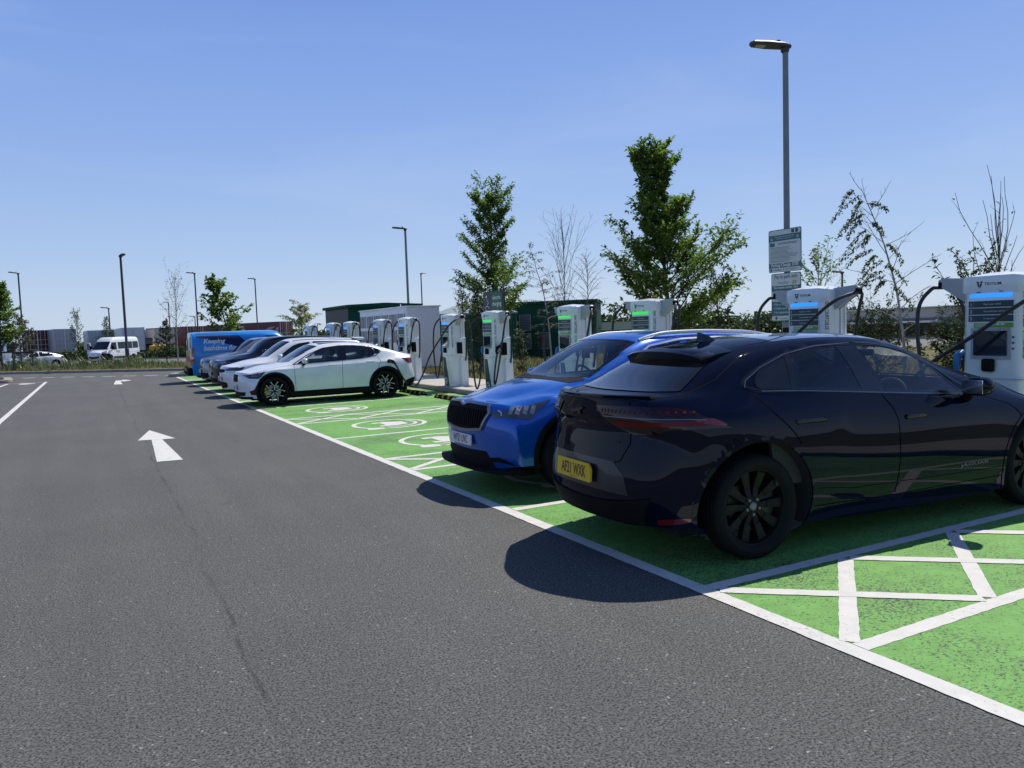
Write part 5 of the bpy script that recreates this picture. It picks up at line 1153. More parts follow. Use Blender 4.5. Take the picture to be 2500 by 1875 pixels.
def place(fn, axle, uax, ang, reverse=False, *a, **k):
    """ang: heading of the car's nose (radians, world); uax: distance nose to the given axle"""
    d = Vector((math.cos(ang), math.sin(ang), 0))
    o = Vector((axle[0], axle[1], 0)) + d * uax
    return fn(tuple(o), ang + PI, *a, **k)
# ------------------------------------------------------------------ ground
def sstep(x, a, b): t = max(0., min(1., (x - a) / (b - a))); return t * t * (3 - 2 * t)
KN = (.689, .725); KC = 34.37        # the far kerb runs diagonally: s is the distance beyond it
def kerb_s(x, y): return x * KN[0] + y * KN[1] - KC
def gh(x, y):
    s = kerb_s(x, y); return -.5 * sstep(s, 5, 18) - .4 * sstep(s, 36, 52) - .4 * sstep(s, 60, 140)
def sheet(name, poly, z, m, step=None, follow=True, kind='structure', noise=0.):
    bm = bmesh.new(); f = bm.faces.new([bm.verts.new((p[0], p[1], 0)) for p in poly])
    if step:
        xs = [p[0] for p in poly]; ys = [p[1] for p in poly]
        for k in range(int(math.floor(min(xs) / step)) + 1, int(math.ceil(max(xs) / step))):
            bmesh.ops.bisect_plane(bm, geom=bm.verts[:] + bm.edges[:] + bm.faces[:], plane_co=(k * step, 0, 0), plane_no=(1, 0, 0))
        for k in range(int(math.floor(min(ys) / step)) + 1, int(math.ceil(max(ys) / step))):
            bmesh.ops.bisect_plane(bm, geom=bm.verts[:] + bm.edges[:] + bm.faces[:], plane_co=(0, k * step, 0), plane_no=(0, 1, 0))
    rnd = random.Random(5)
    for v in bm.verts: v.co.z = (gh(v.co.x, v.co.y) if follow else 0) + z + (rnd.uniform(-noise, noise) if noise else 0)
    bmesh.ops.recalc_face_normals(bm, faces=bm.faces)
    if bm.faces and sum(f.normal.z for f in bm.faces) < 0: bmesh.ops.reverse_faces(bm, faces=bm.faces)
    me = bpy.data.meshes.new(name); bm.to_mesh(me); bm.free()
    return link(name, me, m, None, kind=kind, smooth=bool(step))
def along(s0, s1, a0, a1):
    """strip beyond the far kerb: s distance beyond it, a position along it"""
    d = (KN[1], -KN[0]); o = (KN[0] * KC, KN[1] * KC)
    return [(o[0] + KN[0] * s + d[0] * a, o[1] + KN[1] * s + d[1] * a) for s, a in ((s0, a0), (s0, a1), (s1, a1), (s1, a0))]
def kp(s, a):
    d = (KN[1], -KN[0]); o = (KN[0] * KC, KN[1] * KC); return (o[0] + KN[0] * s + d[0] * a, o[1] + KN[1] * s + d[1] * a)
def asphalt_mat(name='asphalt', base=(.100, .099, .091), fine=1.):
    m = bpy.data.materials.new(name); m.use_nodes = True; nt = m.node_tree; b = nt.nodes['Principled BSDF']; L = nt.links
    tc = nd(nt, 'ShaderNodeTexCoord'); b.inputs['Roughness'].default_value = .82; b.inputs['Specular IOR Level'].default_value = .35
    v = nd(nt, 'ShaderNodeTexVoronoi'); v.inputs['Scale'].default_value = 85 * fine; v.inputs['Randomness'].default_value = 1
    n1 = nd(nt, 'ShaderNodeTexNoise'); n1.inputs['Scale'].default_value = 82 * fine; n1.inputs['Detail'].default_value = 5; n1.inputs['Roughness'].default_value = .7
    n2 = nd(nt, 'ShaderNodeTexNoise'); n2.inputs['Scale'].default_value = .55; n2.inputs['Detail'].default_value = 6; n2.inputs['Roughness'].default_value = .6
    n3 = nd(nt, 'ShaderNodeTexNoise'); n3.inputs['Scale'].default_value = 26; n3.inputs['Detail'].default_value = 4
    for n in (v, n1, n2, n3): L.new(tc.outputs['Object'], n.inputs['Vector'])
    # dark pits between the stones, light stones here and there
    r1 = nd(nt, 'ShaderNodeMapRange'); r1.inputs['From Min'].default_value = .38; r1.inputs['From Max'].default_value = .56; r1.inputs['To Min'].default_value = .06; r1.inputs['To Max'].default_value = 1.42; L.new(n1.outputs['Fac'], r1.inputs['Value'])
    sv = nd(nt, 'ShaderNodeSeparateColor'); L.new(v.outputs['Color'], sv.inputs[0])
    r2 = nd(nt, 'ShaderNodeMapRange'); r2.inputs['To Min'].default_value = .84; r2.inputs['To Max'].default_value = 1.14; L.new(sv.outputs[0], r2.inputs['Value'])
    r3 = nd(nt, 'ShaderNodeMapRange'); r3.inputs['From Min'].default_value = .3; r3.inputs['From Max'].default_value = .7; r3.inputs['To Min'].default_value = .9; r3.inputs['To Max'].default_value = 1.08; L.new(n2.outputs['Fac'], r3.inputs['Value'])
    r4 = nd(nt, 'ShaderNodeMapRange'); r4.inputs['From Min'].default_value = .3; r4.inputs['From Max'].default_value = .7; r4.inputs['To Min'].default_value = .85; r4.inputs['To Max'].default_value = 1.12; L.new(n3.outputs['Fac'], r4.inputs['Value'])
    st = nd(nt, 'ShaderNodeMath', operation='GREATER_THAN'); st.inputs[1].default_value = .994; L.new(sv.outputs[1], st.inputs[0])
    st2 = nd(nt, 'ShaderNodeMath', operation='MULTIPLY_ADD'); st2.inputs[1].default_value = 1.2; st2.inputs[2].default_value = 1.; L.new(st.outputs[0], st2.inputs[0])
    # the dark construction joint running up the lane
    sp = nd(nt, 'ShaderNodeSeparateXYZ'); L.new(tc.outputs['Object'], sp.inputs[0])
    nj = nd(nt, 'ShaderNodeTexNoise'); nj.noise_dimensions = '2D'; nj.inputs['Scale'].default_value = .8; nj.inputs['Detail'].default_value = 6; L.new(tc.outputs['Object'], nj.inputs['Vector'])
    jx = nd(nt, 'ShaderNodeMath', operation='MULTIPLY_ADD'); jx.inputs[1].default_value = .18; jx.inputs[2].default_value = .53; L.new(nj.outputs['Fac'], jx.inputs[0])
    js = nd(nt, 'ShaderNodeMath', operation='SUBTRACT'); L.new(sp.outputs[0], js.inputs[0]); L.new(jx.outputs[0], js.inputs[1])
    ja = nd(nt, 'ShaderNodeMath', operation='ABSOLUTE'); L.new(js.outputs[0], ja.inputs[0])
    jr = nd(nt, 'ShaderNodeMapRange'); jr.inputs['From Min'].default_value = .004; jr.inputs['From Max'].default_value = .02; jr.inputs['To Min'].default_value = .58; jr.inputs['To Max'].default_value = 1.; L.new(ja.outputs[0], jr.inputs['Value'])
    jn = nd(nt, 'ShaderNodeTexNoise'); jn.inputs['Scale'].default_value = 2.3; jn.inputs['Detail'].default_value = 3; L.new(tc.outputs['Object'], jn.inputs['Vector'])
    jf = nd(nt, 'ShaderNodeMapRange'); jf.inputs['From Min'].default_value = .36; jf.inputs['From Max'].default_value = .56; L.new(jn.outputs['Fac'], jf.inputs['Value'])
    jm = nd(nt, 'ShaderNodeMix'); jm.data_type = 'FLOAT'; L.new(jf.outputs[0], jm.inputs[0]); jm.inputs[2].default_value = 1.; L.new(jr.outputs[0], jm.inputs[3])
    # faint wheel paths and scuffs stretched along the lane
    mt = nd(nt, 'ShaderNodeMapping'); mt.inputs['Scale'].default_value = (1.6, .12, 1); L.new(tc.outputs['Object'], mt.inputs[0])
    n5 = nd(nt, 'ShaderNodeTexNoise'); n5.inputs['Scale'].default_value = 1.4; n5.inputs['Detail'].default_value = 5; L.new(mt.outputs[0], n5.inputs['Vector'])
    r5 = nd(nt, 'ShaderNodeMapRange'); r5.inputs['From Min'].default_value = .32; r5.inputs['From Max'].default_value = .66; r5.inputs['To Min'].default_value = .91; r5.inputs['To Max'].default_value = 1.05; L.new(n5.outputs['Fac'], r5.inputs['Value'])
    # oil drips
    v6 = nd(nt, 'ShaderNodeTexVoronoi'); v6.inputs['Scale'].default_value = .7; L.new(tc.outputs['Object'], v6.inputs['Vector'])
    r6 = nd(nt, 'ShaderNodeMapRange'); r6.inputs['From Min'].default_value = .02; r6.inputs['From Max'].default_value = .075; r6.inputs['To Min'].default_value = .72; r6.inputs['To Max'].default_value = 1.; L.new(v6.outputs['Distance'], r6.inputs['Value'])
    prev = r1.outputs[0]
    for o in (r2.outputs[0], r3.outputs[0], r4.outputs[0], st2.outputs[0], jm.outputs[0], r5.outputs[0], r6.outputs[0]):
        mm = nd(nt, 'ShaderNodeMath', operation='MULTIPLY'); L.new(prev, mm.inputs[0]); L.new(o, mm.inputs[1]); prev = mm.outputs[0]
    vm = nd(nt, 'ShaderNodeVectorMath', operation='SCALE'); vm.inputs[0].default_value = base; L.new(prev, vm.inputs['Scale']); L.new(vm.outputs[0], b.inputs['Base Color'])
    bp = nd(nt, 'ShaderNodeBump'); bp.inputs['Strength'].default_value = .8; bp.inputs['Distance'].default_value = .008; L.new(n1.outputs['Fac'], bp.inputs['Height']); L.new(bp.outputs[0], b.inputs['Normal'])
    return m
def road_paint(name, col, dark=(.055, .055, .055), worn=.36, scale=60., soft=.05, big=.1, stretch=(1, 1, 1)):
    m = bpy.data.materials.new(name); m.use_nodes = True; nt = m.node_tree; b = nt.nodes['Principled BSDF']; L = nt.links
    b.inputs['Roughness'].default_value = .75; b.inputs['Specular IOR Level'].default_value = .3
    tc = nd(nt, 'ShaderNodeTexCoord'); mp = nd(nt, 'ShaderNodeMapping'); mp.inputs['Scale'].default_value = stretch; L.new(tc.outputs['Object'], mp.inputs[0])
    n1 = nd(nt, 'ShaderNodeTexNoise'); n1.inputs['Scale'].default_value = scale; n1.inputs['Detail'].default_value = 6; n1.inputs['Roughness'].default_value = .72; n1.inputs['Distortion'].default_value = .6
    n2 = nd(nt, 'ShaderNodeTexNoise'); n2.inputs['Scale'].default_value = 1.1; n2.inputs['Detail'].default_value = 5
    n3 = nd(nt, 'ShaderNodeTexNoise'); n3.inputs['Scale'].default_value = 9; n3.inputs['Detail'].default_value = 6
    for n in (n1, n2, n3): L.new(mp.outputs[0], n.inputs['Vector'])
    # threshold wanders with the large noise so that some patches are more worn
    th = nd(nt, 'ShaderNodeMapRange'); th.inputs['From Min'].default_value = .35; th.inputs['From Max'].default_value = .68; th.inputs['To Min'].default_value = worn - .06; th.inputs['To Max'].default_value = worn + .055; L.new(n2.outputs['Fac'], th.inputs['Value'])
    sb = nd(nt, 'ShaderNodeMath', operation='SUBTRACT'); L.new(n1.outputs['Fac'], sb.inputs[0]); L.new(th.outputs[0], sb.inputs[1])
    rr = nd(nt, 'ShaderNodeMapRange'); rr.inputs['From Min'].default_value = 0; rr.inputs['From Max'].default_value = soft; L.new(sb.outputs[0], rr.inputs['Value'])
    vr = nd(nt, 'ShaderNodeMapRange'); vr.inputs['From Min'].default_value = .3; vr.inputs['From Max'].default_value = .7; vr.inputs['To Min'].default_value = 1 - big; vr.inputs['To Max'].default_value = 1 + big; L.new(n3.outputs['Fac'], vr.inputs['Value'])
    vm = nd(nt, 'ShaderNodeVectorMath', operation='SCALE'); vm.inputs[0].default_value = col; L.new(vr.outputs[0], vm.inputs['Scale'])
    mx = nd(nt, 'ShaderNodeMixRGB'); mx.inputs[1].default_value = (*dark, 1); L.new(rr.outputs[0], mx.inputs[0]); L.new(vm.outputs[0], mx.inputs[2]); L.new(mx.outputs[0], b.inputs['Base Color'])
    bp = nd(nt, 'ShaderNodeBump'); bp.inputs['Strength'].default_value = .4; bp.inputs['Distance'].default_value = .005; L.new(n1.outputs['Fac'], bp.inputs['Height']); L.new(bp.outputs[0], b.inputs['Normal'])
    return m
def earth_mat(name, cols, scale=3., scale2=30.):
    m = bpy.data.materials.new(name); m.use_nodes = True; nt = m.node_tree; b = nt.nodes['Principled BSDF']; L = nt.links
    b.inputs['Roughness'].default_value = .95; b.inputs['Specular IOR Level'].default_value = .1
    tc = nd(nt, 'ShaderNodeTexCoord'); n1 = nd(nt, 'ShaderNodeTexNoise'); n1.inputs['Scale'].default_value = scale; n1.inputs['Detail'].default_value = 8; n1.inputs['Roughness'].default_value = .7
    n2 = nd(nt, 'ShaderNodeTexNoise'); n2.inputs['Scale'].default_value = scale2; n2.inputs['Detail'].default_value = 5
    L.new(tc.outputs['Object'], n1.inputs['Vector']); L.new(tc.outputs['Object'], n2.inputs['Vector'])
    cr = nd(nt, 'ShaderNodeValToRGB'); e = cr.color_ramp.elements; e[0].position = .3; e[0].color = (*cols[0], 1); e[1].position = .7; e[1].color = (*cols[-1], 1)
    for i, c in enumerate(cols[1:-1]): q = e.new(.3 + .4 * (i + 1) / (len(cols) - 1)); q.color = (*c, 1)
    ad = nd(nt, 'ShaderNodeMath', operation='MULTIPLY_ADD'); ad.inputs[1].default_value = .5; ad.inputs[2].default_value = -.25; L.new(n2.outputs['Fac'], ad.inputs[0])
    a2 = nd(nt, 'ShaderNodeMath', operation='ADD'); L.new(n1.outputs['Fac'], a2.inputs[0]); L.new(ad.outputs[0], a2.inputs[1]); L.new(a2.outputs[0], cr.inputs[0]); L.new(cr.outputs[0], b.inputs['Base Color'])
    bp = nd(nt, 'ShaderNodeBump'); bp.inputs['Strength'].default_value = .6; bp.inputs['Distance'].default_value = .03; L.new(n2.outputs['Fac'], bp.inputs['Height']); L.new(bp.outputs[0], b.inputs['Normal'])
    return m
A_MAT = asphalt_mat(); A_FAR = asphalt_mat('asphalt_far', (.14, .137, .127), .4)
G_MAT = road_paint('green_bay_surface', (.145, .335, .072), (.05, .07, .045), worn=.424, scale=60., soft=.04, big=.13, stretch=(.8, 1.0, 1))
W_MAT = road_paint('white_road_paint', (.60, .58, .53), (.24, .23, .21), worn=.33, scale=55., soft=.06, big=.07)
C_MAT = mat('concrete_paving', (.42, .39, .34), .85, var=.14, vscale=1.6, bump=.25, bscale=40)
K_MAT = mat('kerb_stone', (.27, .25, .22), .85, var=.18, vscale=3, bump=.3, bscale=50)
E_MAT = earth_mat('dry_grass', [(.06, .045, .025), (.10, .10, .035), (.15, .125, .06), (.20, .16, .10)], 1.2, 14)
GR_MAT = earth_mat('grass_ground', [(.05, .06, .02), (.09, .10, .035), (.14, .13, .06)], .8, 8)
def bx(y): return 3.25 - .0068 * y
# base terrain to the horizon
me_pts = [(-900, -400), (1200, -400), (1200, 1500), (-900, 1500)]
def base_ground():
    xs = [-900, -400, -200, -120] + list(range(-90, 150, 6)) + [170, 220, 300, 500, 1200]
    ys = [-400, -150, -60] + list(range(-30, 210, 6)) + [240, 300, 450, 800, 1500]
    vs = [(x, y, gh(x, y) - .04) for y in ys for x in xs]; n = len(xs); fs = [(j * n + i, j * n + i + 1, (j + 1) * n + i + 1, (j + 1) * n + i) for j in range(len(ys) - 1) for i in range(n - 1)]
    me = bpy.data.meshes.new('ground'); me.from_pydata(vs, [], fs); me.update(); link('ground', me, GR_MAT, kind='structure', smooth=True)
base_ground()
sheet('lane', [(-40, -15), (8.25, -15), (8.25, 37.1), (10.85, 37.1), (-40, 85.42)], 0, A_MAT, follow=False)
sheet('charging_bays', [(bx(-6) + .05, -6), (8.2, -6), (8.2, 36.7), (bx(36.7) + .05, 36.7)], .003, G_MAT, follow=False)
def mark(name, poly, z=.0055):
    R = random.Random(int(poly[0][0] * 977 + poly[0][1] * 331)); q = []
    for a, b in zip(poly, poly[1:] + poly[:1]):
        L = math.hypot(b[0] - a[0], b[1] - a[1]); n = max(1, min(260, int(L / .05))) if a[1] < 22 else 1
        for i in range(n): t = i / n; j = .0035 if i else 0; q.append((a[0] + (b[0] - a[0]) * t + R.uniform(-j, j), a[1] + (b[1] - a[1]) * t + R.uniform(-j, j)))
    poly = q
    return sheet(name, poly, z, W_MAT, follow=False)
mark('bay_edge_line', [(bx(-6), -6), (bx(-6) + .115, -6), (bx(18.45) + .115, 18.45), (bx(18.45), 18.45)])
mark('bay_edge_line', [(bx(18.75), 18.75), (bx(18.75) + .11, 18.75), (bx(36.7) + .11, 36.7), (bx(36.7), 36.7)])
BL = [-2.4, .12, 2.62, 3.72, 6.33, 8.88, 9.88, 12.3, 14.8, 15.84, 18.5, 20.95, 22.0, 24.5, 27.0, 28.05, 30.55, 33.1, 34.1, 36.6]
for y in BL: mark('bay_line', [(bx(y) + .12, y - .05), (8.18, y - .05), (8.18, y + .05), (bx(y) + .12, y + .05)])
def bar_mark(name, a, b, w, z):
    a = Vector(a); b = Vector(b); d = (b - a).normalized(); n = Vector((-d.y, d.x)) * w / 2
    return mark(name, [tuple(a - n), tuple(b - n), tuple(b + n), tuple(a + n)], z)
for (y0, y1) in ((2.67, 3.67), (8.93, 9.83), (14.85, 15.79), (21.0, 21.95), (27.05, 28.0), (33.15, 34.05)):
    x = bx(y0) + .13; k = 0
    while x < 7.6:
        bar_mark('hatch_line', (x, y0 + .02), (x + 1.16, y1 - .02), .10, .0066 + .0003 * (k % 3)); bar_mark('hatch_line', (x, y1 - .02), (x + 1.16, y0 + .02), .10, .0078 + .0003 * (k % 3)); x += 1.2; k += 1
def bay_symbol(cx, cy):
    o = MB(); z = .0065; N = 56
    def to(a, b): return (cx + b, cy - a, z)      # a: right as read from the lane, b: up the bay
    vs = []; fs = []
    for i in range(N + 1):
        t = rad(-22) + rad(332) * i / N
        for r in (.60, .685): vs.append(to(r * math.cos(t), r * math.sin(t)))
    for i in range(N): fs.append((2 * i, 2 * i + 1, 2 * i + 3, 2 * i + 2))
    o.add(vs, fs)
    def poly(pts): o.add([to(*p) for p in smooth_poly([(a, b, 0) for a, b in pts], 3)] if False else [to(a, b) for a, b in pts], [tuple(range(len(pts)))])
    # car in front view, wheels, and lead with plug
    poly([(-.30, -.12), (-.33, .02), (-.27, .12), (-.18, .30), (.18, .30), (.27, .12), (.33, .02), (.30, -.12)])
    poly([(-.31, -.26), (-.31, -.125), (-.17, -.125), (-.17, -.26)]); poly([(.17, -.26), (.17, -.125), (.31, -.125), (.31, -.26)])
    vs = []; fs = []
    for i in range(20):
        t = i / 19; q_ = rad(125 - 150 * t); a = .46 * math.cos(q_); b = .02 + .46 * math.sin(q_)
        vs += [to(a * .93, b * .93), to(a * 1.07, b * 1.07)]
    for i in range(19): fs.append((2 * i, 2 * i + 1, 2 * i + 3, 2 * i + 2))
    o.add(vs, fs)
    poly([(.42, -.50), (.42, -.34), (.5, -.28), (.62, -.28), (.66, -.34), (.66, -.50), (.62, -.58), (.47, -.58)])
    poly([(.46, -.28), (.46, -.18), (.49, -.18), (.49, -.28)]); poly([(.56, -.28), (.56, -.18), (.59, -.18), (.59, -.28)])
    me = o.mesh('bay_symbol'); bm = bmesh.new(); bm.from_mesh(me)
    for f in bm.faces:
        if f.normal.z < 0: f.normal_flip()
    bm.to_mesh(me); bm.free(); link('bay_symbol', me, W_MAT, kind='structure')
for y in (5.05, 7.6, 11.1, 13.6, 17.1, 19.75): bay_symbol(4.65, y)
mark('lane_arrow', [(.65, 11.76), (.98, 11.72), (.895, 14.34), (1.1, 14.32), (.79, 15.95), (.53, 14.47), (.735, 14.4)])
mark('turn_arrow', [(.53, 33.5), (.84, 33.4), (.82, 35.75), (.97, 35.7), (.95, 35.45), (1.27, 36.3), (.93, 37.1), (.93, 36.65), (.66, 36.6)])
mark('side_bay_line', [(-1.98, -5), (-1.86, -5), (-1.90, 39.05), (-2.02, 39.05)])
mark('side_bay_line', [(-3.40, 39.1), (-2.03, 38.95), (-2.03, 38.85), (-3.40, 39.0)])
mark('side_bay_line', [(-4.35, 16), (-4.22, 16), (-3.30, 39.0), (-3.42, 39.0)])
mark('side_bay_symbol', [(-2.9, 38.6), (-2.75, 38.75), (-2.55, 38.55), (-2.35, 38.4), (-2.3, 38.15), (-2.6, 37.7), (-2.85, 37.9), (-2.9, 38.2)])
# give-way dashes along the far road
dash_px = [(-3.05, 44.65, -2.55, 44.1), (-2.2, 43.75, -1.7, 43.2)]
p0 = Vector((-3.3, 44.95)); dd = Vector((2.47 - -2.76, 39.39 - 44.3)).normalized()
for k in range(10):
    a = p0 + dd * (k * 1.17 + .12); b = a + dd * .75; bar_mark('give_way_line', a, b, .2, .0055)
0 and sheet('asphalt_speck', [(1.62, 2.9), (1.64, 2.905), (1.635, 2.925)], .003, W_MAT, follow=False)
rs_ = random.Random(3)
# drain at the foot of the white fastback
mb = MB(); mb.b2(2.96, 3.62, 18.5, 18.72, .0, .012)
for k in range(9): mb.b2(3.0 + k * .07, 3.03 + k * .07, 18.53, 18.69, .012, .018)
tag(mb.build('drain_grating', mat('cast_iron', (.05, .05, .05), .6, metal=.5)), 'black iron drain grating in the bay edge line beside the white fastback', 'drain')
# pavement island carrying the chargers
mb = MB(); mb.b2(8.37, 10.4, -8, 37.1, 0, .12); o = mb.build('pavement', C_MAT); o['kind'] = 'structure'
mb = MB()
for k in range(50): y = -8 + k * .9; mb.cbox((8.31, y + .45, .0625), (.12, .888, .128), .012)
for k in range(2): mb.cbox((8.7 + k * .9, 37.17, .0625), (.888, .12, .128), .012)
o = mb.build('kerb', K_MAT); o['kind'] = 'structure'
sheet('verge', [(10.4, -30), (60, -30), (60, 7), (11.2, 36.9), (10.4, 37.1)], .1, E_MAT, step=1.3, follow=False, noise=.02)
sheet('far_verge', along(.16, 9.0, -85, 60), .11, E_MAT, step=1.7, noise=.015)
mb = MB()
a = -85.
while a < 60:
    p = kp(.08, a + .45); mb.cbox((p[0], p[1], .06), (.9 - .012, .14, .13), .012, rz=math.atan2(-KN[0], KN[1])); a += .9
o = mb.build('far_kerb', K_MAT); o['kind'] = 'structure'
sheet('far_road', along(9, 37, -130, 90), .0, A_FAR, step=4)
mb = MB(); a = -110.
while a < 60:
    p = kp(37, a + .45); mb.cbox((p[0], p[1], gh(*p) + .05), (.89, .14, .12), .012, rz=math.atan2(-KN[0], KN[1])); a += .9
o = mb.build('road_kerb', K_MAT); o['kind'] = 'structure'
sheet('lorry_park', along(44, 110, -150, 110), .02, A_FAR, step=6)
for (s, a0, a1) in ((13.5, -42, -34), (15.5, -32, -20)):
    sheet('far_bay_line', along(s, s + .18, a0, a1), .02, W_MAT, step=3)
# low kerbed islands at both ends of the lane
def island(pts, name='kerb_island', cx=0, cy=0):
    q = smooth_poly([(a, b, 0) for a, b in pts], 5); mb = MB(); mb.prism([(p.x, p.y) for p in q], 0, .13); o = mb.build(name, K_MAT, bevel=.015); o['kind'] = 'structure'
    c = sum((p for p in q), Vector()) / len(q); r = MB(); r.prism([tuple((c + (p - c) * .86)[:2]) for p in q], .128, .15); o = r.build('planting_bed', mat('bark_soil', (.035, .022, .015), .95, var=.3, vscale=20, bump=.5), None); o['kind'] = 'structure'
island([(2.95, 37.2), (2.9, 38.0), (3.4, 39.2), (4.4, 39.6), (8.2, 38.2), (10.4, 37.25), (8, 37.22), (5, 37.2)])
island([(-3.42, 40.3), (-3.5, 42.5), (-3.9, 43.6), (-6.5, 43.9), (-9, 43.5), (-9, 41.0), (-5, 40.2)])
# rubber wheel stops, black with yellow blocks
def wheel_stop(x, y, label):
    root = empty('wheel_stop', (x, y, .004), 0, label, 'wheel stop', 'rubber wheel stops at the ends of the bays')
    L = 1.75; mb = MB(); prof = [(-.075, 0), (-.075, .02), (-.045, .095), (.045, .095), (.075, .02), (.075, 0)]
    vs = []; fs = []; n = 6
    for yy, k in ((-L / 2, .55), (-L / 2 + .12, 1), (L / 2 - .12, 1), (L / 2, .55)):
        for px, pz in prof: vs.append((px, yy if pz > .03 else math.copysign(min(abs(yy) + (0.0), L / 2), yy), pz * (k if abs(yy) == L / 2 else 1)))
    for i in range(3):
        for j in range(n - 1): a = i * n + j; fs.append((a, a + n, a + n + 1, a + 1))
    fs += [tuple(range(n)), tuple(reversed(range(18, 24)))]
    mb.add(vs, fs); mb.build('rubber_block', M_RUB, root)
    for k in range(5):
        yy = -L / 2 + .2 + k * .335; b = MB(); q = [(-.0765, .022), (-.0475, .0965), (.0475, .0965), (.0765, .022)]
        b.add([(px, yy - .06, pz) for px, pz in q] + [(px, yy + .06, pz) for px, pz in q], [(i, i + 1, i + 5, i + 4) for i in range(3)]); b.build('yellow_block', mat('stop_yellow', (.5, .30, .04), .6, var=.15, vscale=30), root)
for y, l in ((19.68, 'black and yellow wheel stop behind the white fastback'), (17.15, 'black and yellow wheel stop half hidden by the blue bonnet'), (13.6, 'black and yellow wheel stop in the empty bay behind the blue SUV bonnet')): wheel_stop(7.42, y, l)
# ------------------------------------------------------------------ chargers
M_CW = mat('charger_white', (.78, .80, .79), .3, coat=.5, var=.03, vscale=2)
M_CG = mat('charger_grey', (.38, .40, .41), .4, var=.04)
M_TEAL = mat('dark_teal_panel', (.008, .04, .055), .4)
M_LIME = mat('lime_panel', (.16, .36, .06), .5)
M_CABLE = mat('cable_rubber', (.012, .012, .013), .42, var=.2, vscale=20)
M_SCR = mat('screen_glass', (.012, .018, .028), .06, coat=1.)
M_BLUEP = mat('blue_plug', (.01, .17, .42), .35)
M_TXD = mat('dark_lettering', (.012, .022, .03), .5)
M_TXG = mat('green_lettering', (.13, .36, .05), .5)
M_TXW = mat('white_lettering', (.75, .76, .76), .5)
M_BLIT = mat('blue_light_bar', (.0, .12, .5), .3, emit=(.02, .28, 1.), estr=1.15)
M_GLIT = mat('green_light_bar', (.0, .4, .05), .3, emit=(.05, .85, .12), estr=.75)
def spline(pts, n=10): return smooth_poly(pts, n, closed=False)
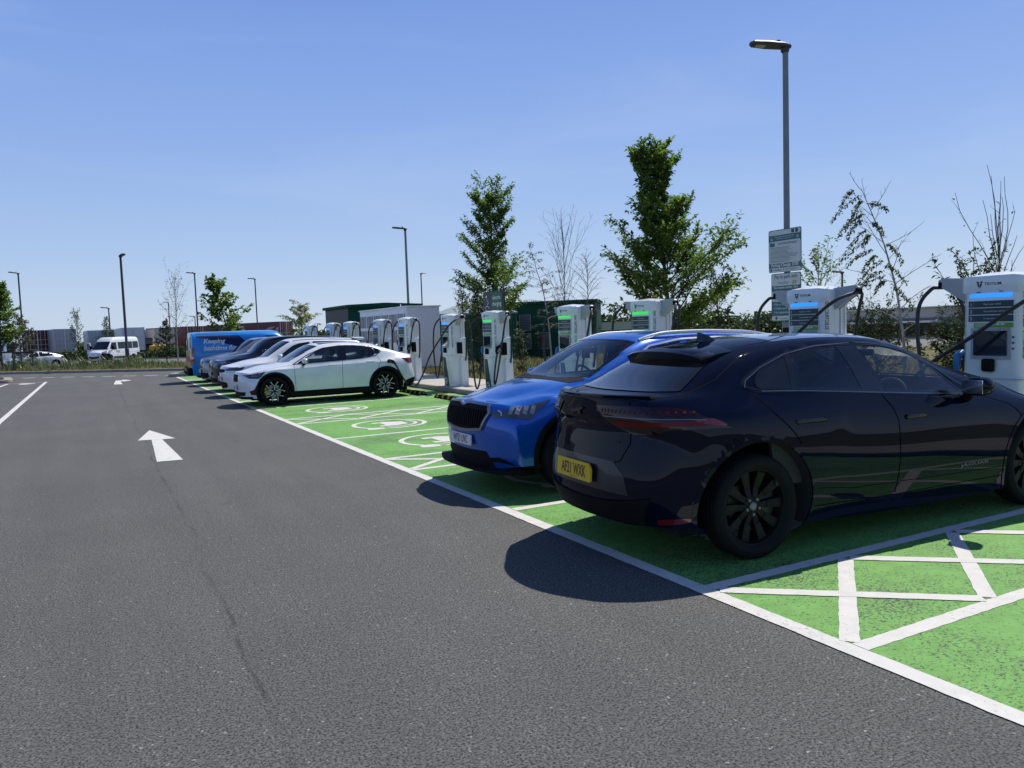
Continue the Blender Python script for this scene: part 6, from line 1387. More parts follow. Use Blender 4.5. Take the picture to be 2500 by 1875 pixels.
def charger(y, label, light='blue', left='idle', right='idle', detail=True, x=8.5, arrow=True):
    root = empty('charging_post', (x, y, .12), 0, label, 'charging post', 'white charging posts along the pavement')
    # body sections: plan outline scaled with height, front at x=0 facing -x
    def plan(w, d, r=.11, x0=0., n=5):
        pts = []
        for i in range(n + 1): a = PI + PI / 2 * i / n; pts.append((x0 + r + r * math.cos(a), -(w - r) + r * math.sin(a)))
        pts += [(x0 + d, -w + .015), (x0 + d, w - .015)]
        for i in range(n + 1): a = PI / 2 + PI / 2 * i / n; pts.append((x0 + r + r * math.cos(a), (w - r) + r * math.sin(a)))
        return pts
    secs = [(0, .30, .42, .0), (.05, .30, .42, .0), (.5, .322, .42, -.012), (.88, .335, .42, -.02), (1.02, .338, .42, -.014), (1.5, .34, .42, -.01), (1.78, .342, .42, -.008)]
    vs = []; fs = []; K = 0
    for z, w, d, x0 in secs:
        p = plan(w, d - x0, .12, x0); K = len(p); vs += [(a, b, z) for a, b in p]
    for i in range(len(secs) - 1):
        for k in range(K): a, b = i * K + k, i * K + (k + 1) % K; fs.append((a, b, b + K, a + K))
    fs.append(tuple(range(K))); mb = MB(); mb.add(vs, fs); body = mb.build('cabinet', M_CW, root, smooth=False); shade(body.data, 40)
    # crowned cap, slightly proud
    vs = []; fs = []; capsec = [(1.765, .352, -.014), (1.79, .36, -.022), (1.93, .36, -.022), (1.965, .352, -.014)]
    for z, w, x0 in capsec:
        p = plan(w, .45 - x0, .12, x0); vs += [(a, b, z - (.04 * (abs(b) / w)**2 if z > 1.9 else 0)) for a, b in p]
    for i in range(3):
        for k in range(K): a, b = i * K + k, i * K + (k + 1) % K; fs.append((a, b, b + K, a + K))
    # crowned lid
    base = 3 * K; n = len(vs); vs += [((vs[base + k][0] - .2) * .5 + .2, vs[base + k][1] * .5, 1.985 - .012 * abs(vs[base + k][1] / .35)) for k in range(K)]; vs.append((.2, 0, 1.992))
    for k in range(K): k2 = (k + 1) % K; fs += [(base + k, base + k2, n + k2, n + k), (n + k, n + k2, n + K)]
    fs.append(tuple(reversed(range(K)))); mb = MB(); mb.add(vs, fs); cap = mb.build('top_cap', M_CW, root); shade(cap.data, 40)
    # shadow joint under the plinth
    mb = MB(); mb.b2(.02, .40, -.29, .29, -.004, .012); mb.build('plinth', M_CG, root)
    F = -.0145
    def front(zc, yc, w, h, m, name, xo=0., par=None, r=0.):
        mb = MB(); M = frame_mat((F - .001 - xo, yc, zc), (0, -1, 0), (0, 0, 1)); mb.prism([(-w/2, -h/2), (w/2, -h/2), (w/2, h/2), (-w/2, h/2)], 0, .006, M); return mb.build(name, m, par or root)
    def ftxt(zc, yc, txt, s, m, name, xo=.0075, par=None, align='CENTER', bold=.0, sx=1.):
        mb = MB(); text_into(mb, txt, s, frame_mat((F - .001 - xo, yc, zc), (0, -1, 0), (0, 0, 1)), align, sx, bold); return mb.build(name, m, par or root)
    # light bar
    mb = MB(); M = frame_mat((-.026 + .009, 0, 1.735), (0, -1, 0), (0, 0, 1)); mb.prism([(-.225, 0), (-.215, -.018), (.215, -.018), (.225, 0), (.215, .018), (-.215, .018)], 0, .012, M); mb.build('light_bar', M_GLIT if light == 'green' else M_BLIT, root)
    # instruction panel
    pn = front(1.545, 0, .48, .285, M_TXW, 'instruction_panel')
    for i in range(3):
        z = 1.645 - i * .077; front(z, -.03, .415, .068, M_TEAL, 'instruction_row', .004, pn); front(z, .21, .055, .068, M_TEAL, 'instruction_number', .004, pn)
        if detail:
            ftxt(z - .018, .21, str(i + 1), .05, M_TXW, 'number_digit', .0115, pn, bold=.01)
            ftxt(z - .008, .075, ('Plug in your vehicle', 'Tap contactless card or device', 'To disconnect press')[i], .024, M_TXW, 'row_text', .0115, pn, 'LEFT')
    front(1.418, -.03, .415, .05, M_LIME, 'price_strip', .004, pn); 
    if detail:
        for k in range(3): front(1.427, -.03 - k * .05, .032, .018, M_TXW, 'card_logo', .0105, pn)
        mb = MB()
        for k, l in enumerate((.17, .12, .15)): mb.b2(F - .0125, F - .0115, .16 - l, .16, 1.43 - k * .012, 1.434 - k * .012)
        mb.build('small_print', M_TXW, pn)
    # screen with raised bezel, card reader, buttons
    bz = front(1.22, 0, .42, .33, M_CG, 'screen_bezel', .006); front(1.225, 0, .355, .265, M_SCR, 'screen', .014, bz)
    mb = MB(); mb.cbox((-.045, .01, .99), (.06, .13, .14), .015); rd = mb.build('card_reader', M_BLKM, root, bevel=.004)
    if detail:
        mb = MB()
        for z in (1.29, 1.23, 1.17): mb.lathe([(0, .008), (.011, .008), (.013, 0)], 12, frame_mat((-.016, -.235, z), (0, -1, 0), (0, 0, 1)))
        mb.build('buttons', mat('button_blue', (.02, .1, .18), .3), root)
        mb = MB(); 
        for yy in (.13, -.11): mb.box((-.026, yy, 1.775), (.006, .04, .008))
        mb.build('camera_slots', M_BLKM, root)
    # maker's mark and name on the cap
    mb = MB(); M = frame_mat((-.0235, .12, 1.86), (0, -1, 0), (0, 0, 1))
    for a in (-1, 1):
        mb.prism([(a * .004, .02), (a * .03, .035), (a * .032, .018), (a * .012, .004)], 0, .003, M); mb.prism([(a * .004, -.002), (a * .026, .008), (a * .02, -.014), (a * .004, -.04)], 0, .003, M)
    mb.build('maker_emblem', M_TXD, cap)
    mb = MB(); text_into(mb, 'TRITIUM', .042, frame_mat((-.0245, .07, 1.847), (0, -1, 0), (0, 0, 1)), 'LEFT', 1.15, .008); mb.build('maker_name', M_TXD, cap)
    # vertical lettering on both rounded corners
    for sd in (1, -1):
        a = PI + sd * -.0 ; nx, ny = -math.cos(rad(48)), sd * math.sin(rad(48)); cx_, cy_ = .12 - .012 + nx * .121, sd * (.339 - .12) + ny * .121
        xd = Vector((-ny if False else ny * sd * 0, 0, 0))
        up_t = Vector((0, 0, 1)); n_ = Vector((nx, ny, 0)); yd = n_.cross(up_t) * -1     # text runs upward; its top points away to the left of the reader
        M = Matrix(((up_t.x, yd.x, n_.x, cx_ + nx * .003), (up_t.y, yd.y, n_.y, cy_ + ny * .003), (up_t.z, yd.z, n_.z, 1.06), (0, 0, 0, 1)))
        L1 = MB(); L2 = MB(); s = .062; off = 0.
        for txt, mbx in (('GRID', L1), ('SERVE', L2), ('  ELECTRIC HIGHWAY', L1)):
            v, f = text_geo(txt, s, 'LEFT', .95, .01); wdt = max(q[0] for q in v)
            text_into(mbx, txt, s, M @ Matrix.Translation((off, 0, 0)), 'LEFT', .95, .01); off += wdt + .006
        L1.build('corner_lettering', M_TXD, root); L2.build('corner_lettering_green', M_TXG, root)
    # dark tapering panel with ring emblem at the foot
    mb = MB(); M = frame_mat((-.002, 0, 0), (0, -1, 0), (0, 0, 1))
    def xf(z): return -.004 - .012 * min(z / .5, 1) - .008 * max(0, (z - .5) / .4)
    pts = [(.19, .01), (-.13, .01), (.04, .80), (.19, .80)]; mb.add([(xf(z) - .004, y_, z) for y_, z in pts] , [(0, 1, 2, 3)]); 
    dk = mb.build('foot_panel', M_TEAL, root)
    mb = MB(); M = Matrix.Translation((-.012, .07, .15)) @ Matrix.Rotation(-PI / 2, 4, 'Y'); mb.lathe([(.062, 0), (.062, .003), (.085, .003), (.085, 0)], 28, M); mb.b2(-.016, -.012, -.02, .08, .14, .16); mb.b2(-.016, -.012, .06, .08, .09, .15); mb.build('foot_emblem', M_TXW, dk)
    # seam lines, side panels
    mb = MB()
    for sd in (1, -1): mb.box((.28, sd * .3385, 1.3), (.012, .006, .9)); mb.box((.36, sd * .3385, 1.3), (.006, .006, .9))
    mb.box((.2, 0, .845), (.46, .672, .004)); mb.build('cabinet_seams', M_CG, root)
    # side pods and rear skirt
    for sd, st in ((1, left), (-1, right)):
        mb = MB(); vs = []
        prof = [(.20, .80), (.17, .88), (.165, 1.22), (.22, 1.30), (.40, 1.33), (.42, 1.27), (.42, .80)]
        n = len(prof); y0, y1 = sd * .32, sd * .47
        mb.add([(a, y0, z) for a, z in prof] + [(a + (.10 if a < .21 else 0), y1 if i not in (0, 3, 4) else y1 - sd * .02, z) for i, (a, z) in enumerate(prof)], [tuple(range(n)), tuple(reversed(range(n, 2 * n)))] + [(i, n + i, n + (i + 1) % n, (i + 1) % n) for i in range(n)])
        pod = mb.build('plug_pod', M_CW, root, bevel=.015)
        mb = MB(); mb.add([(.17 - .012, sd * .352, .895), (.17 + .08 - .012, sd * .468, .895), (.168 + .08 - .012, sd * .468, 1.20), (.168 - .012, sd * .352, 1.20), (.20, sd * .352, .895), (.27, sd * .468, .895), (.27, sd * .468, 1.2), (.20, sd * .352, 1.2)], [(0, 1, 2, 3), (0, 4, 5, 1), (3, 2, 6, 7), (1, 5, 6, 2), (0, 3, 7, 4)]); mb.build('plug_recess', M_BLKM, pod)
        mb = MB(); mb.b2(.24, .44, min(sd * .28, sd * .44), max(sd * .28, sd * .44), 0, .80); mb.build('rear_skirt', M_CW, root, bevel=.012)
        # bracket arm
        mb = MB(); q = [(.34, 1.93), (.66, 1.95), (.70, 1.93), (.69, 1.88), (.36, 1.67)]
        n = 5; mb.add([(.16, sd * a, z) for a, z in q] + [(.24, sd * a, z) for a, z in q], [tuple(range(n)), tuple(reversed(range(n, 2 * n)))] + [(i, (i + 1) % n, n + (i + 1) % n, n + i) for i in range(n)])
        br = mb.build('cable_bracket', M_CG, root, bevel=.012)
        mb = MB(); mb.cbox((.2, sd * .69, 1.885), (.10, .05, .08), .012); mb.build('cable_clamp', M_BLKM, br)
        # supply lead from the cabinet side up to the clamp
        tip = Vector((.18, sd * .70, 1.86))
        mb = MB(); mb.tube(spline([tip, (.30, sd * .66, 1.84), (.37, sd * .56, 1.66), (.39, sd * .49, 1.3), (.38, sd * .48, .9), (.36, sd * .46, .7)], 6), .021, 8); mb.build('supply_lead', M_CABLE, root, smooth=True)
        plug_at = None
        if st == 'idle':
            plug_at = Vector((.06, sd * .40, 1.02))
            path = [tip, tip + Vector((-.05, sd * .08, -.02)), (.02, sd * .86, 1.62), (-.05, sd * .80, 1.1), (-.09, sd * .62, .45), (-.10, sd * .50, .22), (-.08, sd * .42, .32), (-.02, sd * .40, .7), (.03, sd * .40, .93)]
        elif st == 'idle_low':
            plug_at = Vector((.06, sd * .40, 1.02)); path = [tip, tip + Vector((-.07, sd * .05, -.03)), (-.06, sd * .82, 1.62), (-.12, sd * .7, 1.0), (-.14, sd * .56, .3), (-.12, sd * .48, .05), (-.06, sd * .43, .25), (0, sd * .40, .7), (.03, sd * .40, .93)]
        else:
            path = [tip, tip + Vector((-.06, -sd * .02, .0))] + [Vector(p) - Vector((x, y, .12)) for p in st]
        mb = MB(); mb.tube(spline(path, 9), .0215, 10); cb = mb.build('charging_cable', M_CABLE, root, smooth=True)
        if plug_at is not None:
            blue = sd > 0
            mb = MB(); p = plug_at; mb.tube([p + Vector((-.03, 0, -.10)), p + Vector((-.045, 0, -.02)), p + Vector((-.03, 0, .06)), p + Vector((.05, 0, .09)), p + Vector((.09, 0, .09))], [.026, .032, .038, .042, .04], 10)
            mb.tube([p + Vector((.0, 0, -.08)), p + Vector((.03, 0, -.02)), p + Vector((.02, 0, .04))], .012, 6)
            mb.build('charging_plug', M_BLUEP if blue else M_BLKM, cb, smooth=True)
    return root
cabJ = [(8.35, 4.55, 1.80), (8.22, 5.05, 1.42), (8.10, 5.45, 1.12), (7.92, 5.72, .80), (7.6, 5.9, .72), (7.3, 5.86, .80)]
cabE = [(8.36, 6.95, 1.86), (8.25, 7.35, 1.52), (8.2, 7.9, 1.05), (8.15, 8.35, .72), (8.05, 8.62, .85)]
cabP = [(8.42, 19.25, 1.90), (8.3, 19.6, 1.62), (8.15, 19.95, 1.1), (7.85, 20.05, .55), (7.55, 19.55, .22), (7.2, 19.2, .24), (6.9, 18.95, .55), (6.68, 18.88, .82), (6.62, 18.9, .9)]
charger(5.0, 'white charging post nearest the camera, beside the navy car, blue light bar and full screen', right=cabJ)
charger(7.5, 'white charging post behind the blue SUV in front of the tall parking notices', right=cabE)
charger(11.1, 'white charging post with green light bar in front of the tallest leafy tree', 'green')
charger(13.62, 'white charging post with green light bar by the dark kiosk with wall vents', 'green')
charger(17.2, 'white charging post with green light bar below the electric charging sign', 'green', left='idle_low')
cP = [(8.42, 19.02, 1.9), (8.28, 19.12, 1.75), (8.1, 19.42, 1.35), (7.95, 19.7, .95), (7.75, 19.72, .5), (7.45, 19.45, .24), (7.15, 19.15, .25), (6.9, 18.98, .5), (6.7, 18.84, .80), (6.64, 18.84, .88)]
charger(19.8, 'white charging post whose cable hangs low to the white fastback', right=cP)
charger(23.25, 'white charging post behind the tail of the white fastback, against the white cabinet', detail=False)
charger(25.8, 'white charging post left of the tail of the white fastback, against the white cabinet', detail=False)
charger(29.45, 'third charging post from the far end, seen over the white SUV roof', detail=False)
charger(32.0, 'second charging post from the far end, seen over the white SUV roof', detail=False)
charger(35.75, 'white charging post farthest from the camera beside the pale willow', detail=False)
# plug in the white fastback's socket
mb = MB(); mb.tube([(6.64, 18.80, .90), (6.60, 18.84, .93), (6.57, 18.94, .935), (6.56, 19.0, .93)], [.028, .036, .045, .05], 10); mb.tube([(6.68, 18.82, .87), (6.55, 18.80, .90), (6.52, 18.86, .94)], .018, 6)
tag(mb.build('charging_plug', M_BLKM, smooth=True), 'black plug pushed into the side socket of the white fastback', 'plug')

# ------------------------------------------------------------------ posts and signs
M_GALV = mat('galvanised_steel', (.20, .22, .22), .5, metal=.3, var=.12, vscale=4)
M_DKPOLE = mat('dark_pole', (.05, .05, .06), .45, metal=.3, var=.1)
def lamp_post(x, y, z0, h, label, r=.06, ang=PI, m=None, sc=1., head=.62, lean=(0, 0)):
    root = empty('lamp_post', (x, y, z0), 0, label, 'lamp post', 'car park lamp posts'); m = m or M_GALV
    mb = MB(); mb.tube([(0, 0, 0), (0, 0, 1.1)], [r * 1.5, r * 1.5], 14); mb.tube([(0, 0, 1.1), (0, 0, 1.16), (lean[0], lean[1], h - .1)], [r * 1.5, r, r * .85], 14); mb.build('pole', m, root, smooth=True)
    M = Matrix.Translation((lean[0], lean[1], h)) @ Matrix.Rotation(ang, 4, 'Z') @ Matrix.Rotation(rad(-6), 4, 'Y') @ Matrix.Scale(sc, 4)
    a = [(-.10, -.05), (-.1, .05), (.02, .11), (.35, .14), (head, .10), (head + .06, .0), (head, -.10), (.35, -.14), (.02, -.11)]
    mb = MB(); n = len(a); mb.add([M @ Vector((p, q, -.035)) for p, q in a] + [M @ Vector((p * 1.0, q * 1.06, .01)) for p, q in a] + [M @ Vector((p * .92 + .02, q * .75, .045)) for p, q in a], [tuple(range(n)), tuple(reversed(range(2 * n, 3 * n)))] + [(k * n + i, k * n + n + i, k * n + n + (i + 1) % n, k * n + (i + 1) % n) for k in range(2) for i in range(n)])
    hd = mb.build('lamp_head', M_DKPOLE, root, bevel=.006)
    mb = MB(); mb.lathe([(.06, -.12), (.075, -.1), (.08, -.03), (.07, 0)], 16, M); mb.build('head_socket', M_DKPOLE, hd, smooth=True)
    mb = MB(); q = [M @ Vector(p) for p in ((.38, -.09, -.038), (.56, -.075, -.038), (.56, .075, -.038), (.38, .09, -.038))]; mb.add(q, [(0, 1, 2, 3)]); mb.build('led_panel', mat('led_panel', (.35, .34, .26), .3), hd)
    mb = MB(); mb.lathe([(0, .1), (.035, .095), (.045, .07), (.045, .04)], 12, M @ Matrix.Translation((.14, 0, 0))); mb.build('light_sensor', M_DKPOLE, hd, smooth=True)
    return root
lamp_post(10.0, 9.18, .12, 5.88, 'tall grey lamp post nearest the camera carrying the parking notices', r=.052, ang=rad(152), sc=.85)
lamp_post(1.65, 51.6, .05, 6.55, 'dark lamp post on the far verge in front of the white minibus', r=.075, ang=rad(-75), m=M_DKPOLE)
lamp_post(17.5, 46.5, .0, 8.0, 'lamp post rising behind the white cabinet', r=.08, ang=rad(155), sc=1.2)
lamp_post(33, 83.3, -.9, 8.9, 'distant lamp post right of the one behind the white cabinet', r=.075, ang=rad(10), m=M_DKPOLE, sc=1.15)
lamp_post(16.3, 91.5, -.9, 8.9, 'distant lamp post over the long maroon trailer, right of the broadleaf tree', r=.075, ang=rad(165), m=M_DKPOLE, sc=1.15)
lamp_post(9.1, 83.2, -.9, 8.9, 'distant lamp post over the blue van tail, left of the broadleaf tree', r=.075, ang=rad(165), m=M_DKPOLE, sc=1.15)
lamp_post(-5.7, 83.5, -.7, 8.7, 'distant lamp post by the lorry cab on the far left', r=.075, ang=rad(200), m=M_DKPOLE, sc=1.15)
lamp_post(2.9, 179, -1, 9.2, 'tiny far lamp post standing left of the minibus lamp post', r=.14, ang=rad(180), m=M_DKPOLE, sc=2.2)
lamp_post(67, 54.4, -.9, 6.9, 'distant lamp post right of the second charging post, by the pale building', r=.11, ang=rad(170), m=M_DKPOLE, sc=1.8)
lamp_post(12.6, 118, -1, 5.6, 'short distant lamp post beside the blue van tail', r=.075, ang=rad(180), m=M_DKPOLE, sc=1.15)
lamp_post(9.3, 118, -1, 7.6, 'far lamp post seen through the thin sapling', r=.075, ang=rad(200), m=M_DKPOLE, sc=1.15)

M_SIGNW = mat('sign_white', (.55, .57, .56), .45); M_SIGNT = mat('sign_teal', (.04, .13, .15), .45); M_SIGNG = mat('sign_dark_grey', (.035, .045, .05), .5)
def board(name, root, x, yc, zc, w, h, m, fx=0.): 
    mb = MB(); r = .03; M = frame_mat((x - fx, yc, zc), (0, -1, 0), (0, 0, 1)); q = []
    for cx_, cy_, a0 in ((w/2 - r, h/2 - r, 0), (-w/2 + r, h/2 - r, 90), (-w/2 + r, -h/2 + r, 180), (w/2 - r, -h/2 + r, 270)):
        for k in range(4): a = rad(a0 + 30 * k); q.append((cx_ + r * math.cos(a), cy_ + r * math.sin(a)))
    mb.prism(q, 0, .004, M); return mb.build(name, m, root)
def notice():
    x = 9.93; root = empty('parking_notice', (x, 9.16, 2.43), 0, 'upper parking notice with teal bands reading Parking Charge, fixed to the tall lamp post', 'sign')
    def R(yc, zc, w, h, m, fx, nm):
        mb = MB(); mb.b2(-fx - .002, -fx, yc - w / 2, yc + w / 2, zc - h / 2, zc + h / 2); return mb.build(nm, m, root)
    def T(txt, yc, zc, s, m, fx=.009, al='CENTER', sx=1., b=0.):
        mb = MB(); text_into(mb, txt, s, frame_mat((-fx, yc, zc), (0, -1, 0), (0, 0, 1)), al, sx, b); return mb.build('notice_text', m, root)
    board('backing', root, 0, 0, .345, .68, .69, M_SIGNT)
    board('top_panel', root, 0, 0, .64, .655, .075, M_SIGNW, .0045)
    board('body_panel', root, 0, 0, .325, .655, .36, M_SIGNW, .0045)
    board('foot_panel', root, 0, 0, .04, .655, .068, M_SIGNW, .0045)
    T('Parking Charge: £100', 0, .092, .072, M_TXW, b=.022, sx=.9)
    T('Charges apply to all vehicles after 2 hours', 0, .565, .028, M_TXW, sx=.85); T('Maximum stay and terms apply at all times', 0, .535, .022, M_TXW, sx=.85)
    R(.255, .452, .10, .06, M_SIGNT, .0095, 'cars_panel'); T('Cars', .255, .437, .05, M_TXW, .0105, b=.018)
    for k, w in enumerate((.4, .38)): R(-.06, .47 - k * .02, w, .006, M_SIGNG, .0095, 'text_line')
    rr = random.Random(4)
    for k in range(13):
        w = rr.uniform(.35, .6); R(.30 - w / 2, .40 - k * .019, w, .004 if k % 4 else .007, mat('print_grey', (.2, .21, .21), .6), .0095, 'text_line')
    R(-.17, .64, .05, .055, M_SIGNG, .0095, 'information_square'); T('i', -.17, .622, .055, M_TXW, .0105, b=.012); R(-.25, .64, .05, .055, M_SIGNG, .0095, 'parking_square'); T('P', -.25, .622, .05, M_TXW, .0105, b=.01)
    for yy in (.27, -.27):
        mb = MB(); M = frame_mat((-.0095, yy, .55), (0, -1, 0), (0, 0, 1)); q = [(-.026, -.02), (.026, -.02), (0, .026)]; i_ = [(-.016, -.014), (.016, -.014), (0, .015)]
        mb.add([M @ Vector((*p, 0)) for p in q + i_], [(0, 1, 4, 3), (1, 2, 5, 4), (2, 0, 3, 5)]); mb.build('warning_triangle', M_TXW, root)
    R(.285, .04, .035, .04, M_SIGNG, .0095, 'logo_square'); T('GroupNexus', .15, .03, .034, M_SIGNG, .0105, b=.004); R(.02, .04, .005, .05, M_SIGNG, .0095, 'divider')
    for k in range(3): R(-.13, .055 - k * .013, .22, .003, mat('print_grey', (.2, .21, .21), .6), .0095, 'text_line')
    r2 = empty('payment_notice', (x, 9.14, 1.64), 0, 'lower notice reading Pay to park with, below the parking charge notice', 'sign')
    root = r2
    def R(yc, zc, w, h, m, fx, nm):
        mb = MB(); mb.b2(-fx - .002, -fx, yc - w / 2, yc + w / 2, zc - h / 2, zc + h / 2); return mb.build(nm, m, r2)
    def T(txt, yc, zc, s, m, fx=.009, al='CENTER', sx=1., b=0.):
        mb = MB(); text_into(mb, txt, s, frame_mat((-fx, yc, zc), (0, -1, 0), (0, 0, 1)), al, sx, b); return mb.build('notice_text', m, r2)
    board('backing', r2, 0, 0, .385, .62, .775, M_SIGNT); board('top_panel', r2, 0, 0, .665, .595, .19, M_SIGNW, .0045); board('body_panel', r2, 0, 0, .40, .595, .17, M_SIGNW, .0045); board('foot_panel', r2, 0, 0, .045, .595, .075, M_SIGNW, .0045)
    T('Pay to park with', 0, .69, .08, M_TXD, b=.016, sx=.9); T('NexusPay', .06, .60, .06, mat('grey_letter', (.1, .1, .11), .5), sx=.95)
    for k in range(2):
        mb = MB(); M = frame_mat((-.0095, -.16 - k * .045, .62), (0, -1, 0), (0, 0, 1)); mb.prism([(-.03, -.03), (-.01, -.03), (.02, 0), (-.01, .03), (-.03, .03), (0, 0)], 0, .002, M); mb.build('gold_chevron', mat('gold_print', (.45, .25, .03), .5), r2)
    T('Site location number: 1664', 0, .525, .05, M_TXW, b=.018, sx=.9)
    for k in range(5): R(0, .46 - k * .03, .45, .005, mat('print_grey', (.2, .21, .21), .6), .0095, 'text_line')
    for k, t in enumerate(('Pay or validate here', 'Confirm your details', 'No transaction fees')): T('> ' + t, .26, .255 - k * .065, .05, M_TXW, al='LEFT', sx=.9)
    R(.2, .045, .04, .045, M_SIGNG, .0095, 'logo_square'); T('GroupNexus', .06, .03, .035, M_SIGNG)
notice()
root = empty('pay_point', (9.9, 9.1, .12), 0, 'grey post with small black keypad beneath the payment notice', 'post')
mb = MB(); mb.b2(-.02, .05, -.09, .09, 0, 1.5); mb.build('post', M_GALV, root, bevel=.01); mb = MB(); mb.b2(-.03, -.02, -.06, .06, 1.33, 1.41); mb.build('keypad', M_BLKM, root)
# electric charging sign over the fifth post
root = empty('charging_sign', (10.3, 20.45, .1), 0, 'dark and green hanging sign reading electric charging, before the narrow leafy tree', 'sign')
mb = MB(); mb.b2(0, .06, -.68, -.60, 0, 2.66); mb.b2(.0, .06, -.60, .60, 2.6, 2.64); mb.build('sign_post', mat('sign_post_dark', (.045, .045, .045), .5), root)
mb = MB(); mb.b2(-.01, .03, .08, .60, 2.1, 2.6); mb.build('dark_panel', M_SIGNG, root); mb = MB(); mb.b2(-.01, .03, -.60, .08, 2.1, 2.6); gp_ = mb.build('green_panel', mat('sign_green', (.012, .10, .045), .45), root)
for t, z in (('electric', 2.40), ('charging', 2.22)):
    mb = MB(); text_into(mb, t, .17, frame_mat((-.012, -.27, z), (0, -1, 0), (0, 0, 1)), bold=.005); mb.build('sign_word', M_TXW, gp_)
mb = MB(); mb.tube([(-.014, .5, 2.15), (-.014, .42, 2.2), (-.014, .30, 2.22), (-.014, .2, 2.15)], .008, 5); mb.tube(spline([(-.014, .34, 2.24), (-.014, .26, 2.32), (-.014, .36, 2.40), (-.014, .38, 2.47)], 5), .007, 5); mb.lathe([(0, 0), (.035, 0), (.035, .004)], 12, Matrix.Translation((-.012, .38, 2.5)) @ Matrix.Rotation(-PI / 2, 4, 'Y')); mb.build('plug_symbol', M_TXW, root)

# ------------------------------------------------------------------ kiosks, cabinets, far building
M_KG = mat('kiosk_green', (.008, .062, .036), .6, spec=.15, var=.18, vscale=1.2); M_KGR = mat('kiosk_roof_grey', (.20, .25, .26), .6, var=.1); M_KE = mat('kiosk_grey_side', (.075, .085, .07), .55, var=.12)
M_VENT = mat('vent_grey', (.13, .14, .14), .6); M_CAB = mat('cabinet_white', (.76, .76, .78), .45, coat=.2, var=.03)
def louvre(root, M, w, h, m=None, name='wall_vent', n=9):
    mb = MB()
    for a, b, c, d in ((-w/2, -w/2 + .03, -h/2, h/2), (w/2 - .03, w/2, -h/2, h/2), (-w/2, w/2, -h/2, -h/2 + .03), (-w/2, w/2, h/2 - .03, h/2)): mb.prism([(a, c), (b, c), (b, d), (a, d)], 0, .03, M)
    f = mb.build(name, mat('vent_frame', (.3, .3, .3), .5), root)
    mb = MB()
    for k in range(n): z = -h/2 + .04 + (h - .08) * k / n; mb.prism([(-w/2 + .03, z), (w/2 - .03, z), (w/2 - .03, z + (h - .08) / n * .75), (-w/2 + .03, z + (h - .08) / n * .75)], 0, .02, M)
    mb.build('vent_slats', m or M_VENT, f)
root = empty('substation_kiosk', (13.5, 46.1, 0), 0, 'tall dark green kiosk with grey end wall behind the white cabinet', 'kiosk')
mb = MB(); mb.b2(0, 4.6, 0, 5.2, 0, 3.15); mb.build('walls', M_KG, root)
mb = MB(); mb.b2(-.01, .0, 0.02, 5.18, 0.05, 3.1); mb.build('end_wall', M_KE, root)
mb = MB(); mb.add([(-.15, -.15, 3.15), (4.75, -.15, 3.15), (4.75, 5.35, 3.15), (-.15, 5.35, 3.15), (-.15, -.15, 3.32), (4.75, -.15, 3.32), (4.75, 5.35, 3.32), (-.15, 5.35, 3.32), (2.3, -.15, 3.42), (2.3, 5.35, 3.42)], [(0, 1, 2, 3), (0, 4, 8, 5, 1), (1, 5, 6, 2), (2, 6, 9, 7, 3), (3, 7, 4, 0), (4, 7, 9, 8), (8, 9, 6, 5)]); mb.build('roof', M_KG, root)
for y_ in (1.3, 2.4): louvre(root, frame_mat((-.02, y_, 1.9), (0, -1, 0), (0, 0, 1)), .8, .9, M_KE)
mb = MB(); mb.b2(-.03, -.012, 3.2, 4.6, .1, 2.3); mb.build('door', M_KE, root)
root = empty('kiosk_vented', (18.0, 34.15, 0), math.atan2(-2.35, 2.95), 'dark green flat roofed kiosk with five grey wall vents', 'kiosk')
mb = MB(); mb.b2(-.2, 4.3, 0, 4, 0, 2.75); mb.build('walls', M_KG, root); mb = MB(); mb.b2(-.3, 4.4, -.1, 4.1, 2.75, 2.88); mb.build('roof', M_KG, root)
for (x, z) in ((.15, 1.85), (.85, 1.85), (.15, .95), (.85, .95), (1.75, .95)): louvre(root, frame_mat((x, 0, z), (1, 0, 0), (0, 0, 1)), .58, .8)
mb = MB(); mb.b2(.44, .53, -.012, -.002, 1.75, 1.95); mb.build('warning_plate', mat('warning_yellow', (.65, .5, .02), .5), root)
root = empty('kiosk_pitched', (14.0, 33.4, 0), math.atan2(-1.0, 3.2), 'dark green kiosk with grey pitched roof and yellow warning notices, behind the narrow tree', 'kiosk')
mb = MB(); mb.b2(0, 3.6, 0, 3.5, 0, 2.3); mb.build('walls', M_KG, root)
mb = MB(); mb.add([(-.1, -.1, 2.3), (3.7, -.1, 2.3), (3.7, 3.6, 2.3), (-.1, 3.6, 2.3), (-.1, -.1, 2.38), (3.7, -.1, 2.38), (3.7, 3.6, 2.38), (-.1, 3.6, 2.38), (1.6, 1.75, 3.0), (2.2, 1.75, 3.0)], [(0, 1, 2, 3), (0, 4, 5, 1), (1, 5, 6, 2), (2, 6, 7, 3), (3, 7, 4, 0), (4, 8, 9, 5), (5, 9, 6), (6, 9, 8, 7), (7, 8, 4)]); mb.build('roof', M_KGR, root)
for x, z, m in ((2.3, 1.75, 'w'), (2.62, 1.5, 'y'), (2.3, 1.45, 'y'), (2.62, 1.78, 'y')):
    mb = MB(); mb.b2(x - .14, x + .14, -.012, -.002, z - .14, z + .14); mb.build('warning_notice', mat('warning_yellow', (.65, .5, .02), .5) if m == 'y' else M_SIGNW, root)
root = empty('low_kiosk', (23.6, 35.2, 0), math.atan2(-1.1, 2.0), 'low dark green kiosk with stepped roof seen over the blue SUV', 'kiosk')
mb = MB(); mb.b2(0, 3.4, 0, 3, 0, 1.25); mb.build('walls', M_KG, root)
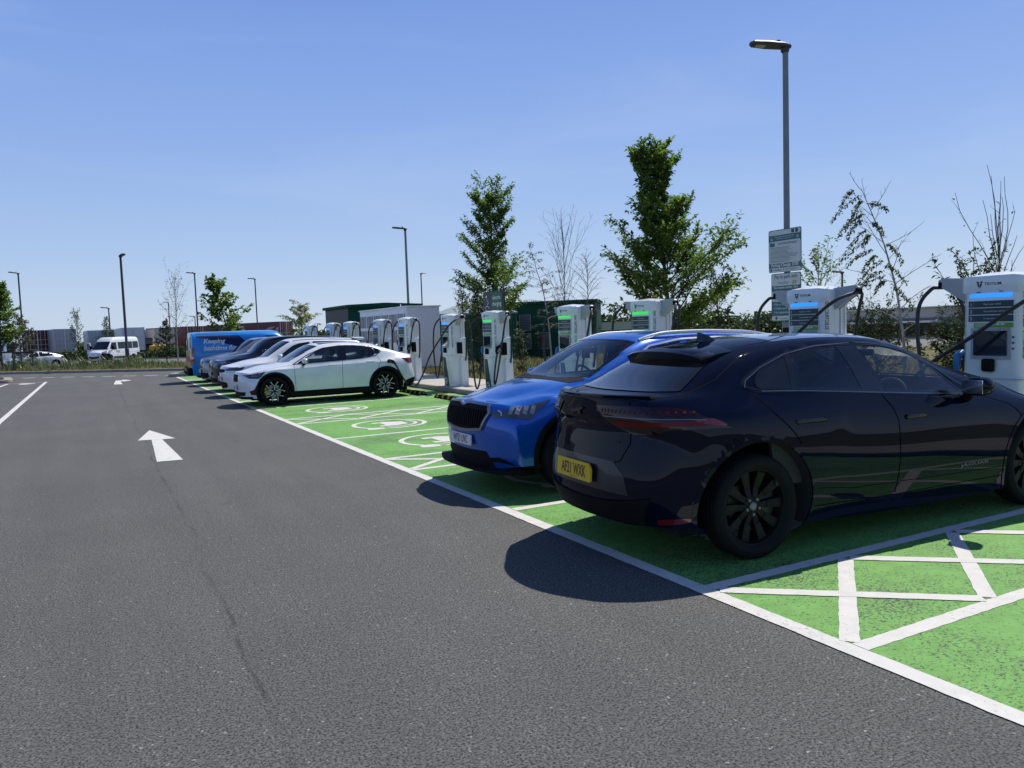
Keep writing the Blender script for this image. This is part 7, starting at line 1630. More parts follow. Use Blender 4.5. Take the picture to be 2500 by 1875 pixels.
mb = MB(); M_ = Matrix(); mb.b2(-.12, 3.6, -.12, 3.1, 1.25, 1.32); mb.add([(0, 0, 1.32), (3.5, 0, 1.32), (3.5, 3, 1.32), (0, 3, 1.32), (.35, .35, 1.75), (3.2, .35, 1.75), (3.2, 2.7, 1.75), (.35, 2.7, 1.75)], [(0, 4, 5, 1), (1, 5, 6, 2), (2, 6, 7, 3), (3, 7, 4, 0), (4, 7, 6, 5)]); mb.build('roof', mat('kiosk_roof_green', (.02, .09, .07), .5), root)
# white switchgear cabinet
root = empty('switch_cabinet', (11.0, 29.45, .1), 0, 'long white switchgear cabinet with louvred doors behind the charging posts', 'cabinet')
mb = MB(); mb.b2(0, 1.4, 0, 6.2, .1, 2.5); mb.build('shell', M_CAB, root, bevel=.01); mb = MB(); mb.b2(-.05, 1.45, -.05, 6.25, 2.502, 2.56); mb.build('lid', M_CAB, root, bevel=.01)
mb = MB(); mb.b2(-.03, 1.43, -.03, 6.23, 0, .1); mb.build('plinth', K_MAT, root)
for k in range(6):
    y = .06 + k * 1.02; d = MB(); d.b2(-.02, -.002, y, y + .98, .16, 2.44); dd_ = d.build('cabinet_door', M_CAB, root, bevel=.004)
    for yy in (y + .26, y + .72):
        for zz in (2.0, 1.35): louvre(dd_, frame_mat((-.022, yy, zz), (0, -1, 0), (0, 0, 1)), .34, .5, mat('louvre_shadow', (.30, .31, .34), .5), 'louvre', 7)
    hd = MB(); hd.b2(-.05, -.02, y + .06, y + .10, 1.0, 1.22); hd.build('door_handle', M_BLKM, dd_)
mb = MB(); mb.tube([(.7, 2.6, 2.56), (.7, 2.6, 2.72)], .02, 6); mb.build('roof_vent', M_CAB, root)
# services building far right
root = empty('services_building', (68.5, 57.5, -1.0), math.atan2(-40, 5) + 0, 'long low pale building with deep grey fascia beyond the saplings on the right', 'building')
def bl():
    L = 60; mb = MB(); mb.b2(0, L, 0, 16, 0, 2.2); mb.build('walls', mat('building_wall', (.20, .18, .16), .8, var=.15, vscale=.6), root)
    mb = MB(); mb.prism([(0, 1.5), (L, 1.5), (L, 3.55), (L * .5, 3.35), (0, 3.05)], -.6, -.02, Matrix.Rotation(PI / 2, 4, 'X') @ Matrix.Translation((0, 0, 0))); 
    mb.build('fascia', mat('fascia_cladding', (.48, .46, .42), .6, var=.08, vscale=.4), root)
    mb = MB(); mb.prism([(-.5, 3.05), (L * .5, 3.36), (L, 3.56), (L, 3.64), (L * .5, 3.44), (-.5, 3.13)], -2, .8, Matrix.Rotation(PI / 2, 4, 'X')); mb.build('roof_edge', mat('roof_white', (.7, .7, .68), .5), root)
    for z in (2.1, 2.7): 
        mb = MB(); mb.b2(0, L, -.03, .0, z, z + .04)
    mb = MB(); mb.b2(.5, 12, -2.5, -.05, 1.75, 1.9); mb.build('canopy', mat('roof_white', (.7, .7, .68), .5), root)
    for k in range(8): mb = MB(); mb.b2(1 + k * 2.4, 2.9 + k * 2.4, -.05, -.01, .5, 1.45); mb.build('window', M_PRIV, root)
bl()
# ------------------------------------------------------------------ vehicles
place(build_jag, (4.08, 4.85), 3.98, -.06)
place(build_enyaq, (3.39 + .86, 7.56), .86, PI)
place(build_pole, (2.85 + .86, 19.9), .86, PI)
build_wsuv((3.05, 23.3, 0), 0); build_xc((3.1, 25.85, 0), 0); build_grey((3.2, 29.4, 0), 0); build_van((3.05 + 5.0, 31.95, 0), PI)
build_saloon((-6.9, 77.5, -.5), rad(25)); build_minibus((-.2, 83.0, -.5), rad(52)); build_cab((-9.6, 102.5, -.85), rad(40))
MT1 = mat('trailer_maroon', (.11, .02, .022), .5, var=.1); MT2 = mat('trailer_grey', (.36, .36, .39), .5, var=.06); MT3 = mat('trailer_silver', (.38, .42, .46), .45, var=.1); MT4 = mat('trailer_cream', (.42, .38, .33), .5, var=.1); MT5 = mat('trailer_green', (.02, .12, .06), .5)
def tr(x, y, ang, L, H, m, lab, **k): return build_trailer((x, y, gh(x, y)), rad(ang), L, H, m, lab, **k)
def art_leaf(root, L, H, zf):
    mb = MB(); M = frame_mat((6.5, 1.275, 2.2), (1, 0, 0), (0, 0, 1)); mb.prism([(-2.2, -.6), (-.6, -.3), (.3, .5), (.9, .75), (.7, .3), (-.3, -.5), (-1.8, -.8)], 0, .01, M); mb.prism([(.6, .9), (1.2, 1.0), (1.4, .6), (1.0, .45)], 0, .01, M); mb.build('side_art', mat('art_red', (.2, .01, .03), .5), root)
def art_sweep(root, L, H, zf):
    mb = MB(); M = frame_mat((4.0, 1.275, 2.4), (-1, 0, 0), (0, 0, 1)); g = mat('art_grey', (.32, .31, .32), .5)
    mb.prism([(-3.2, -1.2), (-1.0, .2), (1.5, 1.4), (3.0, 1.5), (1.2, .6), (0, -.6), (1.2, -1.2)], 0, .01, M); mb.prism([(1.4, -1.2), (2.0, -.2), (3.4, 1.4), (3.7, 1.4), (3.6, 0), (2.6, -1.2)], 0, .01, M); mb.build('side_art', g, root)
    mb = MB(); mb.b2(9.2, 11, 1.27, 1.29, 1.5, 3.6); mb.build('side_art', mat('art_navy', (.015, .02, .07), .5), root); mb = MB(); mb.b2(8.2, 8.9, 1.27, 1.3, 1.5, 3.7); mb.build('side_art', M_SIGNW, root)
tr(-6.5, 118, 101, 13.4, 4.1, MT1, 'dark maroon lorry trailer behind the silver hatchback')
tr(-3.3, 114.0, 99, 13.4, 4.1, MT2, 'pale grey lorry trailer with red side artwork, left of the minibus', art=art_leaf)
tr(.4, 128, 93, 13.4, 4.1, MT3, 'silver lorry trailer just left of the minibus roof'); tr(2.9, 124, 92, 12, 4.05, MT5, 'green lorry trailer over the minibus roof'); tr(5.0, 126, 92, 12, 4.2, MT4, 'cream lorry trailer behind the dark lamp post'); tr(4.3, 108.3, 93, 12, 4.0, mat('trailer_white', (.62, .61, .6), .5), 'white lorry trailer over the rear of the minibus')
tr(8.4, 116, 96, 10, 3.9, MT4, 'beige lorry trailer right of the yellow digger')
tr(26.2, 123, 119, 13.4, 4.6, MT1, 'maroon lorry trailer with large grey sweep artwork, over the parked cars', art=art_sweep); tr(19.6, 135.8, 115, 13.4, 4.5, MT1, 'long plain maroon lorry trailer over the blue van'); tr(13.6, 128, 112, 13.4, 4.3, MT1, 'maroon lorry trailer with bright red end behind the thin sapling')
mb = MB(); mb.b2(-1.3, 1.3, -.03, .0, .8, 2.2)
def digger():
    x, y = 6.3, 112; root = empty('digger', (x, y, gh(x, y)), rad(200), 'small yellow digger parked among the lorry trailers', 'digger'); Y = mat('digger_yellow', (.5, .3, .02), .5, var=.1)
    for sd in (1, -1):
        mb = MB(); mb.cbox((0, sd * 1.0, .45), (3.2, .5, .8), .2); mb.build('track', M_BLKM, root, bevel=.08)
    mb = MB(); mb.cbox((-.6, 0, 1.35), (2.4, 2.1, .9), .1); mb.build('engine_deck', Y, root, bevel=.05); mb = MB(); mb.cbox((.6, .5, 1.9), (1.2, 1.0, 1.7), .08); mb.build('operator_cab', M_PRIV, root, bevel=.05)
    mb = MB(); mb.tube([(.8, -.3, 1.4), (2.4, -.3, 3.1), (4.2, -.3, 2.3), (4.5, -.3, .8)], [.25, .28, .22, .15], 6); mb.build('boom', Y, root); mb = MB(); mb.prism([(4.1, .1), (4.9, .3), (4.8, .9), (4.3, .9)], -.3, .3, Matrix.Rotation(PI / 2, 4, 'X') @ Matrix.Translation((0, 0, .3))); mb.build('bucket', M_BLKM, root)
digger()
# ------------------------------------------------------------------ trees and planting
def leaf_mat(name, col, col2, trans=.45, sc=1.4):
    m = bpy.data.materials.new(name); m.use_nodes = True; nt = m.node_tree; L = nt.links
    for n in list(nt.nodes): nt.nodes.remove(n)
    o = nd(nt, 'ShaderNodeOutputMaterial'); d = nd(nt, 'ShaderNodeBsdfDiffuse'); t = nd(nt, 'ShaderNodeBsdfTranslucent'); g = nd(nt, 'ShaderNodeBsdfGlossy'); g.inputs['Roughness'].default_value = .38
    tc = nd(nt, 'ShaderNodeTexCoord'); n1 = nd(nt, 'ShaderNodeTexNoise'); n1.inputs['Scale'].default_value = sc; n1.inputs['Detail'].default_value = 3
    n2 = nd(nt, 'ShaderNodeTexNoise'); n2.inputs['Scale'].default_value = 11; n2.inputs['Detail'].default_value = 2
    L.new(tc.outputs['Object'], n1.inputs['Vector']); L.new(tc.outputs['Object'], n2.inputs['Vector'])
    a = nd(nt, 'ShaderNodeMath', operation='ADD'); L.new(n1.outputs['Fac'], a.inputs[0]); L.new(n2.outputs['Fac'], a.inputs[1])
    r = nd(nt, 'ShaderNodeMapRange'); r.inputs['From Min'].default_value = .75; r.inputs['From Max'].default_value = 1.25; L.new(a.outputs[0], r.inputs['Value'])
    mx = nd(nt, 'ShaderNodeMixRGB'); mx.inputs[1].default_value = (*col, 1); mx.inputs[2].default_value = (*col2, 1); L.new(r.outputs[0], mx.inputs[0])
    hs = nd(nt, 'ShaderNodeHueSaturation'); hs.inputs['Value'].default_value = 1.7; hs.inputs['Saturation'].default_value = 1.1; L.new(mx.outputs[0], hs.inputs['Color'])
    L.new(mx.outputs[0], d.inputs['Color']); L.new(hs.outputs[0], t.inputs['Color'])
    m1 = nd(nt, 'ShaderNodeMixShader'); m1.inputs[0].default_value = trans; L.new(d.outputs[0], m1.inputs[1]); L.new(t.outputs[0], m1.inputs[2])
    m2 = nd(nt, 'ShaderNodeMixShader'); m2.inputs[0].default_value = .03; L.new(m1.outputs[0], m2.inputs[1]); L.new(g.outputs[0], m2.inputs[2]); L.new(m2.outputs[0], o.inputs[0])
    return m
LM = leaf_mat('maple_leaf', (.055, .11, .022), (.175, .25, .05)); LB = leaf_mat('birch_leaf', (.045, .06, .03), (.10, .11, .05)); LW = leaf_mat('willow_leaf', (.14, .18, .05), (.26, .27, .10)); LD = leaf_mat('dark_leaf', (.018, .036, .014), (.05, .07, .022)); LR = leaf_mat('reed_leaf', (.05, .08, .03), (.13, .15, .07)); LDRY = leaf_mat('dry_grass_blade', (.12, .12, .04), (.26, .21, .10))
BARK = mat('bark', (.06, .05, .04), .9, var=.3, vscale=8, bump=.4, bscale=20); BARKW = mat('pale_bark', (.32, .30, .27), .85, var=.35, vscale=7); TWIG = mat('twig_bark', (.10, .075, .06), .9)
def add_leaf(vs, fs, p, d, up, ln, wd):
    n = len(vs); s = d.cross(up)
    if s.length < 1e-4: s = Vector((1, 0, 0))
    s.normalize(); u = s.cross(d).normalized() * ln * .12
    vs += [p, p + d * ln * .45 + s * wd / 2 + u, p + d * ln, p + d * ln * .45 - s * wd / 2 + u, ]
    fs += [(n, n + 1, n + 2), (n, n + 2, n + 3)]
def tree(name, base, h, prof, label, lm, seed=1, leaf=.11, nprim=60, nsec=7, nleaf=9, trunk_r=.06, clear=.12, lean=(0, 0), up=.55, bark=None, droop=.0, group=None, wind=(0, 0, 0), cat='tree', kinks=.03, dense=1., azbias=None, lw=.5, pr=.22, kind=None, long=1.):
    """prof: [(height fraction, crown radius)]"""
    R = random.Random(seed); root = empty(name, base, 0, label, cat, group); bark = bark or BARK
    tr_ = MB(); NT = 14; tp = []
    ox = oy = 0
    for i in range(NT + 1):
        t = i / NT; ox += R.uniform(-kinks, kinks) * h / NT * 2; oy += R.uniform(-kinks, kinks) * h / NT * 2
        tp.append(Vector((ox + lean[0] * t * t, oy + lean[1] * t * t, h * t)))
    tr_.tube(tp, [trunk_r * (1 - .9 * i / NT) + .004 for i in range(NT + 1)], 8)
    def tpos(t): f = t * NT; i = min(int(f), NT - 1); return tp[i].lerp(tp[i + 1], f - i)
    vs = []; fs = []; W = Vector(wind)
    for k in range(nprim):
        t = clear + (1 - clear) * (k + R.random()) / nprim; t = min(t, .995); p0 = tpos(t)
        az = k * 2.399 + R.uniform(-.5, .5)
        if azbias: az = azbias + R.uniform(-1.2, 1.2)
        rad_ = pchip(prof, t) * R.uniform(.5, 1.2) * (.78 if long > 1 else 1)
        el = up * (.55 + .8 * t) + R.uniform(-.15, .15)
        d = Vector((math.cos(az) * math.cos(el), math.sin(az) * math.cos(el), math.sin(el)))
        Lb = max(rad_ / max(math.cos(el), .35), .12); pts = [p0]; cur = p0.copy(); dd = d.copy(); NS = 5
        for i in range(NS):
            dd = (dd + Vector((R.uniform(-.16, .16), R.uniform(-.16, .16), R.uniform(-.06, .14) - droop * (i / NS))) + W * .12 * i).normalized(); cur = cur + dd * Lb / NS; pts.append(cur.copy())
        r0 = max(trunk_r * (1 - .85 * t) * .42, .006); tr_.tube(pts, [r0 * (1 - .8 * i / NS) + .002 for i in range(NS + 1)], 5, caps=False)
        if R.random() > dense: continue
        ns = max(2, int(nsec * min(1.3, .45 + Lb / 1.6)))
        for j in range(ns):
            s_ = pr + (1 - pr) * (j + R.random()) / ns; f = s_ * NS; i = min(int(f), NS - 1); q0 = pts[i].lerp(pts[i + 1], f - i); bd = (pts[i + 1] - pts[i]).normalized()
            side = bd.cross(Vector((0, 0, 1))).normalized() * (1 if R.random() < .5 else -1)
            sd = (bd * .7 + side * R.uniform(.4, 1.) + Vector((0, 0, R.uniform(-.3, .5) - droop))).normalized() + W * .5; sd.normalize()
            Ls = Lb * R.uniform(.16, .36) * (1.15 - .55 * s_) * long; Ls = max(Ls, .09)
            q1 = q0 + sd * Ls
            mid = q0.lerp(q1, .5) + Vector((0, 0, .03 * Ls)); tr_.tube([q0, mid, q1], [.0045, .003, .0015], 3, caps=False)
            for l in range(int(nleaf * (min(1., .35 + Lb) if long > 1 else 1))):
                w = (l + R.random()) / nleaf; lp = q0.lerp(q1, w) + Vector((R.gauss(0, .025), R.gauss(0, .025), R.gauss(0, .02)))
                ld = (sd * .5 + Vector((R.uniform(-1, 1), R.uniform(-1, 1), R.uniform(-1.0, .35))) * .8 + W).normalized(); s2 = leaf * R.uniform(.6, 1.25)
                add_leaf(vs, fs, lp, ld, Vector((R.uniform(-.6, .6), R.uniform(-.6, .6), 1)), s2, s2 * lw)
    o = tr_.build('trunk', bark, root, smooth=True)
    if vs:
        me = bpy.data.meshes.new('crown'); me.from_pydata([tuple(v) for v in vs], [], fs); me.update(); link('crown', me, lm, root)
    return root
tree('tree', (13.0, 15.7, .08), 5.8, [(0, .3), (.12, 1.4), (.2, 2.1), (.38, 2.15), (.5, 1.65), (.6, 1.0), (.7, .8), (.78, .5), (.88, .8), (.95, .55), (1, .2)], 'tallest bushy green tree, behind the two middle charging posts', LM, 11, leaf=.13, nprim=84, nsec=14, nleaf=16, trunk_r=.075, lean=(-.1, .75), up=.75, long=1.5, group='leafy trees behind the charging posts', clear=.19)
tree('tree', (13.0, 25.7, .08), 6.1, [(0, .5), (.1, 1.3), (.2, 1.8), (.35, 2.0), (.48, 1.6), (.56, .6), (.66, 1.3), (.75, .8), (.88, 1.1), (.96, .8), (1, .2)], 'narrow leafy green tree rising behind the electric charging sign', LM, 5, leaf=.13, nprim=68, nsec=13, nleaf=15, trunk_r=.07, lean=(0, .2), up=.7, long=1.5, group='leafy trees behind the charging posts', clear=.25)
tree('tree', (8.15, 56.2, -.1), 5.5, [(0, .3), (.2, 1.1), (.35, 1.8), (.55, 1.35), (.8, .8), (1, .3)], 'broad leafed tree standing above the blue van', LM, 23, leaf=.24, nprim=42, nsec=7, nleaf=9, trunk_r=.07, lean=(-1.0, .2), up=.6, clear=.22, lw=.7)
tree('tree', (-4.85, 54.6, .05), 5.1, [(0, .3), (.12, .8), (.25, 1.25), (.5, 1.1), (.75, .6), (1, .15)], 'leafy tree with stakes cut by the left edge of the view', LM, 31, leaf=.2, nprim=70, nsec=8, nleaf=9, trunk_r=.06, lean=(.3, 0), up=.6, clear=.26, lw=.6)
tree('tree', (16.0, 26.7, .05), 4.9, [(0, .2), (.25, .5), (.5, 1.0), (.75, .9), (1, .3)], 'small leaning birch between the vented kiosk and the narrow tree', LB, 41, leaf=.085, nprim=30, nsec=6, nleaf=7, trunk_r=.035, lean=(-.2, 1.2), up=.35, bark=BARKW, droop=.35, group='thin saplings on the verge', clear=.3)
tree('bare_tree', (15.0, 24.1, .05), 4.3, [(0, .2), (.3, .5), (.6, .9), (1, .5)], 'leafless upright sapling over the vented kiosk roof', LB, 42, nprim=34, nsec=5, nleaf=0, trunk_r=.025, up=1.15, bark=TWIG, group='thin saplings on the verge', clear=.3)
tree('bare_tree', (15.0, 22.45, .05), 3.85, [(0, .2), (.3, .6), (.6, .8), (1, .3)], 'leafless drooping sapling right of the vented kiosk', LB, 43, nprim=40, nsec=7, nleaf=0, trunk_r=.022, up=.7, bark=TWIG, droop=.3, group='thin saplings on the verge', clear=.3)
tree('birch_tree', (14.0, 9.95, .05), 4.2, [(0, .1), (.25, .35), (.5, 1.0), (.7, .9), (.85, .6), (1, .3)], 'wind bent birch sapling with drooping leaf sprays on the right', LB, 52, leaf=.05, nprim=18, nsec=4, nleaf=0, trunk_r=.03, lean=(-.1, 1.0), up=.5, bark=BARKW, group='thin saplings on the verge', clear=.3)
def sprays(root_name, base, items, lm, seed, leaf=.06):
    R = random.Random(seed); vs = []; fs = []
    for (a, b, n) in items:
        a = Vector(a); b = Vector(b); c = a.lerp(b, .45) + Vector((0, 0, .12))
        for k in range(n):
            t = k / n; p = a * (1 - t)**2 + c * 2 * t * (1 - t) + b * t * t
            for q in range(3): add_leaf(vs, fs, p + Vector((R.gauss(0, .02), R.gauss(0, .02), R.gauss(0, .02))), (Vector((R.uniform(-1, 1), R.uniform(-.2, 1.2), R.uniform(-1.2, .1)))).normalized(), Vector((R.uniform(-1, 1), R.uniform(-1, 1), 1)), leaf * R.uniform(.7, 1.3), leaf * .6)
    return vs, fs
bt = [o for o in bpy.data.objects if o.name == 'birch_tree'][0]
its = []
R_ = random.Random(9)
for k in range(20):
    t = .52 + .48 * k / 19; y0 = 1.0 * t * t; z0 = 4.2 * t; L_ = .45 + .45 * R_.random(); sd = 1 if k % 4 else -1
    a = (R_.uniform(-.15, .15), y0 + sd * .12, z0); its.append((a, (a[0] + R_.uniform(-.25, .25), y0 + sd * (L_), z0 - L_ * R_.uniform(.35, .8)), 34))
vs, fs = sprays('x', 0, its, LB, 8, .062); me = bpy.data.meshes.new('crown'); me.from_pydata([tuple(v) for v in vs], [], fs); me.update(); link('crown', me, LB, bt)
tree('bare_tree', (12.0, 6.95, .05), 2.65, [(0, .2), (.4, .35), (.7, .5), (1, .4)], 'many stemmed bare sapling with a few red leaves above the nearest post', leaf_mat('red_bud_leaf', (.05, .025, .015), (.09, .05, .02)), 61, leaf=.05, nprim=24, nsec=3, nleaf=2, trunk_r=.022, up=1.1, bark=TWIG, group='thin saplings on the verge', clear=.45, dense=.5)
tree('bare_tree', (12.5, 6.1, .05), 2.9, [(0, .2), (.4, .4), (.7, .6), (1, .4)], 'bare twiggy sapling at the right edge of the view', LB, 62, nprim=40, nsec=7, nleaf=0, trunk_r=.03, up=.7, bark=TWIG, group='thin saplings on the verge', clear=.4)
tree('shrub', (11.0, 6.72, .05), 2.05, [(0, .2), (.3, .4), (.7, .5), (1, .25)], 'dark leafy shrub left of the nearest charging post', LD, 63, leaf=.08, nprim=34, nsec=6, nleaf=8, trunk_r=.03, up=.8, cat='shrub', group='shrubs on the verge', clear=.05)
tree('shrub', (13.6, 11.1, .05), 1.6, [(0, .2), (.4, .4), (.8, .35), (1, .2)], 'loose light green shrub left of the bent birch', LB, 64, leaf=.07, nprim=30, nsec=5, nleaf=6, trunk_r=.02, up=.8, cat='shrub', group='shrubs on the verge', clear=.1, droop=.2)
tree('shrub', (16.0, 13.7, .05), 2.9, [(0, .3), (.5, .5), (.8, .6), (1, .3)], 'small leafy sapling top showing over the second charging post', LM, 65, leaf=.1, nprim=30, nsec=5, nleaf=7, trunk_r=.025, up=.9, cat='shrub', group='shrubs on the verge', clear=.3)
tree('shrub', (17.5, 18.9, .05), 2.6, [(0, .3), (.5, .7), (.8, .6), (1, .3)], 'dark leafy bush behind the low green kiosk', LD, 66, leaf=.11, nprim=36, nsec=6, nleaf=8, trunk_r=.03, up=.8, cat='shrub', group='shrubs on the verge', clear=.2)
for i, (x, y, h, l) in enumerate(((11.6, 24.2, 3.0, 'slender young tree right of the white cabinet'), (12.6, 27.5, 2.9, 'slender young tree close behind the white cabinet end'))):
    tree('shrub', (x, y, .05), h, [(0, .2), (.3, .45), (.7, .35), (1, .15)], l, LD, 70 + i, leaf=.09, nprim=55, nsec=5, nleaf=9, trunk_r=.03, up=.9, cat='shrub', group='shrubs on the verge', clear=.05)
for i, (x, y, h, w, l) in enumerate(((14.5, 8.6, 1.35, .8, 'rounded dark bush under the bent birch'), (15.2, 7.9, 1.15, .8, 'low dark bush left of the nearest post'), (12.4, 7.9, 1.2, .5, 'grey green bush between birch and shrub'), (18, 9.5, 1.15, 1.1, 'wide dark bush in front of the pale building'), (17, 12.8, 1.3, .9, 'small bush with yellow tips beside the second post'))):
    tree('bush', (x, y, .0), h, [(0, w * .7), (.4, w), (.8, w * .8), (1, w * .4)], l, LD if i % 2 == 0 else LB, 80 + i, leaf=.08, nprim=55, nsec=6, nleaf=10, trunk_r=.02, up=.8, cat='bush', group='bushes on the verge', clear=.02)
tree('sapling', (5.3, 62.0, -.4), 6.1, [(0, .2), (.4, 1.2), (.7, 1.1), (.9, .6), (1, .2)], 'thin open sapling with sparse leaves left of the blue van', LB, 90, leaf=.14, nprim=30, nsec=5, nleaf=2, trunk_r=.05, up=.95, bark=BARKW, clear=.35, droop=.1)
tree('tree', (5.5, 75, -.5), 3.7, [(0, .5), (.3, .95), (.6, .6), (.8, .3), (1, .1)], 'small pointed dark tree left of the thin sapling', LD, 91, leaf=.2, nprim=40, nsec=6, nleaf=8, trunk_r=.05, up=.6, clear=.1)
tree('tree', (13.9, 60, -.6), 4.3, [(0, .8), (.3, 1.5), (.6, 1.4), (.85, .9), (1, .4)], 'pale yellow green willow at the end of the charging posts', LW, 92, leaf=.22, nprim=46, nsec=8, nleaf=9, trunk_r=.06, up=.7, clear=.08, droop=.5, lw=.28)
tree('tree', (-5.2, 73, -.5), 4.0, [(0, .5), (.3, 1.0), (.6, .9), (.8, .6), (1, .2)], 'loose grey green tree behind the silver hatchback', LB, 93, leaf=.2, nprim=46, nsec=7, nleaf=6, trunk_r=.05, up=.8, clear=.15, droop=.2)
tree('tree', (-1.3, 80, -.5), 4.5, [(0, .3), (.4, .7), (.8, .6), (1, .15)], 'thin small leaved tree against the pale grey trailer', LB, 94, leaf=.16, nprim=40, nsec=5, nleaf=4, trunk_r=.04, up=.9, clear=.3)
tree('tree', (1.25, 96, -.5), 4.6, [(0, .5), (.3, .9), (.6, .6), (1, .1)], 'small tree against the green trailer left of the minibus', LB, 95, leaf=.17, nprim=40, nsec=6, nleaf=6, trunk_r=.04, up=.8, clear=.15)
# timber stakes around young trees
WOOD = mat('stake_timber', (.16, .12, .08), .85, var=.2, vscale=9)
def stake_frame(x, y, w, h, label, z=0., r=.04, m=None, rz=0.):
    root = empty('tree_stakes', (x, y, z), rz, label, 'stakes', 'timber tree stakes'); m = m or WOOD
    for sx in (-1, 1): mb = MB(); mb.tube([(sx * w / 2, 0, 0), (sx * w / 2, 0, h)], r, 8); mb.build('stake', m, root, smooth=True)
    mb = MB(); mb.box((0, -.03, h - .1), (w + .16, .03, .1)); mb.build('crossbar', m, root)
DW = mat('dark_stake', (.04, .035, .03), .8)
stake_frame(-4.7, 54.3, .8, 1.25, 'dark stakes holding the leafy tree at the left edge', .05, .035, DW); stake_frame(-3.75, 54.0, .9, 1.2, 'dark stakes left of the silver hatchback', .05, .035, DW)
stake_frame(11.9, 17.6, .5, 1.35, 'pale timber stakes behind the windscreen of the blue SUV', .08, .035, rz=rad(-40))
# blades: reeds on the far verge, rough grass behind the pavement
def blades(name, n, area, hmin, hmax, w, m, seed, zf, bend=.3, label=None, cat=None, wind=(.25, 0)):
    R = random.Random(seed); vs = []; fs = []
    for _ in range(n):
        x, y = area(R); h = R.uniform(hmin, hmax); a = R.uniform(0, 2 * PI); z = zf(x, y); b = R.uniform(.1, 1) * bend * h
        d = Vector((math.cos(a) * b + wind[0] * h, math.sin(a) * b + wind[1] * h, 0)); s = Vector((-math.sin(a), math.cos(a), 0)) * w / 2; p = Vector((x, y, z)); k = len(vs)
        vs += [p - s, p + s, p + d * .35 + Vector((0, 0, h * .6)) + s * .8, p + d * .35 + Vector((0, 0, h * .6)) - s * .8, p + d + Vector((0, 0, h))]; fs += [(k, k + 1, k + 2, k + 3), (k + 3, k + 2, k + 4)]
    me = bpy.data.meshes.new(name); me.from_pydata([tuple(v) for v in vs], [], fs); me.update(); o = link(name, me, m, kind='stuff')
    if label: tag(o, label, cat)
    return o
def reed_area(R):
    while True:
        a = R.uniform(-62, -20); s = R.uniform(1.3, 6.5)
        if R.random() < (.55 + .45 * math.sin(a * .9 + 1) * math.sin(a * .37)): return kp(s, a)
blades('reeds', 9000, reed_area, .08, .33, .05, LR, 1, lambda x, y: .1 + gh(x, y), .4, 'green reeds and weeds growing along the far verge', 'reeds', (-.25, .1))
blades('reeds', 1500, lambda R: (lambda p: (p[0] + R.gauss(0, .5), p[1] + R.gauss(0, .4)))(kp(2.4 + (R.randrange(7) * 37 % 5) * .6, (-57, -52.5, -47, -45, -41.5, -37, -33.5)[R.randrange(7)])), .3, .85, .05, LR, 12, lambda x, y: .1 + gh(x, y), .4, 'taller clumps of green weeds on the far verge', 'reeds', (-.25, .1))
blades('verge_grass', 9000, lambda R: kp(R.uniform(.25, 8.5), R.uniform(-64, -14)), .06, .2, .05, LDRY, 2, lambda x, y: .1 + gh(x, y), .5, 'short dry grass edging the far kerb', 'grass')
blades('rough_grass', 26000, lambda R: (10.5 + R.random()**1.5 * 14, R.uniform(2, 36)), .05, .22, .025, LDRY, 3, lambda x, y: .09, .5, 'dry rough grass behind the charging pavement', 'grass')
blades('green_weeds', 3500, lambda R: (R.uniform(11.5, 20), R.uniform(18, 34)), 0.08, .28, .03, LR, 4, lambda x, y: .09, .5, 'green weeds in front of the green kiosks', 'grass')
for i, (x, y, h, l) in enumerate(((-5.0, 41.4, 1.5, 'leafy plant in the kerbed bed at the left edge'), (-4.4, 41.6, .8, 'low plant at the corner of the left kerbed bed'))):
    tree('plant', (x, y, .14), h, [(0, .3), (.5, .5), (1, .2)], l, LR, 110 + i, leaf=.14, nprim=40, nsec=5, nleaf=7, trunk_r=.012, up=1.0, cat='plant', clear=.02, group='plants in the kerbed bed', lw=.4)
for i, (x, y, l) in enumerate(((17.6, 33.2, 'weed clump left of the kiosk vents'), (18.7, 32.4, 'weed clump below the kiosk vents'), (19.9, 31.4, 'weed clump right of the kiosk vents'), (12.6, 23.0, 'weed clump left of the green kiosk door'))):
    tree('plant', (x, y, .05), .95, [(0, .2), (.5, .35), (1, .2)], l, LR, 120 + i, leaf=.12, nprim=26, nsec=4, nleaf=6, trunk_r=.01, up=1.1, cat='plant', clear=.02, group='weed clumps by the kiosks')
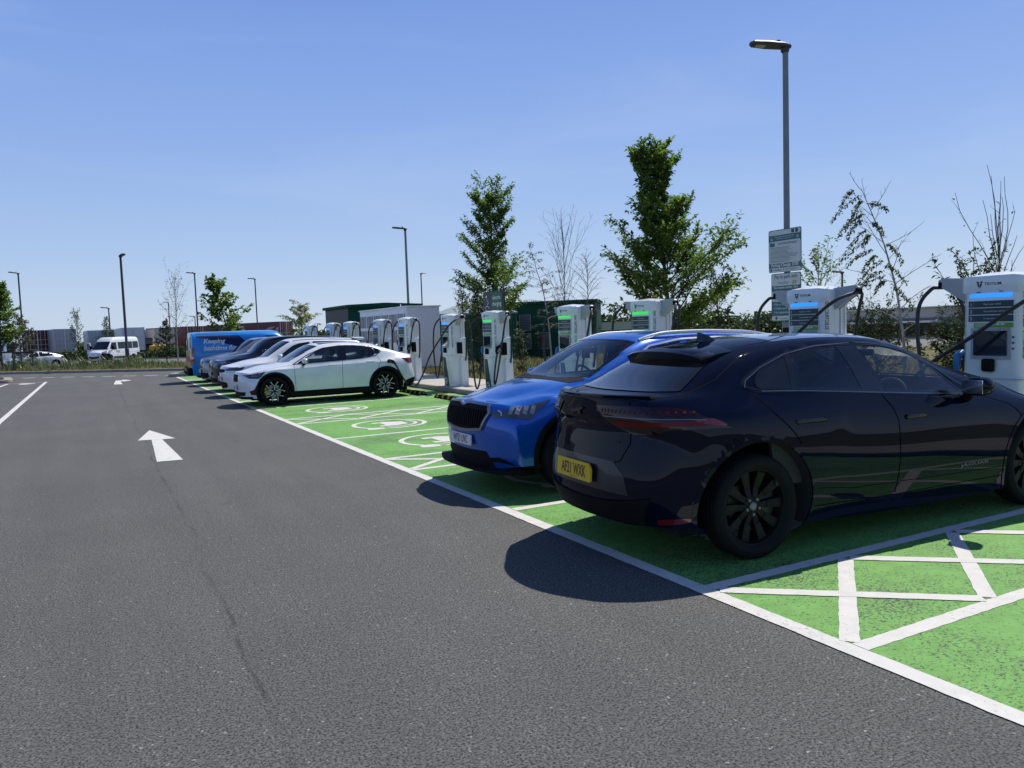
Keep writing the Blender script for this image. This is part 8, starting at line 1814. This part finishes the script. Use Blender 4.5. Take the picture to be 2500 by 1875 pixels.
# clumped belts of far vegetation
def belt(name, pts, h, depth, n, lm, seed, leaf, label, z0=None):
    R = random.Random(seed); vs = []; fs = []; P = [Vector(p) for p in pts]; segs = [(P[i], P[i + 1], (P[i + 1] - P[i]).length) for i in range(len(P) - 1)]; tot = sum(s[2] for s in segs)
    blobs = []
    d = 0
    while d < tot:
        q = d
        for a, b, L in segs:
            if q <= L: c = a.lerp(b, q / L); break
            q -= L
        hh = h * R.uniform(.55, 1.1); blobs.append((Vector((c.x + R.uniform(-depth, depth), c.y + R.uniform(-depth, depth), 0)), hh)); d += h * R.uniform(.25, .6)
    for _ in range(n):
        c, hh = R.choice(blobs); u = R.uniform(-1, 1); a = R.uniform(0, 2 * PI); rr = R.uniform(.7, 1.03); s = math.sqrt(1 - u * u)
        p = Vector((c.x + math.cos(a) * s * hh * .75 * rr, c.y + math.sin(a) * s * hh * .75 * rr, (z0 if z0 is not None else gh(c.x, c.y)) + hh * (.5 + .5 * u * rr)))
        add_leaf(vs, fs, p, Vector((R.uniform(-1, 1), R.uniform(-1, 1), R.uniform(-.7, .7))).normalized(), Vector((R.uniform(-1, 1), R.uniform(-1, 1), 1)), leaf * R.uniform(.6, 1.3), leaf * .7)
    for c, hh in blobs:  # dark core so the belt is not see-through
        k = len(vs); z = (z0 if z0 is not None else gh(c.x, c.y)); w = hh * .45
        vs += [Vector((c.x - w, c.y - w, z)), Vector((c.x + w, c.y - w, z)), Vector((c.x + w, c.y + w, z)), Vector((c.x - w, c.y + w, z)), Vector((c.x, c.y, z + hh * .85))]
        fs += [(k, k + 1, k + 4), (k + 1, k + 2, k + 4), (k + 2, k + 3, k + 4), (k + 3, k, k + 4)]
    me = bpy.data.meshes.new(name); me.from_pydata([tuple(v) for v in vs], [], fs); me.update(); return tag(link(name, me, lm, kind='stuff'), label, 'hedge')
belt('hedge', [(-30, 105), (-5.5, 105), (9, 97), (26, 92)], 1.3, .8, 9000, LD, 1, .35, 'low dark hedge in front of the lorry trailers', None)
belt('far_trees', [(24, 47), (30, 43), (36, 38), (41, 34)], 2.9, 1.3, 14000, LD, 2, .34, 'mass of dark scrub along the skyline beyond the blue SUV', -1.0)
belt('far_trees', [(60, 140), (110, 150), (190, 150)], 7, 5, 9000, LD, 3, 1.5, 'far wooded skyline to the right', -3.4)
belt('far_trees', [(-60, 210), (0, 205), (60, 190)], 4.5, 3, 7000, LD, 4, 1.2, 'far wooded skyline beyond the lorry park', -1.6)
belt('scrub', [(30, 24), (36, 16), (44, 6)], 1.0, .7, 5000, LD, 5, .18, 'dark scrub before the pale building on the right', -.5)
# ------------------------------------------------------------------ camera, light, sky
def setup_view():
    cam = bpy.data.cameras.new('camera'); co = bpy.data.objects.new('camera', cam); COL.objects.link(co)
    p, r, yaw = .07348, -.03425, .48758
    fw = Vector((math.sin(yaw) * math.cos(p), math.cos(yaw) * math.cos(p), -math.sin(p)))
    rt0 = Vector((math.cos(yaw), -math.sin(yaw), 0)); up0 = rt0.cross(fw)
    rt = rt0 * math.cos(r) + up0 * math.sin(r); up = up0 * math.cos(r) - rt0 * math.sin(r)
    co.matrix_world = Matrix(((rt.x, up.x, -fw.x, 0), (rt.y, up.y, -fw.y, 0), (rt.z, up.z, -fw.z, 1.7), (0, 0, 0, 1)))
    cam.sensor_width = 36; cam.lens = 36 * 1908.1 / 2500; cam.clip_end = 3000; cam.clip_start = .05
    scene.camera = co
    # sun
    d = Vector((SUN[0], SUN[1], SUN[2])).normalized()
    s = bpy.data.lights.new('sun', 'SUN'); s.energy = SUN_E; s.angle = rad(.53); s.color = (1, .955, .88)
    so = bpy.data.objects.new('sun', s); COL.objects.link(so); so.location = (10, -10, 30); so.rotation_euler = (-d).to_track_quat('-Z', 'Y').to_euler()
    w = bpy.data.worlds.new('World'); scene.world = w; w.use_nodes = True; nt = w.node_tree
    bg = nt.nodes['Background']; bg.inputs[1].default_value = SKY_E
    sk = nd(nt, 'ShaderNodeTexSky'); sk.sky_type = 'NISHITA'; sk.sun_disc = False
    sk.sun_elevation = math.asin(d.z); sk.sun_rotation = math.atan2(d.x, d.y)
    sk.air_density = 1.0; sk.dust_density = .6; sk.ozone_density = 2.5; sk.altitude = 50
    hs = nd(nt, 'ShaderNodeHueSaturation'); hs.inputs['Saturation'].default_value = SKY_SAT; hs.inputs['Hue'].default_value = SKY_HUE
    nt.links.new(sk.outputs[0], hs.inputs['Color'])
    # haze and blue tuned by height above the horizon, mixed over the physical sky
    tc = nd(nt, 'ShaderNodeTexCoord'); sp = nd(nt, 'ShaderNodeSeparateXYZ'); nt.links.new(tc.outputs['Generated'], sp.inputs[0])
    cr = nd(nt, 'ShaderNodeValToRGB'); e = cr.color_ramp.elements; K = 1.
    stops = SKY_STOPS
    e[0].position = stops[0][0]; e[0].color = (*stops[0][1], 1); e[1].position = stops[-1][0]; e[1].color = (*stops[-1][1], 1)
    for p_, c_ in stops[1:-1]: q = e.new(p_); q.color = (*c_, 1)
    mr = nd(nt, 'ShaderNodeMapRange'); mr.inputs['From Min'].default_value = -.05; mr.inputs['From Max'].default_value = 1.; nt.links.new(sp.outputs[2], mr.inputs['Value']); nt.links.new(mr.outputs[0], cr.inputs[0])
    sc_ = nd(nt, 'ShaderNodeVectorMath', operation='SCALE'); sc_.inputs['Scale'].default_value = 1 / SKY_E; nt.links.new(cr.outputs[0], sc_.inputs[0])
    m1 = nd(nt, 'ShaderNodeMixRGB'); m1.inputs[0].default_value = .82; nt.links.new(hs.outputs[0], m1.inputs[1]); nt.links.new(sc_.outputs[0], m1.inputs[2])
    # thin high cirrus
    mp = nd(nt, 'ShaderNodeMapping'); mp.inputs['Scale'].default_value = (1.0, 2.6, 8.); mp.inputs['Rotation'].default_value = (0, .15, .6)
    nz = nd(nt, 'ShaderNodeTexNoise'); nz.inputs['Scale'].default_value = 1.5; nz.inputs['Detail'].default_value = 7; nz.inputs['Roughness'].default_value = .55; nz.inputs['Distortion'].default_value = .5
    c2 = nd(nt, 'ShaderNodeMapRange'); c2.inputs['From Min'].default_value = .48; c2.inputs['From Max'].default_value = .8; c2.inputs['To Max'].default_value = .14
    mx = nd(nt, 'ShaderNodeMixRGB'); mx.inputs[2].default_value = (.72 / SKY_E, .82 / SKY_E, .95 / SKY_E, 1)
    nt.links.new(tc.outputs['Generated'], mp.inputs[0]); nt.links.new(mp.outputs[0], nz.inputs['Vector']); nt.links.new(nz.outputs['Fac'], c2.inputs['Value'])
    nt.links.new(c2.outputs[0], mx.inputs[0]); nt.links.new(m1.outputs[0], mx.inputs[1]); nt.links.new(mx.outputs[0], bg.inputs[0])
    scene.view_settings.view_transform = 'Standard'; scene.view_settings.look = 'None'; scene.view_settings.exposure = 0
    scene.render.engine = 'CYCLES'; scene.cycles.max_bounces = 6; scene.cycles.transparent_max_bounces = 12; scene.cycles.caustics_reflective = False; scene.cycles.caustics_refractive = False
SKY_STOPS = [(0., (.36, .46, .58)), (.06, (.58, .71, .90)), (.14, (.43, .595, .90)), (.26, (.30, .465, .88)), (.42, (.195, .345, .81)), (.6, (.09, .2, .55)), (1., (.03, .09, .28))]
SUN = (.62, .30, 1.0); SUN_E = 4.95; SKY_E = .085; SKY_SAT = 1.05; SKY_HUE = .5
setup_view()
